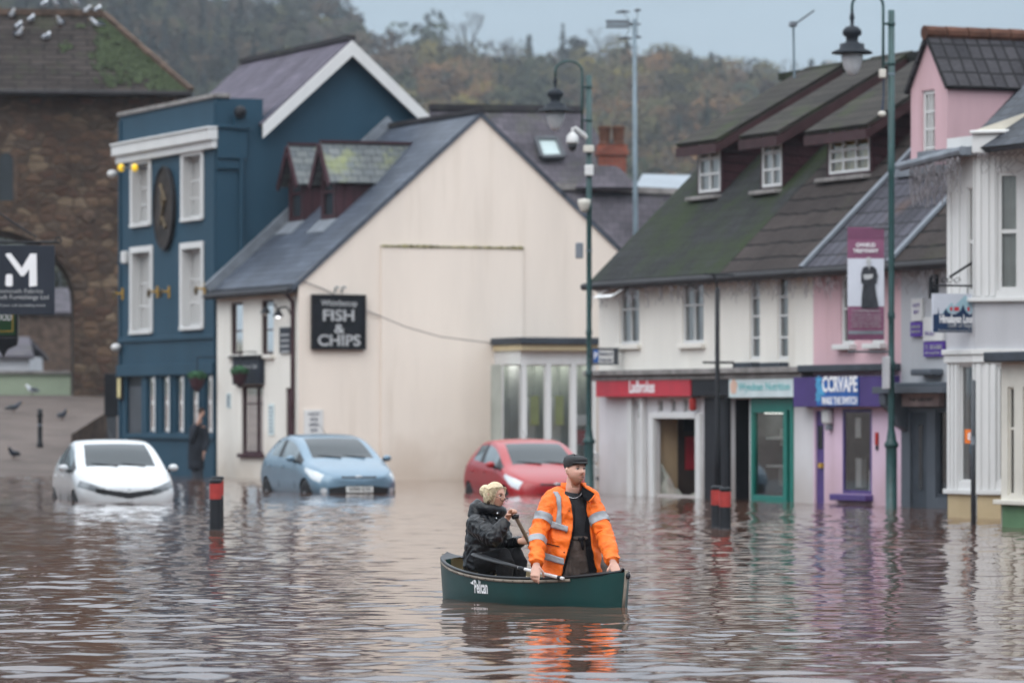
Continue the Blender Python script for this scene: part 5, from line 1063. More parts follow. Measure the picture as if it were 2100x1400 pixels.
fb_ = Fac(f0.pt(L0,0), DIN, DST); fb_.wall(mb, 0, 6, -1.2, zu1+.3, ())
mb.build('wall', [M['white_paint'], M['grey_white_paint'], M['yellow_stone']], E)
for h in fmh: fm.window(E, h, fw=.07, bars=((), (.5,)), rec=.03, back='room_mid', curtain='curtain_pale', sill='white_paint', name='sash_window')
mb = MB()
for (a, b_, o_) in ((zs0-.07, zs0, .06), (zs1, za0, .08), (za1, zu0, .09), (zs1-.12, zs1-.004, .05)):
    mb = MB()
    for f, L in ((f1, L1), (f2, L2), (f0, L0)): f.box(mb, -o_*.4, L+o_*.4, a, b_-.001, -.1, o_)
    mb.build('sill_course', M['white_paint'], E, bevel=.008)
mb = MB()
for (z0, z1) in ((zs0, zs1-.13), (zu0+.02, zu1)):
    for c_ in (.03, .145, .26) if z0 < 2 else (.04, .30): f1.box(mb, c_, c_+(.085 if z0 < 2 else .11), z0, z1, .003, .02)
    f1.box(mb, L1-.05, L1-.003, z0, z1, .003, .025); 
    for c_ in (.02, .14, .24): f2.box(mb, c_, c_+.075, z0, z1, .003, .02)
    f2.box(mb, L2-.1, L2-.02, z0, z1, .003, .02)
mb.build('pilaster', M['white_paint'], E, bevel=.01)
f1.window(E, wl1, fw=.03, bars=((),()), rec=.04, back='room_mid', gl='shop_glass', depth=.04, curtain='curtain_pale', name='shop_window', drape=(.0,.25))
w2 = f2.window(E, wl2, fw=.05, bars=((),()), rec=.04, back='room_mid', gl='shop_glass', depth=.05, name='shop_window')
for f, h in ((f1, wl1), (f2, wl2)):
    mb = MB(); u0, u1 = h[0], h[1]; f.box(mb, u0+.02, u1-.02, h[2]+.04, h[2]+.42, -.13, -.12); mb.build('window_sticker', M['navy_panel'], w2); mb = MB(); k0 = f.pt((u0+u1)/2, 0, -.12)
    mb.prism([f.pt(u0+.02,h[2]+.42,-.13), f.pt(u1-.02,h[2]+.42,-.13), f.pt(u1-.05,h[2]+.55,-.13), f.pt(u0+(u1-u0)*.6,h[2]+.48,-.13), f.pt(u0+(u1-u0)*.35,h[2]+.58,-.13)], f.n*.01); mb.build('window_sticker', M['sky_blue_panel'], w2)
u, z = f1.uz(1984, 895); mb = MB(); f1.box(mb, u-.12, u+.28, z-.1, z+.11, -.03, -.02); mb.build('orange_sticker', M['orange_sticker'], w2); f1.text(w2, '8', 1987, 895, 14, 'lettering_white', -.018, 9, .02)
f1.window(E, wu1, fw=.03, bars=((), (.48,)), rec=.03, back='room_tan', depth=.05, bw=.05, curtain='curtain_yellow', name='sash_window', drape=(.0,.3))
f2.window(E, wu2, fw=.06, bars=((), (.5,)), rec=.03, back='room_mid', depth=.07, bw=.06, curtain='curtain_pale', name='sash_window', drape=(.0,.499))
# eave, bay pediment and roof
mb = MB(); ge = f1.pt(-.75, zT+.1, .3); mb.tube([f1.pt(-.95, zT-.08, .28), f1.pt(L1+.12, zT+.06, .28)], .07, 8); f1.box(mb, -.5, L1+.1, zT, zT+.12, .0, .24); mb.build('gutter', M['lead'], E)
mb = MB(); f2.box(mb, .0, 1.6, zT+.02, zT+.30, .003, .2); f2.box(mb, -.02, 1.7, zT+.304, zT+.36, .003, .26); mb.build('fascia', M['white_paint'], E, bevel=.02)
mb = MB(); mb.prism([f2.pt(.02,zT+.364,.0), f2.pt(1.9,zT+.364,.0), f2.pt(1.9,zT+.95,.0)], f2.n*.12); mb.build('pediment', M['cream_pediment'], E)
mb = MB(); roof_quad(mb, f1.pt(.42,zT+.10,.05), f1.pt(6,zT+.10,.05), f1.pt(6,zT+2.75,-3.0), f1.pt(.42,zT+2.75,-3.0), .1); mb.build('roof', M['slate_dark'], E)
icicles(f1, -.6, L1+.1, zT-.05, .3, 'thick tangle of icicle lights under the white bay gutter', 70, .7); icicles(f2, .05, L2, zT+.0, .22, 'icicle lights along the white fascia above the bay window', 18, .35)
# hanging restaurant sign
S0 = B1+DST*.10; fh = Fac(S0, DIN, -DST); r = fh.rect(1913, 602, 2003, 682); Ls = r[1]-r[0]; Lt = .80
o = thing('restaurant_sign', fh.pt(r[0]+.5, r[3]), 'hanging sign with blue mountains and a dark blue skyline beside the white bay', 'sign')
mb = MB(); fh.box(mb, r[0], r[0]+Lt, r[2], r[3], -.04, 0); mb.build('sign_board', M['banner_pale'], o)
zz = lambda f: r[2]+(r[3]-r[2])*f
prof = [(0,0),(Lt,0),(Lt,.5),(.72,.47),(.68,.52),(.62,.46),(.55,.56),(.51,.72),(.46,.56),(.385,.48),(.32,.47),(.25,.52),(.215,.62),(.17,.48),(.10,.48),(.088,.66),(.077,.48),(0,.46)]
mb = MB(); mb.raw([fh.pt(r[0]+.003+min(p[0],Lt-.006), zz(max(p[1],.01)), .004) for p in prof], [tuple(range(len(prof)))]); mb.build('skyline_emblem', M['navy_panel'], o)
mb = MB(); mb.raw([fh.pt(r[0]+x, zz(q), .002) for x, q in ((.15,.5),(.32,.78),(.36,.68),(.55,.97),(.65,.8),(.72,.86),(.785,.5))], [(0,1,2,3,4,5,6)]); mb.build('mountain_emblem', M['pale_mountain'], o)
mb = MB()
for k, x in enumerate((.29,.36,.40,.58,.69)): fh.box(mb, r[0]+x, r[0]+x+.04, zz(.56), zz(.66), .003, .006, 0)
mb.build('flag_emblem', M['red_sign'], o)
def htext(body, u, f, hgt, m, w, bold=0., shear=0.):
    vs, fs_ = text_mesh(body, hgt/.69, .002, bold); wd = max(v[0] for v in vs)-min(v[0] for v in vs); mb = MB(); mb.raw([(v[0]*w/wd+v[1]*shear, v[1], v[2]) for v in vs], fs_, 0, fh.mat4(r[0]+u, zz(f), .008)); mb.build('lettering', M[m], o)
htext('Himalayan Lounge', .44, .345, .115, 'lettering_white', .66, .005); htext('Taste of Nepal', .47, .19, .075, 'lettering_grey', .46, .0, .3); htext('The Finest Nepalese and Indian Cuisine', .42, .055, .03, 'lettering_grey', .68)
mb = MB(); uw = Lt+.55; mb.tube([fh.pt(r[0]-.02, r[3]+.12, -.02), fh.pt(r[0]+uw, r[3]+.12, -.02)], .015, 6)
for x in (.1, .60): mb.tube([fh.pt(r[0]+x, r[3], -.02), fh.pt(r[0]+x, r[3]+.12, -.02)], .008, 5)
mb.tube([fh.pt(r[0]+.3, r[3]+.25, -.02), fh.pt(r[0]+uw, r[3]+.85, -.02)], .02, 6)
for cx in (.2, .3, .42):
    mb.tube([fh.pt(r[0]+cx+.06*math.cos(a)*(1-a/9), r[3]+.19+.06*math.sin(a)*(1-a/9), -.02) for a in np.linspace(0, 7.5, 18)], .007, 4)
mb.build('bracket', M['black_paint'], o)

# far right shopfront with green base
P7 = Gp(2053, 1080); f7 = Fac(P7, -DST, -DIN); X7 = thing('cream_shopfront', f7.pt(1.5, 0, -1), 'cream shopfront on a green plinth beside the white bay windowed building', 'building')
zg = f7.uz(2080, 1030)[1]; zh0 = f7.uz(2080, 790)[1]; zh1 = f7.uz(2080, 742)[1]; L7 = 3.2
wh = [(.18,.36,zg+.1,zh0-.02), (.60,1.0,zg+.1,zh0-.02), (1.1,3.0,zg+.1,zh0-.02)]
mb = MB(); f7.wall(mb, 0, L7, zg+.03, zh1, wh, .08); f7.wall(mb, .03, L7, -1.2, zg-.02, (), m=1); mb.face([f7.pt(0,-1.2), f7.pt(0,zh1), f7.pt(0,zh1,-2.5), f7.pt(0,-1.2,-2.5)], [(0,0)]*4, 0); mb.build('wall', [mat('cream_paint', hexc(208,204,194), .5, .08, 2), M['moss_green_paint']], X7)
mb = MB(); f7.box(mb, -.06, L7, zg-.03, zg+.035, -.05, .1); mb.build('sill', M['cream_paint'], X7, bevel=.01)
mb = MB(); f7.box(mb, -.12, L7, zh1+.003, zh1+.14, -2.5, .22); mb.build('roof', M['dark_grey'], X7, bevel=.02)
for h in wh: f7.window(X7, h, 'cream_paint', fw=.03, bars=((), (.62,)), rec=.03, back='room_dark', gl='shop_glass', depth=.04, name='shop_window')
# ---------------------------------------------------------------- street furniture
def street_lamp(c, label):
    c = Vector(c); o = thing('street_lamp', (c.x, c.y, -.44), label, 'street lamp', 'green street lamps with hooked brackets'); z0 = c.z
    V = lambda x, z, y=0: Vector((c.x+x, c.y+y, z))
    mb = MB(); mb.lathe([(.13,-.44),(.13,-.02),(.094,.0),(.092,.98),(.095,1.0),(.115,1.02),(.12,1.06),(.085,1.12),(.075,1.2),(.055,1.32),(.052,2.3),(.066,2.33),(.066,2.40),(.05,2.43),(.05,3.1),(.062,3.13),(.062,3.2),(.05,3.24),(.05,5.5),(.06,5.53),(.06,5.6),(.055,5.62),(.055,8.17),(.0,8.18)], (c.x, c.y, 0), 20); mb.build('column', M['lamp_green'], o, smooth=True)
    mb = MB(); a = [V(-.135, 7.05), V(-.135, 8.25)]; n = 12
    for i in range(n+1): t = math.pi*i/n; a.append(V(-.135-.255*(1-math.cos(t)), 8.25+.14*math.sin(t)+.06*math.sin(t)))
    a += [V(-.645, 8.12)]; mb.tube(a, .024, 8)
    for z in (7.95, 7.30): mb.tube([V(-.135, z), V(0, z)], .022, 8); mb.lathe([(.064,-.03),(.064,.03)], V(0, z), 14)
    mb.build('bracket', M['lamp_green'], o, smooth=True)
    q = V(-.645, 7.92); mb = MB(); mb.lathe([(.0,.22),(.03,.21),(.045,.12),(.03,.08),(.03,.0),(.10,-.02),(.155,-.08),(.155,-.15),(.10,-.19),(.10,-.26),(.12,-.28),(.20,-.30),(.21,-.38),(.33,-.43),(.34,-.46),(.0,-.45)], q, 24); mb.build('lantern_hood', M['dark_grey'] if False else mat('hood_grey', hexc(32,38,46), .55, .15, 4) if 'hood_grey' not in MATS else MATS['hood_grey'], o, smooth=True)
    mb = MB(); mb.lathe([(.18,-.465),(.175,-.56),(.14,-.68),(.09,-.78),(.05,-.82),(.0,-.83)], q, 20); g = mb.build('lantern_glass', mat('lamp_glass', hexc(188,192,196), .12, .15, 6) if 'lamp_glass' not in MATS else MATS['lamp_glass'], o, smooth=True)
    return o
LN = Gp(1828, 1043); LNY = LN.y
lampA = street_lamp((LN.x, LNY, 0), 'nearer green street lamp post carrying the plum coloured banner')
LMx = Wp(1208, 843, 83.9); lampB = street_lamp((LMx.x, 83.9, 0), 'farther green street lamp post carrying cameras, behind the man in orange'); lampB.scale = (1, 1, .982)
# banner on the near lamp
yb = LNY-.02; fb2 = Fac((0, yb, 0), (1,0,0), (0,-1,0)); r = fb2.rect(1738, 466, 1813, 697)
o = thing('lamp_post_banner', Vector(((r[0]+r[1])/2, yb, r[2])), 'plum and white banner with a black period dress hung on the nearer street lamp', 'banner')
def wavy(mb, u0, u1, z0, z1, d, n=8, amp=.012):
    for i in range(n):
        a, b = u0+(u1-u0)*i/n, u0+(u1-u0)*(i+1)/n; f = lambda u: d+amp*math.sin((u-r[0])*9)
        mb.face([fb2.pt(a,z0,f(a)), fb2.pt(b,z0,f(b)), fb2.pt(b,z1,f(b)), fb2.pt(a,z1,f(a))])
zz = lambda py: fb2.uz(1775, py)[1]
mb = MB(); wavy(mb, r[0], r[1], r[2], r[3], 0); cl_ = mb.build('banner_cloth', M['banner_plum'], o); sm = cl_.modifiers.new('thickness', 'SOLIDIFY'); sm.thickness = .006; sm.offset = -1
mb = MB(); wavy(mb, r[0], r[1], zz(490), zz(468), .004); mb.build('dark_band', M['banner_plum_dark'], o); mb = MB(); wavy(mb, r[0], r[1], zz(696), zz(686), .004); mb.build('dark_band', M['banner_plum_dark'], o)
mb = MB(); wavy(mb, r[0], r[1], zz(628), zz(530), .005); mb.build('photo_panel', M['banner_pale'], o); mb = MB(); wavy(mb, r[0]+.01, r[1]-.01, zz(685), zz(678), .006); mb.build('logo_strip', M['lead'], o)
d = .03; fx = lambda px, py: fb2.pt(*fb2.uz(px, py), d)
mb = MB(); mb.raw([fx(x, y) for x, y in ((1773,547),(1781,546),(1791,546),(1797,552),(1800,566),(1797,582),(1794,583),(1797,605),(1802,631),(1766,632),(1767,605),(1770,583),(1766,580),(1766,560),(1769,550))], [tuple(range(15))]); mb.build('dress_emblem', M['dress_black'], o)
mb = MB(); mb.raw([fb2.pt(*fb2.uz(x, y), d+.003) for x, y in ((1776,528),(1784,527),(1786,536),(1784,546),(1782,555),(1780,546),(1777,540))], [tuple(range(7))]); mb.raw([fb2.pt(*fb2.uz(x, y), d+.003) for x, y in ((1770,563),(1790,562),(1789,570),(1780,573),(1772,573))], [tuple(range(5))]); mb.build('figure_emblem', M['lettering_grey'], o)
fb2.text(o, 'GWNEUD', 1775, 503, 8, 'lettering_white', d, 40, .02); fb2.text(o, 'TREFYNWY', 1775, 515, 8, 'lettering_white', d, 52, .02); fb2.text(o, 'Cymdeithas Hanes', 1776, 637, 5, 'lettering_grey', d, 58)
for k in range(5): fb2.text(o, ('crafted in the town', 'by hand since long', 'the story of a place', 'and all its people', 'told on the street')[k], 1776, 645+k*6, 3.5, 'lettering_grey', d, 62-4*(k%2))
mb = MB()
for py in (468, 721): z = zz(py); mb.tube([Vector((LN.x, LNY, z)), Vector((r[0]-.03 if py < 600 else r[0]+.0, LNY, z))], .018, 6)
mb.build('banner_arm', M['dark_steel'], o)
r2 = fb2.rect(1812, 731, 1822, 797); o = thing('lamp_post_plate', fb2.pt((r2[0]+r2[1])/2, r2[2], .0), 'narrow pale sign edge-on against the nearer lamp post below the banner', 'sign'); mb = MB(); fb2.box(mb, r2[0], r2[1], r2[2], r2[3], -.3, .3); mb.build('sign_board', M['grey_white_paint'], o, bevel=.01); mb = MB(); fb2.box(mb, r2[1]-.01, r2[1]+.05, (r2[2]+r2[3])/2-.03, (r2[2]+r2[3])/2+.03, -.05, .05); mb.build('clamp', M['dark_steel'], o)
# gear on the posts
def post_box(post, px, py, w, h, label, m='white_paint', cat='box', nm='post_box', lugs=True):
    Y = LNY if post == 'A' else 83.9; c = Wp(px, py, Y-.02); o = thing(nm, c, label, cat); s = Y/F
    mb = MB(); mb.box((c.x-w*s/2, c.y-.13, c.z-h*s/2), (c.x+w*s/2, c.y+.02, c.z+h*s/2)); mb.build('housing', M[m], o, bevel=.02); X0 = LN.x if post == 'A' else LMx.x
    mb = MB(); mb.lathe([(.062,-.02),(.062,.02)], (X0, Y, c.z), 14); mb.build('strap', M['steel'], o); return o
post_box('B', 1207, 306, 22, 14, 'pale cream box strapped high on the farther lamp post', 'cream_paint'); post_box('B', 1208, 350, 18, 22, 'white box strapped to the farther lamp post below the dome camera'); 
post_box('A', 1809, 152, 14, 18, 'cream box on the nearer lamp post above the mossy roof', 'cream_paint')
post_box('B', 1188, 514, 16, 32, 'grey box on the farther lamp post beside the cream wall', 'lead')
o = thing('dome_camera', Wp(1174, 290, 83.8), 'white dome security camera on an arm of the farther lamp post', 'camera'); c = Wp(1174, 288, 83.8); mb = MB(); mb.lathe([(.0,.16),(.05,.15),(.11,.08),(.12,-.02),(.115,-.06),(.0,-.06)], c, 18); mb.build('housing', M['white_paint'], o, smooth=True)
mb = MB(); mb.lathe([(.09,-.062),(.085,-.14),(.05,-.2),(.0,-.215)], c, 16); mb.build('dome', mat('black_dome', (.01,.01,.012), .08, .1, 2), o, smooth=True)
mb = MB(); mb.tube([c+Vector((0,0,.14)), c+Vector((0,0,.22)), c+Vector((.05,0,.24)), Wp(1204, 282, 83.9)], [.03,.03,.035,.05], 8); mb.build('arm', M['white_paint'], o)
o = thing('post_floodlight', Wp(1198, 420, 83.8), 'cream bowl shaped fitting on the farther lamp post below the white boxes', 'lamp'); c = Wp(1198, 420, 83.75); mb = MB(); mb.lathe([(.0,.12),(.12,.1),(.12,.02),(.08,-.1),(.05,-.14),(.0,-.14)], c, 16); mb.build('housing', M['cream_paint'], o, smooth=True); mb = MB(); mb.tube([c, Wp(1208, 418, 83.9)], .03, 6); mb.build('mount', M['steel'], o)
o = thing('small_fitting', Wp(1810, 234, LNY), 'small cream ball fitting hanging by a cable from the nearer lamp post', 'fitting'); c = Wp(1809, 234, LNY-.02); mb = MB(); mb.ball(c, (.07,.06,.05), 10); mb.build('housing', M['cream_paint'], o, smooth=True); mb = MB(); mb.tube([c, Wp(1812, 195, LNY), Wp(1812, 160, LNY)], .012, 5); mb.build('cable', M['navy_panel'], o)
# parking direction sign
fs2 = Fac((0, 83.78, 0), (1,0,0), (0,-1,0)); r = fs2.rect(1213, 713, 1262, 748); o = thing('parking_sign', fs2.pt((r[0]+r[1])/2, r[2]), 'small white parking direction sign with blue P on the farther lamp post', 'sign')
mb = MB(); fs2.box(mb, *r, -.03, .0); mb.build('sign_board', M['white_paint'], o); mb = MB()
for q in ((r[0],r[0]+.035,r[2],r[3]),(r[1]-.035,r[1],r[2],r[3]),(r[0]+.035,r[1]-.035,r[2],r[2]+.035),(r[0]+.035,r[1]-.035,r[3]-.035,r[3])): fs2.box(mb, *q, .0, .012)
fs2.box(mb, r[1]+.002, r[1]+.06, r[2], r[3], -.12, .0); mb.build('frame', M['dark_steel'], o)
q = fs2.rect(1216, 717, 1227, 743); mb = MB(); fs2.box(mb, *q, .002, .01); mb.build('symbol_panel', M['blue_panel'], o); fs2.text(o, 'P', 1221.5, 730, 14, 'lettering_white', .014, 7, .02); fs2.text(o, 'Glendower St', 1242, 725, 7, 'navy_panel', .008, 27); fs2.text(o, 'long stay', 1242, 737, 7, 'navy_panel', .008, 25)
mb = MB()
for z in (.3, .7): zz_ = r[2]+(r[3]-r[2])*z; mb.tube([fs2.pt(r[0],zz_,-.015), Vector((LMx.x,83.9,zz_))], .02, 6)
mb.build('bracket', M['dark_steel'], o)
# black flag pole in front of the row
P = Gp(1471, 1028); o = thing('banner_pole', (P.x, P.y, -.44), 'slim black pole with empty banner arms in front of the white shop houses', 'pole'); Yp = P.y; X = lambda px: (px-1050)*Yp/F
z = lambda py: HC-(py-HY)*Yp/F
mb = MB(); mb.lathe([(.06,-.44),(.06,1.0),(.045,1.05),(.04,z(590)),(.0,z(588))], (X(1471), Yp, 0), 12); mb.build('column', M['black_paint'], o, smooth=True)
mb = MB(); mb.tube([(X(1471),Yp,z(592)), (X(1468),Yp,z(572)), (X(1460),Yp,z(560))], .022, 6); mb.tube([(X(1442),Yp,z(562)), (X(1506),Yp,z(564))], .018, 6); mb.build('banner_arm', M['black_paint'], o); mb = MB(); mb.tube([(X(1441),Yp,z(743)), (X(1505),Yp,z(743)), (X(1505),Yp,z(752))], .02, 6); mb.build('banner_arm', M['black_paint'], o)
# grey post on the right
P = Gp(1996, 1075); o = thing('grey_post', (P.x, P.y, -.44), 'plain grey post standing in the water before the white bay window', 'pole'); zt = HC-(778-HY)*P.y/F; mb = MB(); mb.lathe([(.036,-.44),(.036,zt-.02),(.0,zt)], P, 14); mb.build('column', M['dark_steel'], o, smooth=True); mb = MB(); zb = HC-(903-HY)*P.y/F; mb.lathe([(.040,-.06),(.040,.06)], (P.x,P.y,zb), 14); mb.build('band', M['lead'], o)
# bollards
def bollard(px, py, label, h=.69):
    P = Gp(px, py); o = thing('bollard', (P.x, P.y, -.44), label, 'bollard', 'black and red bollards in the flood'); z = lambda r_, f: (r_, f)
    mb = MB(); mb.lathe([(.088,-.44),(.088,0),(.080,.02),(.078,h-.27),(.0,h-.268)], P, 20); mb.build('post', M['bollard_black'], o, smooth=False)
    mb = MB(); mb.lathe([(.0,h-.265),(.081,h-.265),(.081,h-.06),(.0,h-.058)], P, 20); mb.build('red_band', M['bollard_red'], o)
    mb = MB(); mb.lathe([(.07,h-.056),(.07,h-.045),(.086,h-.04),(.086,h-.015),(.07,h),(.0,h+.004)], P, 20); mb.build('cap', M['bollard_black'], o)
    return o
bollard(442, 1088, 'near bollard of the pair between white and blue cars'); bollard(447, 1080, 'far bollard between white and blue cars, half hidden behind its twin', .70); bollard(1487, 1085, 'nearer bollard of the pair before the broken window and black passage', .57); bollard(1470, 1082, 'farther bollard of the pair before the broken window and black passage', .58)
# mast with sirens
Ym = 104.0; c = Wp(1303, 843, Ym); z = lambda py: HC-(py-HY)*Ym/F; X = lambda px: (px-1050)*Ym/F; o = thing('antenna_mast', (c.x, Ym, -.3), 'tall thin grey mast with slatted antenna panels behind the mossy roof', 'mast')
mb = MB(); mb.tube([(c.x,Ym,-.4), (c.x,Ym,z(460)), (X(1301),Ym,z(40))], [.07,.06,.045], 10); mb.build('column', M['steel'], o, smooth=True)
mb = MB()
for k in range(12): x = X(1244+k*3.8); mb.box((x, Ym-.05, z(56)), (x+.028, Ym+.05, z(45)))
mb.box((X(1242), Ym-.03, z(45)), (X(1290), Ym+.03, z(42))); mb.box((X(1242), Ym-.03, z(58)), (X(1290), Ym+.03, z(56))); a_ = mb.build('slatted_panel', M['dark_steel'], o)
mb = MB(); mb.tube([(X(1286),Ym,z(50)), (X(1303),Ym,z(50))], .035, 6); mb.tube([(X(1303),Ym,z(50)), (X(1314),Ym,z(50))], .02, 6); mb.build('cross_arm', M['dark_steel'], o)
for (x0, x1, py) in ((1263,1291,25),(1301,1314,22),(1268,1296,79),(1300,1315,77)):
    mb = MB(); mb.tube([(X(x0),Ym,z(py+1)), (X((x0+x1)/2),Ym,z(py-1)), (X(x1),Ym,z(py))], [.02,.035,.02], 6); mb.tube([(X((x0+x1)/2),Ym,z(py)), (X(1296 if x1 < 1300 else 1306),Ym,z(50))], .008, 4); mb.build('dipole', M['dark_steel'], o)
# roof aerial
Pa = fr.pt(ub(1228)+2.0, 0, -RID); Ya = 82.5; z = lambda py: HC-(py-HY)*Ya/F; X = lambda px: (px-1050)*Ya/F; o = thing('roof_aerial', Wp(1627, 150, Ya), 'television aerial pointing up right on a thin pole above the mossy ridge', 'aerial')
mb = MB(); mb.tube([(X(1629),Ya,z(160)), (X(1627),Ya,z(52))], .02, 6); mb.build('pole', M['steel'], o); mb = MB(); a, b = Vector((X(1622),Ya,z(56))), Vector((X(1670),Ya,z(22))); mb.tube([a, b], .014, 5)
for k in range(9): p_ = a.lerp(b, .2+.09*k); mb.tube([p_+Vector((-.02,-.18,.0)), p_+Vector((.02,.18,0))], .008, 4)
mb.build('boom', M['dark_steel'], o); mb = MB(); mb.box((X(1619),Ya-.15,z(54)), (X(1634),Ya+.15,z(46))); mb.build('reflector', M['lead'], o)
# cable across the gable
o = thing('overhead_cable', fs.pt(0, 4.5, .02), 'thin dark cable sagging across the cream gable wall', 'cable'); pts = [fs.pt(*fs.uz(x, y), .05) for x, y in ((612,574),(660,592),(745,635),(830,670),(900,690),(1004,703))]; mb = MB(); mb.tube(pts, .012, 5); mb.build('cable', M['wire'], o)
# hanging signs at the left and the wall they hang from
Yl = 72.0; fl = Fac((0, Yl, 0), (1,0,0), (0,-1,0)); r = fl.rect(-72, 503, 112, 645)
LW = thing('sign_bearing_house', (-11, 76, -.44), 'white house front carrying the hanging fabric and food shop signs', 'building'); c0 = Vector((-8.95, 72.6, 0)); flw = Fac(c0, DST, DIN); hs = [(1.0, 2.0, 2.9, 4.4), (3.4, 4.4, 2.9, 4.4), (.6, 2.4, .3, 1.9)]
mb = MB(); flw.wall(mb, 0, 5.6, -1.2, 5.4, hs, .08); 
fend = Fac(c0, -DIN, -DST); fend.wall(mb, 0, 6.0, -1.2, 5.4, ()); mb.build('wall', M['pale_render'], LW)
mb = MB(); roof_quad(mb, flw.pt(0,5.3,.2), flw.pt(5.7,5.3,.2), flw.pt(5.7,8.2,-3), flw.pt(0,8.2,-3), .12); mb.build('roof', M['slate_dark'], LW)
for h in hs: flw.window(LW, h, fw=.07, bars=((.5,), (.5,)) if h[2] > 2 else ((), ()), rec=.04, back='room_mid', curtain='curtain_pale', sill='white_paint')
o = thing('fabric_shop_sign', fl.pt(0, 0), 'dark grey hanging sign with a large white M and shop name', 'sign'); o.location = fl.pt((r[0]+r[1])/2, r[2]); 
mb = MB(); fl.box(mb, *r, -.05, .0); mb.build('sign_board', M['charcoal_board'], o, bevel=.008)
f = lambda x, y: fl.pt(*fl.uz(x, y), .006); mb = MB()
mb.raw([f(*p) for p in ((12,520),(22,519),(45,549),(62,520),(75,520),(76,586),(60,588),(60,552),(49,566),(43,566),(12,524))], [tuple(range(11))]); mb.raw([f(*p) for p in ((12,566),(14,562),(24,562),(26,566),(26,584),(24,587),(14,587),(11,584))], [tuple(range(8))]); mb.build('letter_emblem', M['lettering_white'], o)
fl.text(o, 'Monmouth Fabrics', 36, 597, 8.5, 'lettering_grey', .008, 104); fl.text(o, 'and Soft Furnishings Ltd', 36, 609.5, 8.5, 'lettering_grey', .008, 128); fl.text(o, 'for all of your soft furnishing needs', 34, 626, 5, 'lettering_grey', .008, 118)
mb = MB(); zb_ = r[3]+.05; mb.tube([(c0.x-.2, Yl, zb_), fl.pt(r[1]+.06, zb_)], .02, 6); mb.tube([(c0.x-.2, Yl, zb_+.95), fl.pt(r[1]-.3, zb_+.08)], .015, 6)
mb.tube([fl.pt(r[1]+.06+.05*math.cos(a), zb_+.03+.05*math.sin(a)) for a in np.linspace(-2, 4, 14)], .012, 5); mb.build('bracket', M['black_paint'], o)
Yg = 74.5; fg = Fac((0, Yg, 0), (1,0,0), (0,-1,0)); r = fg.rect(-92, 640, 37, 690); r = (r[0], r[1], fg.uz(0, 692)[1], fg.uz(0, 606)[1]); o = thing('green_hanging_sign', fg.pt((r[0]+r[1])/2, r[2]), 'green hanging sign with gold border below the dark grey M sign', 'sign')
mb = MB(); fg.box(mb, *r, -.06, .0); mb.build('sign_board', M['green_board'], o); mb = MB()
for q in ((r[0],r[0]+.04,r[2],r[3]),(r[1]-.04,r[1],r[2],r[3]),(r[0],r[1],r[2],r[2]+.04)): fg.box(mb, *q, .0, .03)
mb.build('frame', M['black_paint'], o); mb = MB()
for q in ((r[1]-.1,r[1]-.085,r[2]+.1,r[3]),(r[0]+.1,r[1]-.1,r[2]+.1,r[2]+.115)): fg.box(mb, *q, .001, .006)
mb.build('gold_line', M['gold_paint'], o); fg.text(o, 'BLESSED FOOD', -22, 651, 13, 'lettering_white', .008, 92, .01)
mb = MB(); mb.prism([fg.pt(r[0],r[2]-.004), fg.pt(r[1],r[2]-.004), fg.pt(r[1]-.02,r[2]-.13), fg.pt(r[1]-.18,r[2]-.2), fg.pt(r[1]-.25,r[2]-.33), fg.pt(r[1]-.33,r[2]-.2), fg.pt(r[0],r[2]-.2)], Vector((0,.1,0))); mb.build('scroll_base', M['black_paint'], o); mb = MB(); mb.tube([fg.pt(r[0]-.8, r[3]-.1, -.03), fg.pt(r[1], r[3]-.1, -.03)], .025, 6); mb.build('bracket', M['black_paint'], o)
# black street bollard, cabinet, low wall on the ramp
P = ground_hit(82, 917); s = P.y/F; o = thing('iron_bollard', P, 'slim black iron bollard on the dry road below the stone tower', 'bollard'); hgt = 80*s; mb = MB(); mb.lathe([(.085,-.1),(.085,.1),(.065,.14),(.06,hgt*.78),(.085,hgt*.8),(.085,hgt*.84),(.06,hgt*.88),(.07,hgt*.97),(.0,hgt)], P, 14); mb.build('post', M['bollard_black'], o, smooth=True); mb = MB(); mb.lathe([(.062,hgt*.55),(.063,hgt*.6)], P, 14); mb.build('band', M['lead'], o)
Pk = Wp(229, 852, 117.5); o = thing('dark_notice_case', Pk, 'tall black case standing between stone tower and navy pub', 'cabinet'); s = 117.5/F; zz0, zz1 = Pk.z, Wp(229, 765, 117.5).z; mb = MB(); mb.box((Pk.x-.19,117.4,zz0), (Pk.x+.22,117.7,zz1)); mb.build('cabinet_body', M['black_paint'], o, bevel=.02); mb = MB(); gz_ = float(ground_z(Pk.x, 117.5)); mb.box((Pk.x-.12,117.45,gz_-.1), (Pk.x+.12,117.6,zz0)); mb.build('stand', M['dark_steel'], o)
o = thing('low_stone_wall', Wp(190, 900, 116.5), 'low brown stone wall running up the ramp beside the navy pub', 'wall'); mb = MB()
pts = [(ground_hit(146, 930), .5), (Wp(205, 0, 118), .75), (Wp(238, 0, 119.5), .9)]
for i in range(2):
    a, b = Vector((pts[i][0].x, pts[i][0].y, 0)), Vector((pts[i+1][0].x, pts[i+1][0].y, 0)); za, zb = float(ground_z(a.x, a.y)), float(ground_z(b.x, b.y)); nn = Vector((0,.35,0))
    mb.hexa([a+Vector((0,0,za-.3)), b+Vector((0,0,zb-.3)), b+nn+Vector((0,0,zb-.3)), a+nn+Vector((0,0,za-.3)), a+Vector((0,0,za+pts[i][1])), b+Vector((0,0,zb+pts[i+1][1])), b+nn+Vector((0,0,zb+pts[i+1][1])), a+nn+Vector((0,0,za+pts[i][1]))])
mb.build('wall_face', M['old_stone'], o, weld=1e-4)
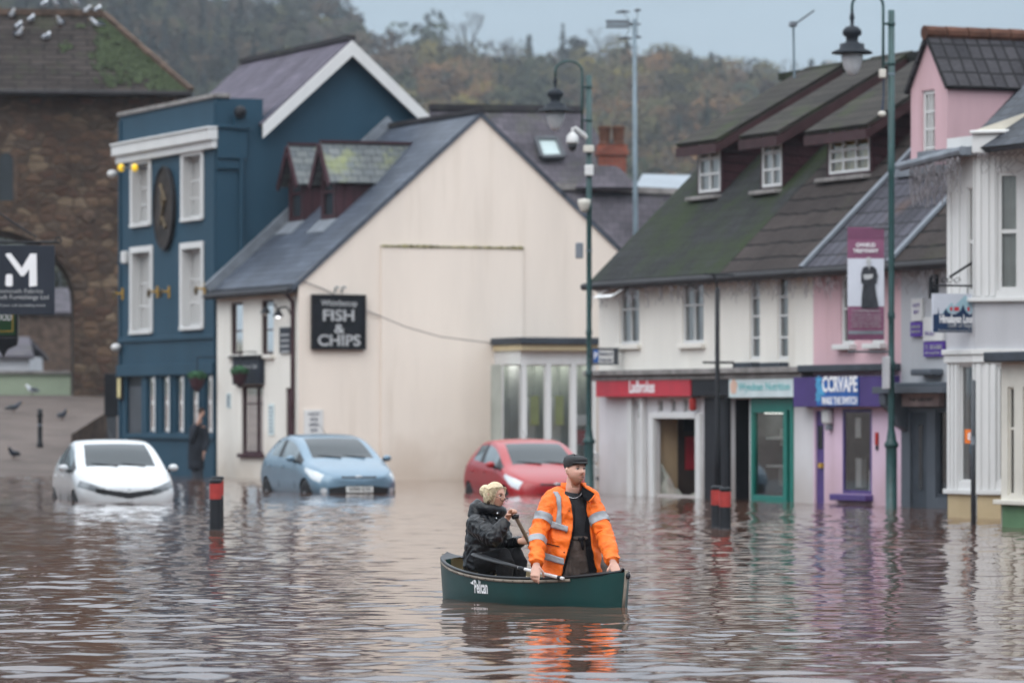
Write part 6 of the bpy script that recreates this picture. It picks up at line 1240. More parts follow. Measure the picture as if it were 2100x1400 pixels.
# birds
def bird(P, label, m, cat, yaw, s=1.0, group=None):
    o = thing('seagull' if cat == 'gull' else 'pigeon', P, label, cat, group); Mx = Matrix.Rotation(yaw, 4, 'Z')
    T = lambda x, y, z: P+Mx @ (Vector((x, y, z))*s)
    mb = MB(); mb.tube([T(-.24,0,.10), T(-.14,0,.12), T(-.02,0,.14), T(.08,0,.17), T(.13,0,.22), T(.17,0,.265), T(.205,0,.27), T(.235,0,.262)], [.012*s,.04*s,.07*s,.062*s,.04*s,.036*s,.03*s,.008*s], 10); mb.build('bird_body', M[m], o, smooth=True)
    mb = MB()
    for sd_ in (-1, 1): mb.tube([T(.05,.055*sd_,.18), T(-.08,.066*sd_,.16), T(-.26,.03*sd_,.11)], [(.03*s,.012*s),(.045*s,.014*s),(.006*s,.004*s)], 8)
    mb.build('wings', M['pigeon_grey'] if cat == 'gull' else M['dark_steel'], o, smooth=True); mb = MB()
    for sd_ in (-1, 1): mb.tube([T(.0,.025*sd_,.09), T(.01,.03*sd_,.0)], .008*s, 5)
    mb.build('legs', M['terracotta'], o); mb = MB(); mb.tube([T(.23,0,.262), T(.275,0,.252)], [.012*s,.003*s], 6); mb.build('beak', M['gold_paint'], o); return o
ndir = n_ if n_.z > 0 else -n_
gl = [(24,37,'gull_white'),(92,18,'gull_white'),(118,18,'gull_white'),(157,16,'gull_white'),(64,46,'gull_white'),(38,60,'gull_white'),(124,53,'gull_white'),(172,30,'gull_white'),(200,27,'gull_white'),(200,56,'gull_white'),(95,82,'gull_white'),(38,76,'gull_white')]
gt = ['leftmost gull on the upper tower roof','gull on the tower ridge at its left','second gull on the tower ridge from the left','large white gull on the tower ridge, wings half raised','small gull below the ridge near the middle of the tower roof','small gull on the left of the tower roof, lower down','gull alone in the middle of the tower roof','gull just under the ridge right of the large white one','rightmost gull just under the tower ridge','lower gull near the right hip of the tower roof','lowest gull of the tower roof, in the middle','lowest gull at the left of the tower roof']
for (x, y, m_), lb in zip(gl, gt):
    P = hit(x, y+4, e1, ndir) if y > 20 else rl[0].lerp(rl[1], (215-x)/545.)+Vector((0,0,.15))
    bird(P, lb, m_, 'gull', rng.random()*6.28, 1.15 if x != 157 else 1.7, 'gulls on the tower roof')
for (x, y, m_, lb) in ((28,846,'pigeon_grey','dark pigeon on the dry road farther up than the iron bollard'),(28,942,'pigeon_grey','dark pigeon low on the dry road near the water edge'),(128,862,'pigeon_grey','dark pigeon on the dry road between iron bollard and stone wall'),(66,810,'gull_white','white gull on the road under the tower arch')):
    P = ground_hit(x, y); bird(P, lb, m_, 'gull' if m_ == 'gull_white' else 'pigeon', rng.random()*6.28, 1.1, None)
# ---------------------------------------------------------------- cars standing in the flood
mat('car_white', hexc(206,209,211), .22, .03, 3, coat=.6); mat('car_blue', hexc(100,127,146), .28, .05, 3, coat=.5, metal=.25); mat('car_red', hexc(158,8,20), .30, .05, 3, coat=.35)
mat('car_glass', (.012,.022,.028), .04, .15, 1.5, spec=.42); mat('headlamp', hexc(206,212,216), .12, .15, 9, spec=.8); mat('headlamp_dark', hexc(120,126,130), .12, .3, 9, spec=.8); mat('car_black', hexc(24,25,28), .45, .2, 4); mat('rim_silver', hexc(170,174,178), .3, .1, 6, metal=.6); mat('plate_white', hexc(214,216,214), .5, .05, 4); mat('side_glass', (.16,.20,.22), .05, .2, 1.5, spec=.5)
#       x,   w,   zb,  z2,  w4,  z4(belt), w5, z5(rail), z7(centre top), crown drop
FST = [(1.97,.40,.24,.36,.36,.56,.30,.62,.64),(1.90,.68,.20,.38,.64,.60,.54,.68,.705),(1.66,.82,.18,.42,.78,.70,.66,.80,.83),(1.30,.855,.17,.45,.83,.82,.70,.895,.925),(.98,.86,.17,.45,.845,.90,.73,.965,1.00),
       (.60,.86,.17,.45,.845,.945,.690,1.185,1.215),(.14,.86,.17,.45,.845,.965,.630,1.385,1.425),(-.36,.86,.17,.45,.845,.985,.615,1.43,1.475),(-.46,.86,.17,.45,.845,.99,.615,1.43,1.475),(-1.12,.86,.17,.46,.84,1.035,.565,1.395,1.445),(-1.52,.85,.19,.48,.80,1.07,.535,1.31,1.365),(-1.80,.82,.22,.50,.74,1.0,.50,1.10,1.13),(-1.93,.76,.26,.50,.69,.78,.48,.82,.83),(-1.975,.60,.30,.48,.52,.62,.36,.64,.65)]
def car(label, paint, loc, yaw, kind):
    root = thing('parked_car', (0,0,0), label, 'car', 'hatchback cars standing in the flood')
    bm = bmesh.new(); rings = []; sx = .985 if kind == 'b' else 1.0; sz = 1.02 if kind == 'b' else 1.0
    for (x, w, zb, z2, w4, z4, w5, z5, z7) in FST:
        half = [(0,zb),(w*.86,zb),(w,z2),(w*1.005,(z2*.45+z4*.55)),(w4,z4),(w5+.04,z5-.012),(w5-.012,z5+.020),(0,z7)]
        ring = [bm.verts.new((x*sx, y, z*sz)) for y, z in half]+[bm.verts.new((x*sx, -y, z*sz)) for y, z in half[-2:0:-1]]
        rings.append(ring)
    n = len(rings[0]); k = len(rings)
    def strip(j): return j if j < 7 else 13-j           # ring segment 0..6 on either side
    for i in range(k-1):
        for j in range(n):
            f = bm.faces.new((rings[i][j], rings[i][(j+1)%n], rings[i+1][(j+1)%n], rings[i+1][j])); s = strip(j); m = 0
            if s == 6 and 4 <= i <= 5: m = 1
            elif s == 4 and i == 5: m = 2
            elif s == 4 and i == 6: m = 2
            elif s == 4 and i == 7: m = 6
            elif s == 4 and i == 8: m = 3
            elif s == 4 and i == 4: m = 5
            elif s == 6 and i == 10: m = 4
            f.material_index = m
    bm.faces.new(rings[0][::-1]); bm.faces.new(rings[-1]); bmesh.ops.recalc_face_normals(bm, faces=bm.faces)
    me = bpy.data.meshes.new('cage'); bm.to_mesh(me); bm.free(); o = bpy.data.objects.new('cage', me); COL.objects.link(o)
    for q in range(9): me.materials.append(M['car_black'])
    sd_ = o.modifiers.new('s', 'SUBSURF'); sd_.levels = 4; sd_.render_levels = 4; cut = []
    for wx in (1.22, -1.29):
        mb = MB(); Mx = Matrix.Rotation(R(90), 4, 'X'); mb.lathe([(.345,-.26),(.345,.26)], (0,0,0), 28)
        for sy in (-1, 1):
            me2 = MB().raw([(v[0]+wx*sx, v[2]+sy*.80, v[1]+.30) for v in mb.v], mb.f).mesh('c'); c = bpy.data.objects.new('c', me2); COL.objects.link(c); b2 = bmesh.new(); b2.from_mesh(me2); bmesh.ops.recalc_face_normals(b2, faces=b2.faces); b2.to_mesh(me2); b2.free()
            for q in range(9): me2.materials.append(M['car_black'])
            me2.polygons.foreach_set('material_index', [7]*len(me2.polygons))
            bo = o.modifiers.new('b', 'BOOLEAN'); bo.operation = 'DIFFERENCE'; bo.object = c; bo.solver = 'EXACT'; cut.append(c)
    bake(o); me = o.data
    for c in cut: bpy.data.objects.remove(c)
    P = len(me.polygons); cen = np.empty(P*3); me.polygons.foreach_get('center', cen); cen = cen.reshape(-1, 3); mi = np.empty(P, np.int32); me.polygons.foreach_get('material_index', mi); x, y, z = cen.T; ay = np.abs(y); part = np.where(mi == 0, 0, mi+0)
    body = mi == 0
    if kind == 'f':
        hl = body & (x > 1.2) & (ay > .46) & (np.abs(z-(.60+(1.90-x)*.30)) < .03+.045*np.clip((x-1.2)/.4, 0, 1)) & (x < 1.80)
        gr = body & (x > 1.6) & (ay < .34) & (np.abs(z-.655) < .020); it = body & (x > 1.7) & (z < .50-.05*(ay/.6)**2) & (z > .26) & (ay < .60-.25*(.5-z)); fg = body & (x > 1.6) & (np.hypot(ay-.66, z-.40) < .055)
    else:
        hl = body & (x > 1.45) & (ay > .40) & (np.abs(z-(.60+(ay-.40)*.34)) < .065) & (x < 1.93)
        gr = body & (x > 1.55) & (ay < .56) & (np.abs(z-(.535+.16*ay)) < .056-.03*ay); it = body & (x > 1.75) & (np.abs(z-.36) < .07) & (ay < .5); fg = body & (x < -99)
    names = [('body', M[paint], body & ~hl & ~gr & ~it & ~fg), ('windscreen', M['car_glass'], mi == 1), ('rear_window', M['car_glass'], mi == 4), 
             ('grille', M['car_black'], gr), ('lower_intake', M['car_black'], it)]
    for sy, sel in ((1, y > 0), (-1, y < 0)):
        names += [('front_side_window', M['side_glass'], (mi == 2) & sel), ('rear_side_window', M['side_glass'], (mi == 3) & sel), ('headlight', M['headlamp' if kind == 'f' else 'headlamp_dark'], hl & sel), ('fog_light', M['headlamp'], fg & sel), ('pillar_trim', M['car_black'], (mi == 5) & sel), ('pillar_trim', M['car_black'], (mi == 6) & sel), ('wheel_arch', M['car_black'], (mi == 7) & sel & (x > 0)), ('wheel_arch', M['car_black'], (mi == 7) & sel & (x < 0))]
    for nm, mm, sel in names:
        if not sel.any(): continue
        b = bmesh.new(); b.from_mesh(me); b.faces.ensure_lookup_table(); bmesh.ops.delete(b, geom=[b.faces[i] for i in np.nonzero(~sel)[0]], context='FACES')
        m3 = bpy.data.meshes.new(nm); b.to_mesh(m3); b.free(); m3.materials.clear(); m3.materials.append(mm); m3.polygons.foreach_set('material_index', [0]*len(m3.polygons)); m3.polygons.foreach_set('use_smooth', [True]*len(m3.polygons))
        link(bpy.data.objects.new(nm, m3), root)
    bpy.data.objects.remove(o)
    for sy in (-1, 1):                                  # mirrors, handles
        mb = MB(); mb.ball((.68,sy*.95,1.0), (.06,.088,.062), 14); mr = mb.build('mirror', M[paint], root, smooth=True); mb = MB(); mb.tube([(.66,sy*.84,.94),(.68,sy*.90,.96)], .03, 8); mb.ball((.645,sy*.95,1.0), (.045,.074,.048), 10); mb.build('mirror_glass', M['car_black'], mr, smooth=True)
        for hx in (-.15, -1.02): mb = MB(); mb.box((hx-.09,sy*.868-.015,.83),(hx+.09,sy*.868+.02,.86)); mb.build('door_handle', M[paint], root, bevel=.008)
        for hx in (-.42, .62): mb = MB(); mb.tube([(hx,sy*.852,.44),(hx,sy*.856,.62),(hx-.005,sy*.852,.76),(hx-.01,sy*.838,.93)], .005, 4); mb.build('door_seam', M['car_black'], root)
        for wx in (1.22*sx, -1.29*sx):
            mb = MB(); Mx = Matrix.Translation((wx, sy*.755, .30)) @ Matrix.Rotation(R(90)*-sy, 4, 'X'); mb.lathe([(.21,-.09),(.29,-.09),(.305,-.06),(.305,.06),(.29,.09),(.21,.09)], (0,0,0), 28, 0, Mx); w = mb.build('wheel', M['rubber'], root, smooth=True)
            mb = MB(); mb.lathe([(.215,.085),(.20,.06),(.05,.05),(.045,.085),(.0,.09)], (0,0,0), 24, 0, Mx)
            mb2 = MB()
            for a in range(7):
                q = Matrix.Rotation(2*math.pi*a/7, 4, 'Z'); mb2.hexa([Mx @ q @ Vector(v) for v in ((.04,-.025,.06),(.20,-.018,.06),(.20,.018,.06),(.04,.025,.06),(.04,-.025,.092),(.20,-.018,.084),(.20,.018,.084),(.04,.025,.092))])
            mb.build('hub_plate', M['car_black'], w); mb2.build('rim', M['rim_silver'], w)
    fx = 1.955*sx
    if kind == 'f':
        mb = MB(); mb.ball((1.925,0,.66), (.02,.075,.035), 14); mb.build('badge', M['rim_silver'], root, smooth=True); mb = MB(); mb.box((1.955,-.26,.37),(1.985,.26,.48)); pl = mb.build('number_plate', M['plate_white'], root, bevel=.005)
        vs, fs_ = text_mesh('WF09 KYD', .10, .001, .003); mb = MB(); mb.raw([(1.987, v[0]*.9, v[1]+.425) for v in vs], fs_); mb.build('lettering', M['car_black'], pl)
    else:
        mb = MB(); mb.ball((1.90,0,.625), (.03,.065,.045), 14); mb.build('badge', M['rim_silver'], root, smooth=True); mb = MB(); mb.box((1.93,-.26,.27),(1.97,.26,.38)); mb.build('number_plate', M['plate_white'], root, bevel=.005)
    for sy in (-.05, .42): mb = MB(); mb.tube([(1.0*sx,sy,1.02*sz),(.93*sx,sy-.25,1.045*sz),(.86*sx,sy-.45,1.06*sz)], [.014,.012,.008], 5); mb.build('wiper', M['car_black'], root)
    mb = MB(); mb.tube([(-.2,0,1.48*sz),(-.5,0,1.62*sz)], [.008,.004], 5); mb.build('roof_aerial', M['car_black'], root)
    root.scale = (1.05, 1.05, 1.03); root.location = loc; root.rotation_euler = (0, 0, yaw); return root
def heading(dx, dy): return math.atan2(dy, dx)
def put_car(label, paint, px, py, Yc, sunk, hd, kind, roll=0, pitch=0):
    c = car(label, paint, ((px-1050)*Yc/F, Yc, -sunk), heading(*hd), kind); c.rotation_euler = (roll, pitch, heading(*hd)); return c
put_car('white hatchback sunk almost to its headlights, seen from the front', 'car_white', 231, 0, 79.9, .45, (.235,-.97), 'b')
put_car('pale blue hatchback standing in shallow water before the cream house', 'car_blue', 673, 0, 87.4, .36, (.335,-.94), 'f')
put_car('red hatchback in the flood behind the two people in the canoe', 'car_red', 1086, 0, 86.6, .46, (.265,-.96), 'f', 0, R(.8))
# ---------------------------------------------------------------- canoe
Cs, Cb = Vector((-.560, 37.9, 0)), Vector((.905, 35.75, 0)); AX = (Cb-Cs); LC = AX.length; AX = AX.normalized(); PX = Vector((AX.y, -AX.x, 0)); PX = PX if PX.y < 0 else -PX     # PX: towards the camera
def cw(t): return .018+.37*(max(0, math.sin(math.pi*min(max(t, 0), 1)))**.62)
def cz(t): return .325+(.262-.325)*t-.075*math.sin(math.pi*t)+.03*abs(2*t-1)**6
def cpt(t, f, z): return Cs+AX*(LC*t)+PX*(cw(t)*f)+Vector((0, 0, z))
def hull_ring(t, ins=0.0, floor=None):
    w = cw(t); e = min(1, 4*t*(1-t)+.35); zg = cz(t); pts = []
    prof = [(0,-.13),(.55,-.125),(.82,-.09),(.93,-.02),(.975,.09),(1.0,.18),(1.015,1)]
    st = -.05*(1-min(1, t/.05)) if t < .05 else .05*(1-min(1, (1-t)/.05)) if t > .95 else 0
    for f, z in prof:
        zz = zg if z == 1 else z*(zg/.27) if z > 0 else z
        if ins: f = max(0, f-ins/max(w, .05)); zz = max(zz, floor)
        pts.append((f, zz))
    left = [cpt(t, f, z)+AX*(st*(z/.3)) for f, z in pts]; right = [cpt(t, -f, z)+AX*(st*(z/.3)) for f, z in pts[1:]]
    return right[::-1]+left
mat('canoe_green', hexc(6,58,56), .38, .25, 2.5, .05, 30, col2=hexc(14,52,50), streak=False); mat('canoe_tan', hexc(186,172,140), .6, .12, 4); mat('canoe_black', hexc(26,28,32), .45, .2, 5); mat('canoe_strip', hexc(142,132,120), .5, .25, 7)
CAN = thing('canoe', (Cs+Cb)/2, 'dark green canoe carrying two people, with white lettering on its side', 'canoe'); TS = [i/40 for i in range(41)]
def skin_rings(rs, close=False):
    mb = MB(); n = len(rs[0])
    for r in rs: mb.v += [tuple(p) for p in r]
    for i in range(len(rs)-1):
        for j in range(n-1): mb.f.append([i*n+j, i*n+j+1, (i+1)*n+j+1, (i+1)*n+j]); mb.uv.append(None); mb.m.append(0)
    return mb
hm_ = skin_rings([hull_ring(t) for t in TS]); hm_.build('hull', M['canoe_green'], CAN, smooth=True, weld=1e-4)
skin_rings([hull_ring(t, .022, .055) for t in [.012]+TS[1:-1]+[.985]]).build('inner_shell', M['canoe_tan'], CAN, smooth=True)
for s_ in (1, -1):
    mb = MB(); mb.tube([cpt(t, 1.015*s_, cz(t)+.004) for t in TS], [(.012,.016)]*41, 8, up=(0,0,1)); mb.build('gunwale', M['canoe_black'], CAN, smooth=True)
    mb = MB(); mb.tube([cpt(t, 1.015*s_, cz(t)-.022)+PX*(s_*.006) for t in TS[2:35]], [(.013,.008)]*33, 8, up=(0,0,1)); mb.build('rub_strip', M['canoe_strip'], CAN, smooth=True)
for t0, t1 in ((0.0, .075), (.83, 1.0)):
    mb = MB(); N_ = 10
    for i in range(N_):
        a, b = t0+(t1-t0)*i/N_, t0+(t1-t0)*(i+1)/N_; mb.face([cpt(a, -1.02, cz(a)+.012), cpt(b, -1.02, cz(b)+.012), cpt(b, 0, cz(b)+.035), cpt(a, 0, cz(a)+.035)]); mb.face([cpt(a, 0, cz(a)+.035), cpt(b, 0, cz(b)+.035), cpt(b, 1.02, cz(b)+.012), cpt(a, 1.02, cz(a)+.012)])
    mb.build('deck_plate', M['canoe_black'], CAN, smooth=True, weld=1e-4)
for e, d in ((Cs, -1), (Cb, 1)):
    t = 0.0 if d < 0 else 1.0; mb = MB(); mb.tube([cpt(t, 0, cz(t)+.015)+AX*(.05*cz(t)/.3*d), cpt(t, 0, .12)+AX*(.020*d), cpt(t, 0, -.1)+AX*(-.016*d)], [.016,.014,.014], 8); mb.build('stem_band', M['canoe_strip'], CAN, smooth=True)
    mb = MB(); mb.ball(cpt(t, 0, cz(t)-.03)+AX*(.07*d), (.02,.02,.028), 10); mb.build('tow_eye', M['canoe_black'], CAN, smooth=True)
mb = MB(); a, b = cpt(.27, -.86, .19), cpt(.27, .86, .19); mb.tube([a, b], [(.018,.13)]*2, 8, up=(0,0,1)); mb.build('seat', M['canoe_tan'], CAN, bevel=.005)
mb = MB()
for k in range(14): t = .16+k*.05; mb.ball(cpt(t, 1.03, cz(t)-.022)+PX*.010, .0055, 6)
mb.build('rivets', M['canoe_black'], CAN)
def hull_text(body, px, py, hgt, m, name='lettering', sx=.62):
    best = min((abs((cpt(t, 1, .1).x*9000/cpt(t, 1, .1).y+1050)-px), t) for t in [i/400 for i in range(400)])[1]
    P = cpt(best, 1.0, 0); Y = P.y; z = HC-(py-HY)*Y/F; f = lambda t, z: cpt(t, .975+.04*min(1, max(0, (z-.09)/.18)), z)+PX*.006
    vs, fs_ = text_mesh(body, hgt/.69, .0, .004); out = []
    for v in vs: out.append(f(best+v[0]*sx/(LC*.93), z+v[1]))
    mb = MB(); mb.raw(out, fs_); return mb.build(name, M[m], CAN)
hull_text('Pelican', 986, 1204, .105, 'lettering_white', sx=.50)
best = min((abs((cpt(t, 1, .1).x*9000/cpt(t, 1, .1).y+1050)-969), t) for t in [i/400 for i in range(400)])[1]; mb = MB(); q = lambda dt, z: cpt(best+dt, 1.0, z)+PX*.008
mb.raw([q(-.012,.16), q(.0,.165), q(.012,.185), q(.010,.16), q(.014,.145), q(.0,.15)], [(0,1,2,3,4,5)]); mb.build('emblem', M['lettering_white'], CAN)

# ---------------------------------------------------------------- people
def lerp(a, b, t): return a+(b-a)*t
def head_mb(mb, c, fwd, up, s=1.0, fem=False, chin=1.0):
    """a face-shaped ovoid: forehead, brow, eye hollows, nose, lips, chin, ears; s = half height in metres /0.118"""
    fwd = Vector(fwd).normalized(); up = Vector(up).normalized(); sd = fwd.cross(up).normalized(); up = sd.cross(fwd).normalized()
    n, k = 56, 40; vs = []
    g = lambda x, s_: math.exp(-(x/s_)**2)
    for i in range(k+1):
        th = math.pi*i/k; 
        for j in range(n):
            ph = 2*math.pi*j/n; x = math.sin(th)*math.sin(ph); y = math.sin(th)*math.cos(ph); z = math.cos(th)
            X, Yf, Z = x*.074, y*.092, z*.118
            if z < 0:
                tp = (-z)**1.6; X *= 1-(.30 if fem else .20)*tp; Yf = Yf*(1-.10*tp)+(.016*tp if y > -.3 else .03*tp)
                if y < 0: Yf += .028*(-z)*( -y)
            if y > 0:
                front = y
                Yf += front*(.024 if fem else .034)*g(X, .0145)*g(Z+.012, .016)+front*.016*g(X, .010)*g(Z-.012, .024)      # nose
                Yf -= front*.012*(g(X-.031, .017)+g(X+.031, .017))*g(Z-.018, .013)                           # eyes
                Yf += front*.005*g(abs(X)-.030, .024)*g(Z-.036, .009)                                         # brow
                Yf += front*.007*g(X, .022)*(g(Z+.049, .006)+1.1*g(Z+.061, .006))-front*.005*g(X, .022)*g(Z+.055, .003)
                Yf += front*.012*g(X, .022)*g(Z+.092, .020)*chin; Yf += front*.004*g(abs(X)-.045, .02)*g(Z+.015, .018); Yf -= front*.004*g(abs(X)-.04, .02)*g(Z+.05, .02)
            vs.append(Vector(c)+(sd*X+fwd*Yf+up*Z)*s)
    fs_ = [(i*n+j, (i+1)*n+j, (i+1)*n+(j+1)%n, i*n+(j+1)%n) for i in range(k) for j in range(n)]
    mb.raw(vs, fs_)
    for q in (-1, 1):
        e = Vector(c)+(sd*(q*.074)+fwd*(-.012)+up*.002)*s; mb.tube([e-up*.030*s, e-up*.012*s+sd*q*.008*s, e+up*.012*s+sd*q*.013*s, e+up*.030*s+sd*q*.008*s], [(.008*s,.012*s),(.009*s,.015*s),(.010*s,.018*s),(.006*s,.010*s)], 10, up=tuple(sd))
    return fwd, sd, up
def hand_mb(mb, w, d, nrm, side, curl=.5, sc=1.0, spread=.09, curls=None, thumb=.5):
    """palm, five fingers and a side thumb; d: along the fingers, nrm: out of the palm, side: thumb side"""
    d = Vector(d).normalized(); nrm = Vector(nrm); nrm = (nrm-d*nrm.dot(d)).normalized(); sd = Vector(side); sd = (sd-d*sd.dot(d)-nrm*sd.dot(nrm)).normalized()
    kn = w+d*.09*sc; mb.tube([w-d*.03*sc, w, w+d*.04*sc, kn, kn+d*.008*sc], [(.018*sc,.027*sc),(.017*sc,.030*sc),(.015*sc,.040*sc),(.014*sc,.042*sc),(.008*sc,.038*sc)], 14, up=tuple(nrm))
    for i, (off, L, r) in enumerate(((.030,.070,.0088),(.010,.080,.0092),(-.011,.074,.0088),(-.030,.058,.0078))):
        c = (curls[i] if curls else curl); p = kn+sd*off*sc-d*.006*sc; dd = (d+sd*off*spread*20*.1).normalized(); pts = [p]; a = 0
        for s_, f in zip((.42,.32,.26), (.55,1.0,.8)):
            a += c*f*1.25; q = dd*math.cos(a)+nrm*math.sin(a); p = p+q*L*sc*s_; pts.append(p)
        mb.tube(pts, [r*sc*1.08, r*sc, r*sc*.95, r*sc*.72], 9)
    p = w+d*.025*sc+sd*.030*sc; t = (sd*.75+d*.65+nrm*thumb).normalized(); q = p+t*.042*sc; t2 = (d*.8+sd*.15+nrm*(thumb+.35)).normalized(); mb.tube([p-t*.012*sc, q, q+t2*.03*sc, q+t2*.052*sc], [.014*sc,.0115*sc,.0100*sc,.007*sc], 9)
def fuse(mb, name, m, parent, vox, smooth_it=6, fac=.5):
    o = mb.build(name, m, parent, smooth=True); r = o.modifiers.new('r', 'REMESH'); r.mode = 'VOXEL'; r.voxel_size = vox; r.use_smooth_shade = True
    if smooth_it: s_ = o.modifiers.new('s', 'SMOOTH'); s_.iterations = smooth_it; s_.factor = fac
    bake(o); return o
def paint_head(o, c, fwd, sd, up, s, base, regions):
    """skin, lips, stubble and painted eye-hollow shade are colours of the body mesh itself"""
    me = o.data; n = len(me.vertices); co = np.empty(n*3); me.vertices.foreach_get('co', co); co = co.reshape(-1, 3)
    W_ = np.array(o.matrix_world); d = co-np.array(c); X = d @ np.array(sd)/s; Yf = d @ np.array(fwd)/s; Z = d @ np.array(up)/s; col = np.tile(np.array(base), (n, 1)); nz = np.array([mnoise.noise(Vector(p)*22) for p in co]); col *= (1+.10*nz)[:, None]
    for fn, rc in regions: w = np.clip(fn(X, Yf, Z, nz), 0, 1)[:, None]; col = col*(1-w)+np.array(rc)[None, :]*w
    ca = me.color_attributes.new('Col', 'FLOAT_COLOR', 'POINT'); cc = np.ones((n, 4), np.float32); cc[:, :3] = col; ca.data.foreach_set('color', cc.ravel())
skin = bpy.data.materials.new('skin'); skin.use_nodes = True; nt = skin.node_tree; p = nt.nodes['Principled BSDF']; p.inputs['Roughness'].default_value = .5; p.inputs['Subsurface Weight'].default_value = .12; p.inputs['Subsurface Radius'].default_value = (.012,.005,.003); at = nt.nodes.new('ShaderNodeAttribute'); at.attribute_name = 'Col'; nt.links.new(at.outputs['Color'], p.inputs['Base Color'])
def cloth(name, col, rough=.8, wr=.5, sc=9.0, var=.15, fine=120, coat=0, spec=.4, wd=.03):
    m = mat(name, col, rough, var, 7, 0, spec=spec); nt = m.node_tree; N = nt.nodes; L = nt.links; p = N['Principled BSDF']; t = N.new('ShaderNodeTexCoord'); a = N.new('ShaderNodeTexNoise'); a.inputs['Scale'].default_value = sc; a.inputs['Detail'].default_value = 3; a.inputs['Distortion'].default_value = 1.2; L.new(t.outputs['Object'], a.inputs[0])
    b = N.new('ShaderNodeBump'); b.inputs['Strength'].default_value = wr; b.inputs['Distance'].default_value = wd; L.new(a.outputs[0], b.inputs['Height']); f = N.new('ShaderNodeTexNoise'); f.inputs['Scale'].default_value = fine; L.new(t.outputs['Object'], f.inputs[0]); b2 = N.new('ShaderNodeBump'); b2.inputs['Strength'].default_value = .15; b2.inputs['Distance'].default_value = .004; L.new(f.outputs[0], b2.inputs['Height']); L.new(b.outputs[0], b2.inputs['Normal']); L.new(b2.outputs[0], p.inputs['Normal']); return m
cloth('hivis_orange', (.93,.17,.012), .6, .55, 8, .10, wd=.04); cloth('reflective_grey', hexc(150,152,156), .35, .25, 10, .08); cloth('black_lining', (.008,.008,.010), .9, .4, 12, spec=.15); cloth('knit_black', (.022,.024,.028), .9, .5, 45, .4, wd=.012); cloth('trouser_brown', hexc(86,74,68), .85, .7, 7, .15, wd=.04); cloth('cap_grey', hexc(62,62,64), .95, .2, 60, .3); cloth('puffer_black', (.006,.0065,.0085), .30, .6, 10, .2, spec=.32, wd=.035); cloth('legging_black', (.007,.007,.008), .85, .3, 10, spec=.15); cloth('hair_blond', hexc(216,198,164), .5, .5, 30, .22); cloth('beard_red', hexc(140,88,60), .9, .4, 60)
mat('eye_white', hexc(220,214,210), .25, .03, 5); mat('eye_dark', (.02,.018,.016), .15, .1, 5); mat('chain_silver', hexc(190,192,196), .25, .1, 8, metal=.9); mat('paddle_grey', hexc(128,116,102), .55, .2, 8); mat('paddle_white', hexc(222,220,218), .4, .06, 8)
def eyes(o, c, fwd, sd, up, s, hair=None):
    for q in (-1, 1):
        e = Vector(c)+(sd*(q*.031)+fwd*.0715+up*.0175)*s; mb = MB(); mb.ball(e, (.0120*s,.0120*s,.0080*s), 12); ey = mb.build('eye', M['eye_white'], o, smooth=True); mb = MB(); mb.ball(e+fwd*.0070*s-up*.001*s, (.0062*s,.0062*s,.0058*s), 10); mb.build('iris', M['eye_dark'], ey, smooth=True)
        mb = MB(); mb.tube([e+(fwd*.0095-sd*q*.014+up*.0035)*s, e+(fwd*.0135+up*.0062)*s, e+(fwd*.006+sd*q*.015+up*.0025)*s], [.0016*s,.0030*s,.0016*s], 6); mb.build('eyelid', M['eye_dark'] if hair == 'w' else skin, o, smooth=True)
        mb = MB(); mb.tube([e+(fwd*.014-sd*q*.016+up*.017)*s, e+(fwd*.016+sd*q*.002+up*.0215)*s, e+(fwd*.006+sd*q*.019+up*.018)*s], [.0022*s,.0034*s,.0016*s], 5); mb.build('eyebrow', M['eye_dark'] if hair == 'w' else M['beard_red'], o, smooth=True)

def crumple(o, amp, freq, seed=0.0, stretch=(1,1,1)):
    """pushes a cloth surface in and out along its normals in ridged folds"""
    me = o.data; no = [v.normal.copy() for v in me.vertices]
    for v, n_0 in zip(me.vertices, no):
        q = Vector((v.co.x*stretch[0], v.co.y*stretch[1], v.co.z*stretch[2]))*freq+Vector((seed, seed*2, 0)); w = q+Vector((mnoise.noise(q*.6), mnoise.noise(q*.6+Vector((9,0,0))), 0))*.9
        r_ = 1-2*abs(mnoise.noise(w)); r2 = mnoise.noise(w*2.3)*.35
        v.co += n_0*amp*(r_-.45+r2)
    me.update(); return o
# the man ---------------------------------------------------------
YM = 36.2; K = lambda px, py, Y=YM: Wp(px, py, Y)
HM = .975; hc = K(1181, 965.5, 36.14); hf = Vector((.52, -.85, .04))
man = thing('person', K(1180, 1190), 'man in flat cap and open orange hi-vis jacket kneeling at the bow of the canoe', 'person')
mb = MB(); fwd, sd, up = head_mb(mb, hc, hf, (0.02, -.03, 1), HM)
mb.tube([K(1170,1030,36.26), K(1171,1014,36.24), K(1175,996,36.2), K(1178,977,36.18)], [(.10,.09),(.074,.072),(.064,.066),(.056,.058)], 18)
mb.tube([K(1181,1150,36.33), K(1179,1130,36.33), K(1177,1100,36.3), K(1174,1060,36.28), K(1171,1032,36.27), K(1171,1012,36.26)], [(.10,.07),(.11,.075),(.12,.08),(.145,.10),(.14,.085),(.06,.05)], 20, up=(1,0,0))
jR = [K(1127,1030,36.22), K(1103,1093,36.1), K(1100,1152,35.86)]; jL = [K(1216,1032,36.2), K(1240,1095,36.08), K(1256,1148,35.80)]
for J in (jR, jL): mb.tube([K(1172,1028,36.26), J[0], J[0].lerp(J[1],.5), J[1], J[1].lerp(J[2],.5), J[2]], [.055,.052,.048,.042,.038,.030], 14)
hip = [Vector((.524,36.33,.415))+PX*.09, Vector((.524,36.33,.415))-PX*.09]; kne = [Vector((.50,36.36,.13))+PX*.20, Vector((.60,36.30,.13))-PX*.12]
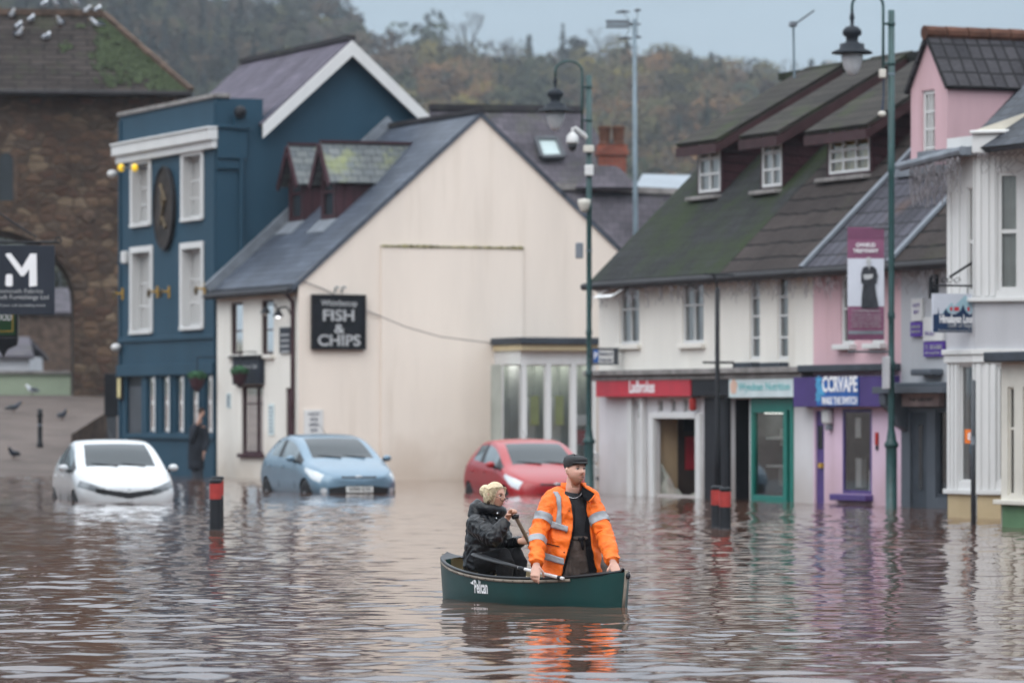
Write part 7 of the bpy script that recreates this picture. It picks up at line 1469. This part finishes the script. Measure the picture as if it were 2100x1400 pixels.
for h, k_ in zip(hip, kne): mb.tube([h+Vector((0,0,.05)), h, h.lerp(k_,.5), k_, k_-AX*.18+Vector((0,0,-.02)), k_-AX*.36-Vector((0,0,.02))], [.06,.07,.065,.05,.045,.04], 14)
# right hand hooked over the near gunwale, left hand flat on the bow plate
hand_mb(mb, K(1100,1158,35.84), (-.10,-.28,-.95), (.05,.95,-.2), (.98,-.05,-.05), sc=1.02, curls=(.28,.55,.62,.7), thumb=.5)
hand_mb(mb, K(1257,1152,35.78), (.30,-.25,-.9), (-.1,.9,-.45), (-.95,-.1,-.2), sc=1.0, curl=.35, thumb=.3)
body = fuse(mb, 'body', skin, man, .0052, 3, .45)
gz = lambda v, a, w: np.exp(-((v-a)/w)**2)
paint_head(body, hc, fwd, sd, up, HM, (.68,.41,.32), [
    (lambda X, Yf, Z, n: .75*((Z < -.035)&(Z > -.14)&(Yf > -.02))*np.clip((-.03-Z)/.03, 0, 1)*np.clip(1.1-gz(X, 0, .022)*gz(Z, -.055, .011), 0, 1)*np.clip(1.05+n*.4, 0, 1)*(np.abs(X) < .09), (.30,.128,.068)),
    (lambda X, Yf, Z, n: .85*gz(X, 0, .028)*gz(Z, -.037, .010)*(Yf > .05), (.26,.11,.06)), (lambda X, Yf, Z, n: .55*gz(X, 0, .024)*gz(Z, -.055, .008)*(Yf > .05), (.46,.15,.13)),
    (lambda X, Yf, Z, n: .35*(gz(X, .045, .02)+gz(X, -.045, .02))*gz(Z, -.018, .018)*(Yf > .02), (.60,.25,.20)), (lambda X, Yf, Z, n: .5*(gz(X, .031, .018)+gz(X, -.031, .018))*gz(Z, .018, .010)*(Yf > .03), (.26,.13,.10)), (lambda X, Yf, Z, n: .5*gz(X, 0, .012)*gz(Z, -.024, .008)*(Yf > .06), (.46,.22,.17))])  # includes shade of the eye hollows painted into the skin colour
eyes(man, hc, fwd, sd, up, HM)
mb = MB(); mb.tube([hc+(fwd*.097-sd*.022-up*.0555)*HM, hc+(fwd*.103-up*.0545)*HM, hc+(fwd*.097+sd*.022-up*.0555)*HM], [.0012,.0022,.0012], 5); mb.build('mouth', mat('mouth_dark', (.10,.03,.03), .6, .1, 5), man, smooth=True)
# flat cap
mb = MB(); n = 36; rings = []
for (z, rx, ry, off) in ((.034,.083,.106,-.006),(.056,.091,.116,-.006),(.084,.095,.124,-.004),(.110,.088,.118,.000),(.127,.064,.092,-.006),(.135,.034,.050,-.014),(.137,.005,.007,-.018)):
    rg = []
    for j in range(n):
        a = 2*math.pi*j/n; rg.append(hc+(sd*(rx*math.cos(a))+fwd*(off+ry*math.sin(a))+up*(z+.022*math.sin(a)*(1 if z < .07 else 0 if z < .1 else -.42)))*HM)
    rings.append(rg)
base = len(mb.v); mb.v = [tuple(p) for r in rings for p in r]
for i in range(len(rings)-1):
    for j in range(n): mb.f.append([i*n+j, i*n+(j+1)%n, (i+1)*n+(j+1)%n, (i+1)*n+j]); mb.uv.append(None); mb.m.append(0)
cap = mb.build('flat_cap', M['cap_grey'], man, smooth=True)
mb = MB(); top = []; bot = []
for j in range(15):
    a = math.pi*(.14+.72*j/14); q = math.sin((a/math.pi-.14)/.72*math.pi); p0 = hc+(sd*(.086*math.cos(a))+fwd*(-.004+.106*math.sin(a))+up*(.060+.020*math.sin(a)))*HM; p1 = p0+(fwd*(.040*q)-up*(.018*q+.003)+sd*(.006*math.cos(a)))*HM; top.append((p0, p1))
for j in range(14): mb.face([top[j][0], top[j+1][0], top[j+1][1], top[j][1]])
pk = mb.build('peak', M['cap_grey'], cap, smooth=True, weld=1e-5); sm = pk.modifiers.new('s', 'SOLIDIFY'); sm.thickness = .008; sm.offset = 0
# shirt, chain, trousers
mb = MB(); mb.tube([K(1180,1118,36.27), K(1178,1095,36.26), K(1175,1060,36.24), K(1173,1036,36.23), K(1173,1018,36.22), K(1175,1007,36.21)], [(.165,.125),(.160,.125),(.165,.125),(.150,.11),(.10,.09),(.072,.076)], 28, up=(1,0,0)); mb.build('shirt', M['knit_black'], man, smooth=True)
mb = MB(); pts = [K(1176,1007,36.20)+Vector((.072*math.cos(a), -.072*math.sin(a) if True else 0, -.055*max(0, math.sin(a))**1.3)) for a in np.linspace(-.3, math.pi+.3, 26)]; mb.tube(pts, .0035, 6); mb.build('neck_chain', M['chain_silver'], man, smooth=True)
mb = MB(); mb.tube([K(1181,1096,36.26), K(1181,1108,36.27), K(1180,1130,36.28), K(1180,1150,36.29), K(1180,1168,36.28), K(1180,1185,36.28)], [(.158,.130),(.168,.142),(.178,.150),(.178,.15),(.165,.14),(.14,.12)], 26, up=(1,0,0))
for h, k_ in zip(hip, kne): mb.tube([h+Vector((0,0,.05)), h, h.lerp(k_,.5)+AX*.05, k_+AX*.05, k_-AX*.16+Vector((0,0,-.02)), k_-AX*.34-Vector((0,0,.02))], [.10,.12,.122,.105,.085,.06], 20)
crumple(fuse(mb, 'trousers', M['trouser_brown'], man, .009, 5), .016, 9, 2.0, (1.6,1,.6))
mb = MB()
for (y, r_) in ((1102,.170),): mb.tube([K(1181,y,36.265)+Vector((r_*math.cos(a), -.142*math.sin(a), 0)) for a in np.linspace(0, 2*math.pi, 40)], [(.016,.006)]*40, 8, up=(0,0,1), cap=False)
mb.build('waistband', M['trouser_brown'], man, smooth=True); mb = MB(); c = K(1193,1106,36.11); mb.tube([c+Vector((-.03,0,.01)), c, c+Vector((.02,0,.02))], .014, 8); mb.tube([c, c+Vector((.005,-.01,-.05)), c+Vector((.012,-.01,-.085))], [.012,.012,.008], 6); mb.build('belt_knot', M['black_lining'], man, smooth=True)
# jacket: open shell of rings; (py, centre px, half width px, opening left px, opening right px, half depth m)
JR = [(996,1176,27,1157,1196,.085),(1002,1175,42,1159,1198,.098),(1010,1172,54,1163,1200,.11),(1018,1171,59,1166,1202,.122),(1034,1171,60,1171,1206,.14),(1055,1171,60,1174,1208,.15),(1080,1171,59,1174,1210,.158),(1105,1171,59,1170,1213,.165),(1130,1171,61,1163,1217,.17),(1155,1172,61,1156,1222,.175),(1180,1173,61,1149,1228,.18)]
def jring(py):
    i = max(0, min(len(JR)-2, sum(1 for r_ in JR if r_[0] <= py)-1)); a, b = JR[i], JR[i+1]; t = (py-a[0])/(b[0]-a[0]); return [lerp(x, y, t) for x, y in zip(a, b)]
def jsurf(px, py, off=0.0, Yc=36.25):
    """front surface of the jacket at a pixel"""
    _, cx, hw, l, r_, dp = jring(py); c = max(-1, min(1, (px-cx)/hw)); a = math.acos(c); s = YM/F
    return K(cx, py, Yc)+Vector((hw*s*math.cos(a), -dp*math.sin(a), 0))+Vector((math.cos(a), -math.sin(a), 0)).normalized()*off
mb = MB(); n = 110; pys = np.concatenate([np.linspace(996, 1034, 16), np.linspace(1037, 1180, 48)]); rings = []
for py in pys:
    _, cx, hw, l, r_, dp = jring(py); al = math.acos(max(-1, min(1, (l-cx)/hw))); ar = math.acos(max(-1, min(1, (r_-cx)/hw))); rg = []; s = YM/F
    for j in range(n+1):
        a = al+(2*math.pi+ar-al)*j/n; wr = .004*math.sin(py*.22+a*5)+.005*mnoise.noise(Vector((a*2.2, py*.035, 1.7)))*2
        hem = (1.5*math.sin(a*3)) if py > 1175 else 0
        rg.append(K(cx, py+hem, 36.25)+Vector(((hw*s+wr)*math.cos(a), -(dp+wr)*math.sin(a), 0)))
    rings.append(rg)
n1_ = n+1; mb.v = [tuple(p) for r_ in rings for p in r_]
for i in range(len(rings)-1):
    for j in range(n): mb.f.append([i*n1_+j, i*n1_+j+1, (i+1)*n1_+j+1, (i+1)*n1_+j]); mb.uv.append(None); mb.m.append(0)
jk = mb.build('jacket', [M['hivis_orange'], M['black_lining']], man, smooth=True); bmj = bmesh.new(); bmj.from_mesh(jk.data); bmesh.ops.recalc_face_normals(bmj, faces=bmj.faces)
if sum(((f.calc_center_median()-K(1172,1090,36.25)).dot(f.normal) > 0)*2-1 for f in bmj.faces) < 0: bmesh.ops.reverse_faces(bmj, faces=bmj.faces)
bmj.to_mesh(jk.data); bmj.free(); crumple(jk, .016, 7.5, 3.0, (1.3,1,.9)); sm = jk.modifiers.new('s', 'SOLIDIFY'); sm.thickness = .018; sm.offset = -1; sm.material_offset = 1; sm.material_offset_rim = 0
def sleeve(J, top, name='sleeve', flip=1):
    mb = MB(); pts = [top, J[0], J[0].lerp(J[1],.35), J[0].lerp(J[1],.7), J[1], J[1].lerp(J[2],.3), J[1].lerp(J[2],.6), J[2].lerp(J[1],.08), J[2]+(J[2]-J[1]).normalized()*.02]; rad = [.050,.070,.073,.073,.074,.072,.068,.061,.057]
    P, Rr = [], []
    for i in range(len(pts)-1):
        for t in np.linspace(0, 1, 13)[:-1]: q = pts[i].lerp(pts[i+1], t); P.append(q); Rr.append(lerp(rad[i], rad[i+1], t))
    P.append(pts[-1]); Rr.append(.057); mb.tube(P, [(r_, r_*1.02) for r_ in Rr], 44, up=(1,0,0)); return crumple(mb.build(name, M['hivis_orange'], jk, smooth=True), .014, 9.5, top.x*30, (.8,1,1.5))
sleeve(jR, K(1146,1014,36.25)); sleeve(jL, K(1200,1016,36.25))
jR = jR+[K(1146,1014,36.25).x]; jL = jL+[K(1200,1016,36.25).x]
def sband(J, i0, t0, t1, r0, r1):
    a, b = J[i0], J[i0+1]; mb = MB(); mb.tube([a.lerp(b, lerp(t0, t1, q)) for q in np.linspace(0, 1, 6)], [lerp(r0, r1, q) for q in np.linspace(0, 1, 6)], 44, up=(1,0,0), cap=False); crumple(mb.build('reflective_band', M['reflective_grey'], jk, smooth=True), .014, 9.5, J[3]*30, (.8,1,1.5))
sband(jR, 0, .42, .66, .0780, .0785); sband(jR, 1, .22, .44, .0780, .0755); sband(jL, 0, .40, .66, .0780, .0785)
def strip(pairs, name, m, off=.012):
    mb = MB(); 
    for (a, b), (c, d) in zip(pairs[:-1], pairs[1:]):
        g_ = lambda u, v: jsurf(lerp(lerp(a[0], c[0], u), lerp(b[0], d[0], u), v), lerp(lerp(a[1], c[1], u), lerp(b[1], d[1], u), v), off)
        for i in range(4):
            for j in range(4): mb.face([g_(i/4, j/4), g_(i/4, (j+1)/4), g_((i+1)/4, (j+1)/4), g_((i+1)/4, j/4)])
    o = mb.build(name, M[m], jk, smooth=True, weld=1e-5)
    if o.data.polygons[0].normal.y > 0: o.data.flip_normals()
    crumple(o, .016, 7.5, 3.0, (1.3,1,.9)); s_ = o.modifiers.new('s', 'SOLIDIFY'); s_.thickness = .004; s_.offset = 1; return o
strip([((1136,1008),(1145,1007)),((1142,1020),(1151,1018)),((1144,1040),(1152,1040)),((1143,1060),(1152,1060)),((1140,1076),(1152,1078))], 'reflective_band', 'reflective_grey')
strip([((1132+i*4.1,1066+i*1.5),(1131+i*4.1,1080+i*1.1)) for i in range(9)], 'reflective_band', 'reflective_grey', .013); strip([((1115+i*4.2,1130+i*1.3),(1115+i*4.2,1144+i*1.2)) for i in range(11)], 'reflective_band', 'reflective_grey')
strip([((1214+i*3,1075-i*1.2),(1216+i*3,1086-i*1.2)) for i in range(6)], 'reflective_band', 'reflective_grey'); strip([((1117,1111),(1117,1113)),((1148,1118),(1148,1120))], 'pocket_seam', 'black_lining', .008)
mb = MB()
for (x, y) in ((1167,1046),(1161,1090),(1157,1130),(1213,1048),(1221,1086),(1228,1124),(1232,1165)): mb.ball(jsurf(x, y, .012), .006, 8)
mb.build('press_studs', M['canoe_black'], jk, smooth=True)
# collar: standing left side, folded-open right flap with dark lining
def slab3(P, th, name, m, parent):
    mb = MB(); v = [Vector(p) for p in P]; n_0 = (v[1]-v[0]).cross(v[2]-v[0]).normalized(); mb.prism(v, n_0*th); return mb.build(name, m, parent, bevel=.004)
s = YM/F; cc = K(1176,1003,36.25); mb = MB(); lo, hi = [], []
for j in range(31):
    a = R(118)+(2*math.pi+R(52)-R(118))*j/30; lo.append(cc+Vector((27*s*math.cos(a), -.092*math.sin(a), -.012))); hi.append(cc+Vector((26*s*math.cos(a), -.095*math.sin(a), .056-.02*(math.sin(a) > 0)*math.sin(a)*0)))
for j in range(30): mb.face([lo[j], lo[j+1], hi[j+1], hi[j]])
lm_ = MB()
for lo_x, hi_x in ((lambda r_: r_[3]-3, lambda r_: r_[3]+5), (lambda r_: r_[4]-max(5, min(13, (r_[0]-1003)*.09)), lambda r_: r_[4]+3)):
    pv_ = None
    for py in np.linspace(1006, 1178, 24):
        r_ = jring(py); a, b = jsurf(lo_x(r_), py, -.028), jsurf(hi_x(r_), py, -.012)
        if pv_: lm_.face([pv_[0], pv_[1], b, a])
        pv_ = (a, b)
lm_.build('lining', M['black_lining'], jk, smooth=True)
cl_ = mb.build('collar', [M['hivis_orange'], M['black_lining']], jk, smooth=True, weld=1e-5); sm = cl_.modifiers.new('s', 'SOLIDIFY'); sm.thickness = .014; sm.offset = -1; sm.material_offset = 1
if (cl_.data.polygons[15].center-cc).dot(cl_.data.polygons[15].normal) < 0: cl_.data.flip_normals()
fl_ = [K(1193,992,36.17), K(1203,1000,36.12), K(1222,1011,36.075), K(1217,1020,36.06), K(1208,1029,36.06), K(1198,1018,36.08), K(1192,1006,36.12)]
slab3([fl_[0], fl_[1], fl_[2], fl_[3], fl_[4], fl_[5], fl_[6]], -.008, 'collar_flap', M['black_lining'], jk)
mb = MB(); mb.tube([fl_[0], fl_[1], fl_[2], fl_[3], fl_[4]], [.008,.009,.010,.010,.008], 8); mb.tube([jsurf(1203,1012,.012), jsurf(1206,1030,.014), jsurf(1211,1060,.012)], [.012,.014,.008], 8); mb.build('collar_edge', M['hivis_orange'], jk, smooth=True)

# the woman -------------------------------------------------------
YW = 37.25; K2 = lambda px, py, Y=YW: Wp(px, py, Y); HW = .94
wc = K2(1016, 1017, 37.2); wf_ = Vector((.79, -.60, -.16)); wom = thing('person', K2(1000, 1190), 'blond woman with glasses in a black puffer jacket paddling at the stern of the canoe', 'person')
mb = MB(); fwd, sd, up = head_mb(mb, wc, wf_, (.12, -.02, 1), HW, True, .8)
mb.tube([K2(1000,1062), K2(1002,1046), K2(1009,1030)], [(.07,.07),(.05,.052),(.046,.048)], 16); mb.tube([K2(985,1162), K2(988,1130), K2(995,1090), K2(1000,1062)], [(.14,.12),(.12,.10),(.14,.11),(.13,.09)], 18, up=(1,0,0))
wR = [K2(978,1076,37.08), K2(1012,1104,36.82), K2(1040,1064,36.86)]; wL = [K2(1018,1074,37.45), K2(1040,1124,37.4), K2(1069,1108,37.18)]
for J in (wR, wL): mb.tube([K2(998,1068,37.25), J[0], J[0].lerp(J[1],.5), J[1], J[1].lerp(J[2],.5), J[2]], [.05,.05,.042,.038,.032,.026], 14)
thR = [K2(985,1160,37.12), K2(1036,1142,36.98), K2(1034,1212,36.9)]; thL = [K2(995,1160,37.38), K2(1062,1141,37.2), K2(1062,1212,37.1)]
for T_ in (thR, thL): mb.tube([T_[0], T_[0].lerp(T_[1],.5), T_[1], T_[1].lerp(T_[2],.5), T_[2]], [.07,.06,.042,.036,.03], 14)
gp = K2(1058, 1060, 36.86); lo_ = K2(1082, 1106, 37.12)         # paddle grip and lower hold
hand_mb(mb, K2(1041,1062,36.87), (.50,-.30,.85), (.55,-.6,-.55), (-.5,-.5,.55), curl=1.05, sc=.92, thumb=.7)
hand_mb(mb, K2(1068,1109,37.17), (.95,-.05,.12), (.15,-.9,.3), (.1,.2,.95), curl=1.0, sc=.92, thumb=.7)
body = fuse(mb, 'body', skin, wom, .0050, 3, .45)
paint_head(body, wc, fwd, sd, up, HW, (.50,.285,.205), [(lambda X, Yf, Z, n: .75*gz(X, 0, .020)*gz(Z, -.055, .010)*(Yf > .05), (.42,.13,.13)), (lambda X, Yf, Z, n: .5*(gz(X, .031, .020)+gz(X, -.031, .020))*gz(Z, .020, .012)*(Yf > .03), (.20,.11,.09)), (lambda X, Yf, Z, n: .3*(gz(X, .045, .02)+gz(X, -.045, .02))*gz(Z, -.02, .02)*(Yf > .0), (.55,.24,.19))])  # lips, cheeks, and eye-hollow shade painted as darker skin
eyes(wom, wc, fwd, sd, up, HW, 'w')
mb = MB(); mb.tube([wc+(fwd*.099-sd*.018-up*.0555)*HW, wc+(fwd*.104-up*.0545)*HW, wc+(fwd*.099+sd*.018-up*.0555)*HW], [.001,.002,.001], 5); mb.build('mouth', M['mouth_dark'], wom, smooth=True)
# hair: swept back from a parting to a bun, made of many locks over a fitted shell
mb = MB(); n = 34; kk = 18; vs = []
for i in range(kk+1):
    th = math.pi*.78*i/kk
    for j in range(n):
        ph = 2*math.pi*j/n; x, y, z = math.sin(th)*math.sin(ph), math.sin(th)*math.cos(ph), math.cos(th); fr_ = .105 if y > 0 else .112
        X, Yf, Z = x*.086, y*fr_-.012, z*.128
        lim = float(np.interp(z, [-.75,-.4,0,.35,.6,.80,.95], [-.045,-.022,.006,.034,.052,.078,.12])); Yf = min(Yf, lim)
        r_ = 1+.025*math.sin(ph*9+th*4); vs.append(wc+(sd*X*r_+fwd*Yf+up*Z*r_)*HW)
mb.raw(vs, [(i*n+j, (i+1)*n+j, (i+1)*n+(j+1)%n, i*n+(j+1)%n) for i in range(kk) for j in range(n)])
hr = mb.build('hair', M['hair_blond'], wom, smooth=True)
mb = MB()
for k in range(260):
    a0_ = rng.uniform(-.072, .072); st = wc+(sd*a0_*1.0+fwd*(.072-.35*abs(a0_)*0-.4*a0_*a0_*20)+up*(.098-6*a0_*a0_))*HW; q = 1 if a0_ > 0 else -1; low = rng.uniform(-.05, .06)
    mid = wc+(sd*(q*(.086+rng.random()*.007))+fwd*rng.uniform(-.02,.03)+up*low)*HW; md2 = wc+(sd*(q*.075)+fwd*-.085+up*(low*.6+.03))*HW; en = wc+(sd*q*.02+fwd*-.122+up*.025)*HW; mb.tube([st, st.lerp(mid,.5)+sd*q*(.012+.008*rng.random())*HW+up*.012, mid, md2, en], [.0012,.0024,.0026,.0028,.002], 4)
mb.build('locks', M['hair_blond'], hr, smooth=True)
mb = MB(); bc = wc+(fwd*-.116+up*.026)*HW; mb.ball(bc, (.056,.056,.056), 16)
for k in range(40): a = k*.157; ax = (sd*math.cos(a)+up*math.sin(a)); mb.tube([bc+ax*.044+fwd*.02, bc+ax*.049, bc+ax*.03-fwd*.035], [.004,.006,.004], 5)
mb.build('bun', M['hair_blond'], hr, smooth=True)
mb = MB()
for q, dx in ((1,.0),(1,.012),(1,-.016),(-1,.0)): a = wc+(sd*q*.070+fwd*(.045+dx)+up*.055)*HW; mb.tube([a, a+(sd*q*.012+fwd*.004-up*.06)*HW, a+(sd*q*.008-fwd*.012-up*.125)*HW, a+(sd*q*.012-fwd*.03-up*.165)*HW], [.0018,.0022,.0016,.0006], 4)
mb.build('loose_strand', M['hair_blond'], hr, smooth=True)
mb = MB()
for q in (-1, 1):
    e = wc+(sd*q*.032+fwd*.112-up*.010)*HW; mb.tube([e+(sd*.024*math.cos(a)-fwd*.010*abs(math.cos(a))*(1 if q*math.cos(a) > 0 else 0)+up*.017*math.sin(a))*HW for a in np.linspace(0, 2*math.pi, 22)], .0021, 5, cap=False); mb.tube([e+(sd*q*.024-fwd*.010+up*.006)*HW, wc+(sd*q*.079+fwd*.03+up*.008)*HW, wc+(sd*q*.080-fwd*.015+up*.008)*HW], .002, 5)
mb.tube([wc+(sd*-.008+fwd*.114-up*.006)*HW, wc+(fwd*.117-up*.003)*HW, wc+(sd*.008+fwd*.114-up*.006)*HW], .002, 5); mb.build('glasses', M['canoe_black'], wom, smooth=True)
# puffer jacket: quilted rolls
def puff(mb, pts, rad, n=24, rolls=.07, amp=.10, up_=(1,0,0)):
    P, Rr = [], []; L = 0
    for i in range(len(pts)-1):
        seg = (pts[i+1]-pts[i]).length; m_ = max(4, int(seg/.010))
        for t in np.linspace(0, 1, m_, endpoint=False):
            a, b = rad[i], rad[i+1]; q = 1-amp+amp*abs(math.sin((L+seg*t)/rolls*math.pi))**.6; P.append(pts[i].lerp(pts[i+1], t)); Rr.append((lerp(a[0], b[0], t)*q, lerp(a[1], b[1], t)*q))
        L += seg
    P.append(pts[-1]); Rr.append((rad[-1][0]*(1-amp), rad[-1][1]*(1-amp))); mb.tube(P, Rr, n, up=up_)
mb = MB(); puff(mb, [K2(987,1172), K2(988,1150), K2(994,1120), K2(998,1092), K2(1000,1070), K2(1001,1056), K2(1003,1046)], [(.150,.16),(.165,.17),(.172,.175),(.178,.175),(.165,.16),(.125,.12),(.10,.10)], 30, .075, .075)
puff(mb, [K2(996,1072,37.22), wR[0], wR[0].lerp(wR[1],.5), wR[1], wR[1].lerp(wR[2],.55), wR[2]-(wR[2]-wR[1]).normalized()*.01], [(.08,.08),(.092,.094),(.086,.088),(.078,.08),(.066,.066),(.046,.046)], 20, .065, .12); puff(mb, [K2(1006,1072,37.3), wL[0], wL[0].lerp(wL[1],.5), wL[1], wL[1].lerp(wL[2],.55), wL[2]], [(.08,.08),(.092,.092),(.086,.086),(.078,.078),(.062,.062),(.046,.046)], 20, .065, .12)
pj = crumple(fuse(mb, 'puffer_jacket', M['puffer_black'], wom, .0085, 2, .4), .010, 13, 5.0)
mb = MB(); hd = [K2(1003,1048)+Vector((.112*math.cos(a)-.012*math.sin(a), .118*math.sin(a), .020+.022*math.sin(a)*0-.022*math.cos(a))) for a in np.linspace(0, 2*math.pi, 30, endpoint=False)]; mb.tube(hd+[hd[0]], [(.046+.006*math.sin(i*1.7), .04) for i in range(31)], 14, up=(0,0,1), cap=False)
mb.tube([K2(988,1028,37.25), K2(980,1040,37.25), K2(975,1058,37.25), K2(978,1074,37.25)], [(.05,.08),(.075,.11),(.07,.12),(.03,.08)], 16); fuse(mb, 'hood', M['puffer_black'], pj, .009, 3)
mb = MB(); mb.ball(K2(1020,1052,37.07), .009, 8); mb.ball(K2(1018,1062,37.06), .007, 8); mb.build('press_studs', M['chain_silver'], pj, smooth=True)
mb = MB(); mb.tube([K2(986,1158), K2(990,1150)], [(.155,.15),(.145,.14)], 20, up=(1,0,0))
for T_ in (thR, thL): mb.tube([T_[0], T_[0].lerp(T_[1],.5), T_[1], T_[1].lerp(T_[2],.12), T_[1].lerp(T_[2],.5), T_[2]], [.098,.094,.086,.083,.072,.058], 18)
fuse(mb, 'leggings', M['legging_black'], wom, .010, 4)
# paddles
o = thing('paddle', gp, 'grey shafted canoe paddle held upright by the woman in black', 'paddle'); dn = (lo_-gp).normalized(); tip = gp+dn*1.05; mb = MB(); mb.tube([gp, lo_, gp+dn*.72], [.0165,.0165,.015], 12); mb.build('shaft', M['paddle_grey'], o, smooth=True)
mb = MB(); t_ = dn.cross(Vector((.2,1,.1))).normalized(); mb.tube([gp-t_*.028-dn*.004, gp-dn*.012, gp+t_*.028-dn*.004], [.017,.021,.017], 12); mb.build('grip', M['canoe_black'], o, smooth=True); mb = MB(); mb.tube([gp+dn*.68, gp+dn*.76, gp+dn*.98, gp+dn*1.10], [(.016,.016),(.008,.07),(.006,.09),(.004,.05)], 14, up=(.2,1,.1)); mb.build('blade', M['canoe_black'], o, smooth=True)
a, b = K(1148,1184,35.95), K(1062,1163,36.42); d = (b-a).normalized(); end = K(968,1135,36.94); o = thing('paddle', b, 'white shafted paddle with black blade lying across the canoe beside the woman', 'paddle')
mb = MB(); mb.tube([a-d*.05, b], .0145, 12); mb.build('shaft', M['paddle_white'], o, smooth=True); mb = MB(); mb.tube([a-d*.02, a+d*.02], .017, 12); mb.tube([b-d*.10, b-d*.02], .0175, 12); mb.build('collar_ring', M['canoe_black'], o, smooth=True)
mb = MB(); e_ = end-b; mb.tube([b-d*.01, b+e_*.22, b+e_*.38, b+e_*.7, b+e_*.95, end], [(.016,.016),(.016,.018),(.010,.022),(.010,.030),(.008,.027),(.005,.014)], 16, up=(0,-.7,.7)); mb.build('blade', M['canoe_black'], o, smooth=True)
# standing figure by the navy pub ----------------------------------
YF = 104.6; K3 = lambda px, py, Y=YF: Wp(px, py, Y); st_ = thing('person', K3(405, 980), 'person in long dark coat standing at the water edge by the navy pub', 'person'); hc3 = K3(413, 846)
mb = MB(); fwd, sd, up = head_mb(mb, hc3, (.5,-.8,-.1), (0,0,1), 1.0); mb.tube([K3(408,870), K3(411,858)], [.06,.055], 12); mb.tube([K3(404,925), K3(405,900), K3(408,872)], [(.15,.12),(.15,.12),(.16,.11)], 16, up=(1,0,0))
aR, aL = [K3(394,878), K3(392,905,104.4), K3(408,862,104.35)], [K3(420,878), K3(424,908,104.5), K3(418,930,104.4)]
for J in (aR, aL): mb.tube(J, [.055,.045,.035], 10)
for x0, x1 in ((398,400),(411,409)): mb.tube([K3(x0,925), K3((x0+x1)/2,955), K3(x1,985), K3(x1,1004)], [.085,.065,.05,.045], 12); mb.tube([K3(x1,1002), K3(x1+2,1005,YF-.18)], [.045,.035], 8)
hand_mb(mb, K3(408,861,104.35), (.35,-.2,.9), (.3,.9,0), (-.8,0,.3), curl=.7); hand_mb(mb, K3(418,931,104.4), (.05,-.1,-.99), (-.9,0,0), (0,-1,0), curl=.4)
bd = fuse(mb, 'body', skin, st_, .012, 2); paint_head(bd, hc3, fwd, sd, up, 1.0, (.42,.25,.19), [])
mb = MB(); mb.tube([K3(402,962), K3(402,935), K3(404,905), K3(406,880), K3(408,868)], [(.19,.16),(.20,.17),(.20,.16),(.21,.15),(.10,.09)], 20, up=(1,0,0))
for J in (aR, aL): mb.tube([J[0], J[1], J[1].lerp(J[2],.8)], [.085,.072,.055], 12)
fuse(mb, 'coat', mat('coat_dark', hexc(40,44,52), .85, .25, 4), st_, .018, 4); mb = MB()
for x0, x1 in ((398,400),(411,409)): mb.tube([K3(x0,940), K3((x0+x1)/2,960), K3(x1,985), K3(x1,1000)], [.10,.085,.075,.07], 12)
mb.build('trousers', M['dark_grey'], st_, smooth=True)
mb = MB(); mb.ball(hc3+up*.035-fwd*.012, (.088,.10,.092), 16); mb.build('hair', mat('hair_dark', hexc(54,40,34), .8, .3, 20), st_, smooth=True)
# ---------------------------------------------------------------- damp air
hz = bpy.data.materials.new('haze'); hz.use_nodes = True; nt = hz.node_tree
for n_0 in list(nt.nodes):
    if n_0.type == 'BSDF_PRINCIPLED': nt.nodes.remove(n_0)
pv = nt.nodes.new('ShaderNodeVolumePrincipled'); pv.inputs['Color'].default_value = (.80, .88, .97, 1); pv.inputs['Density'].default_value = .00017; pv.inputs['Anisotropy'].default_value = 0.0
nt.links.new(pv.outputs[0], [n_0 for n_0 in nt.nodes if n_0.type == 'OUTPUT_MATERIAL'][0].inputs['Volume'])
mb = MB(); mb.box((-700, -80, -4), (700, 1800, 150)); o = mb.build('haze', hz); o['kind'] = 'stuff'
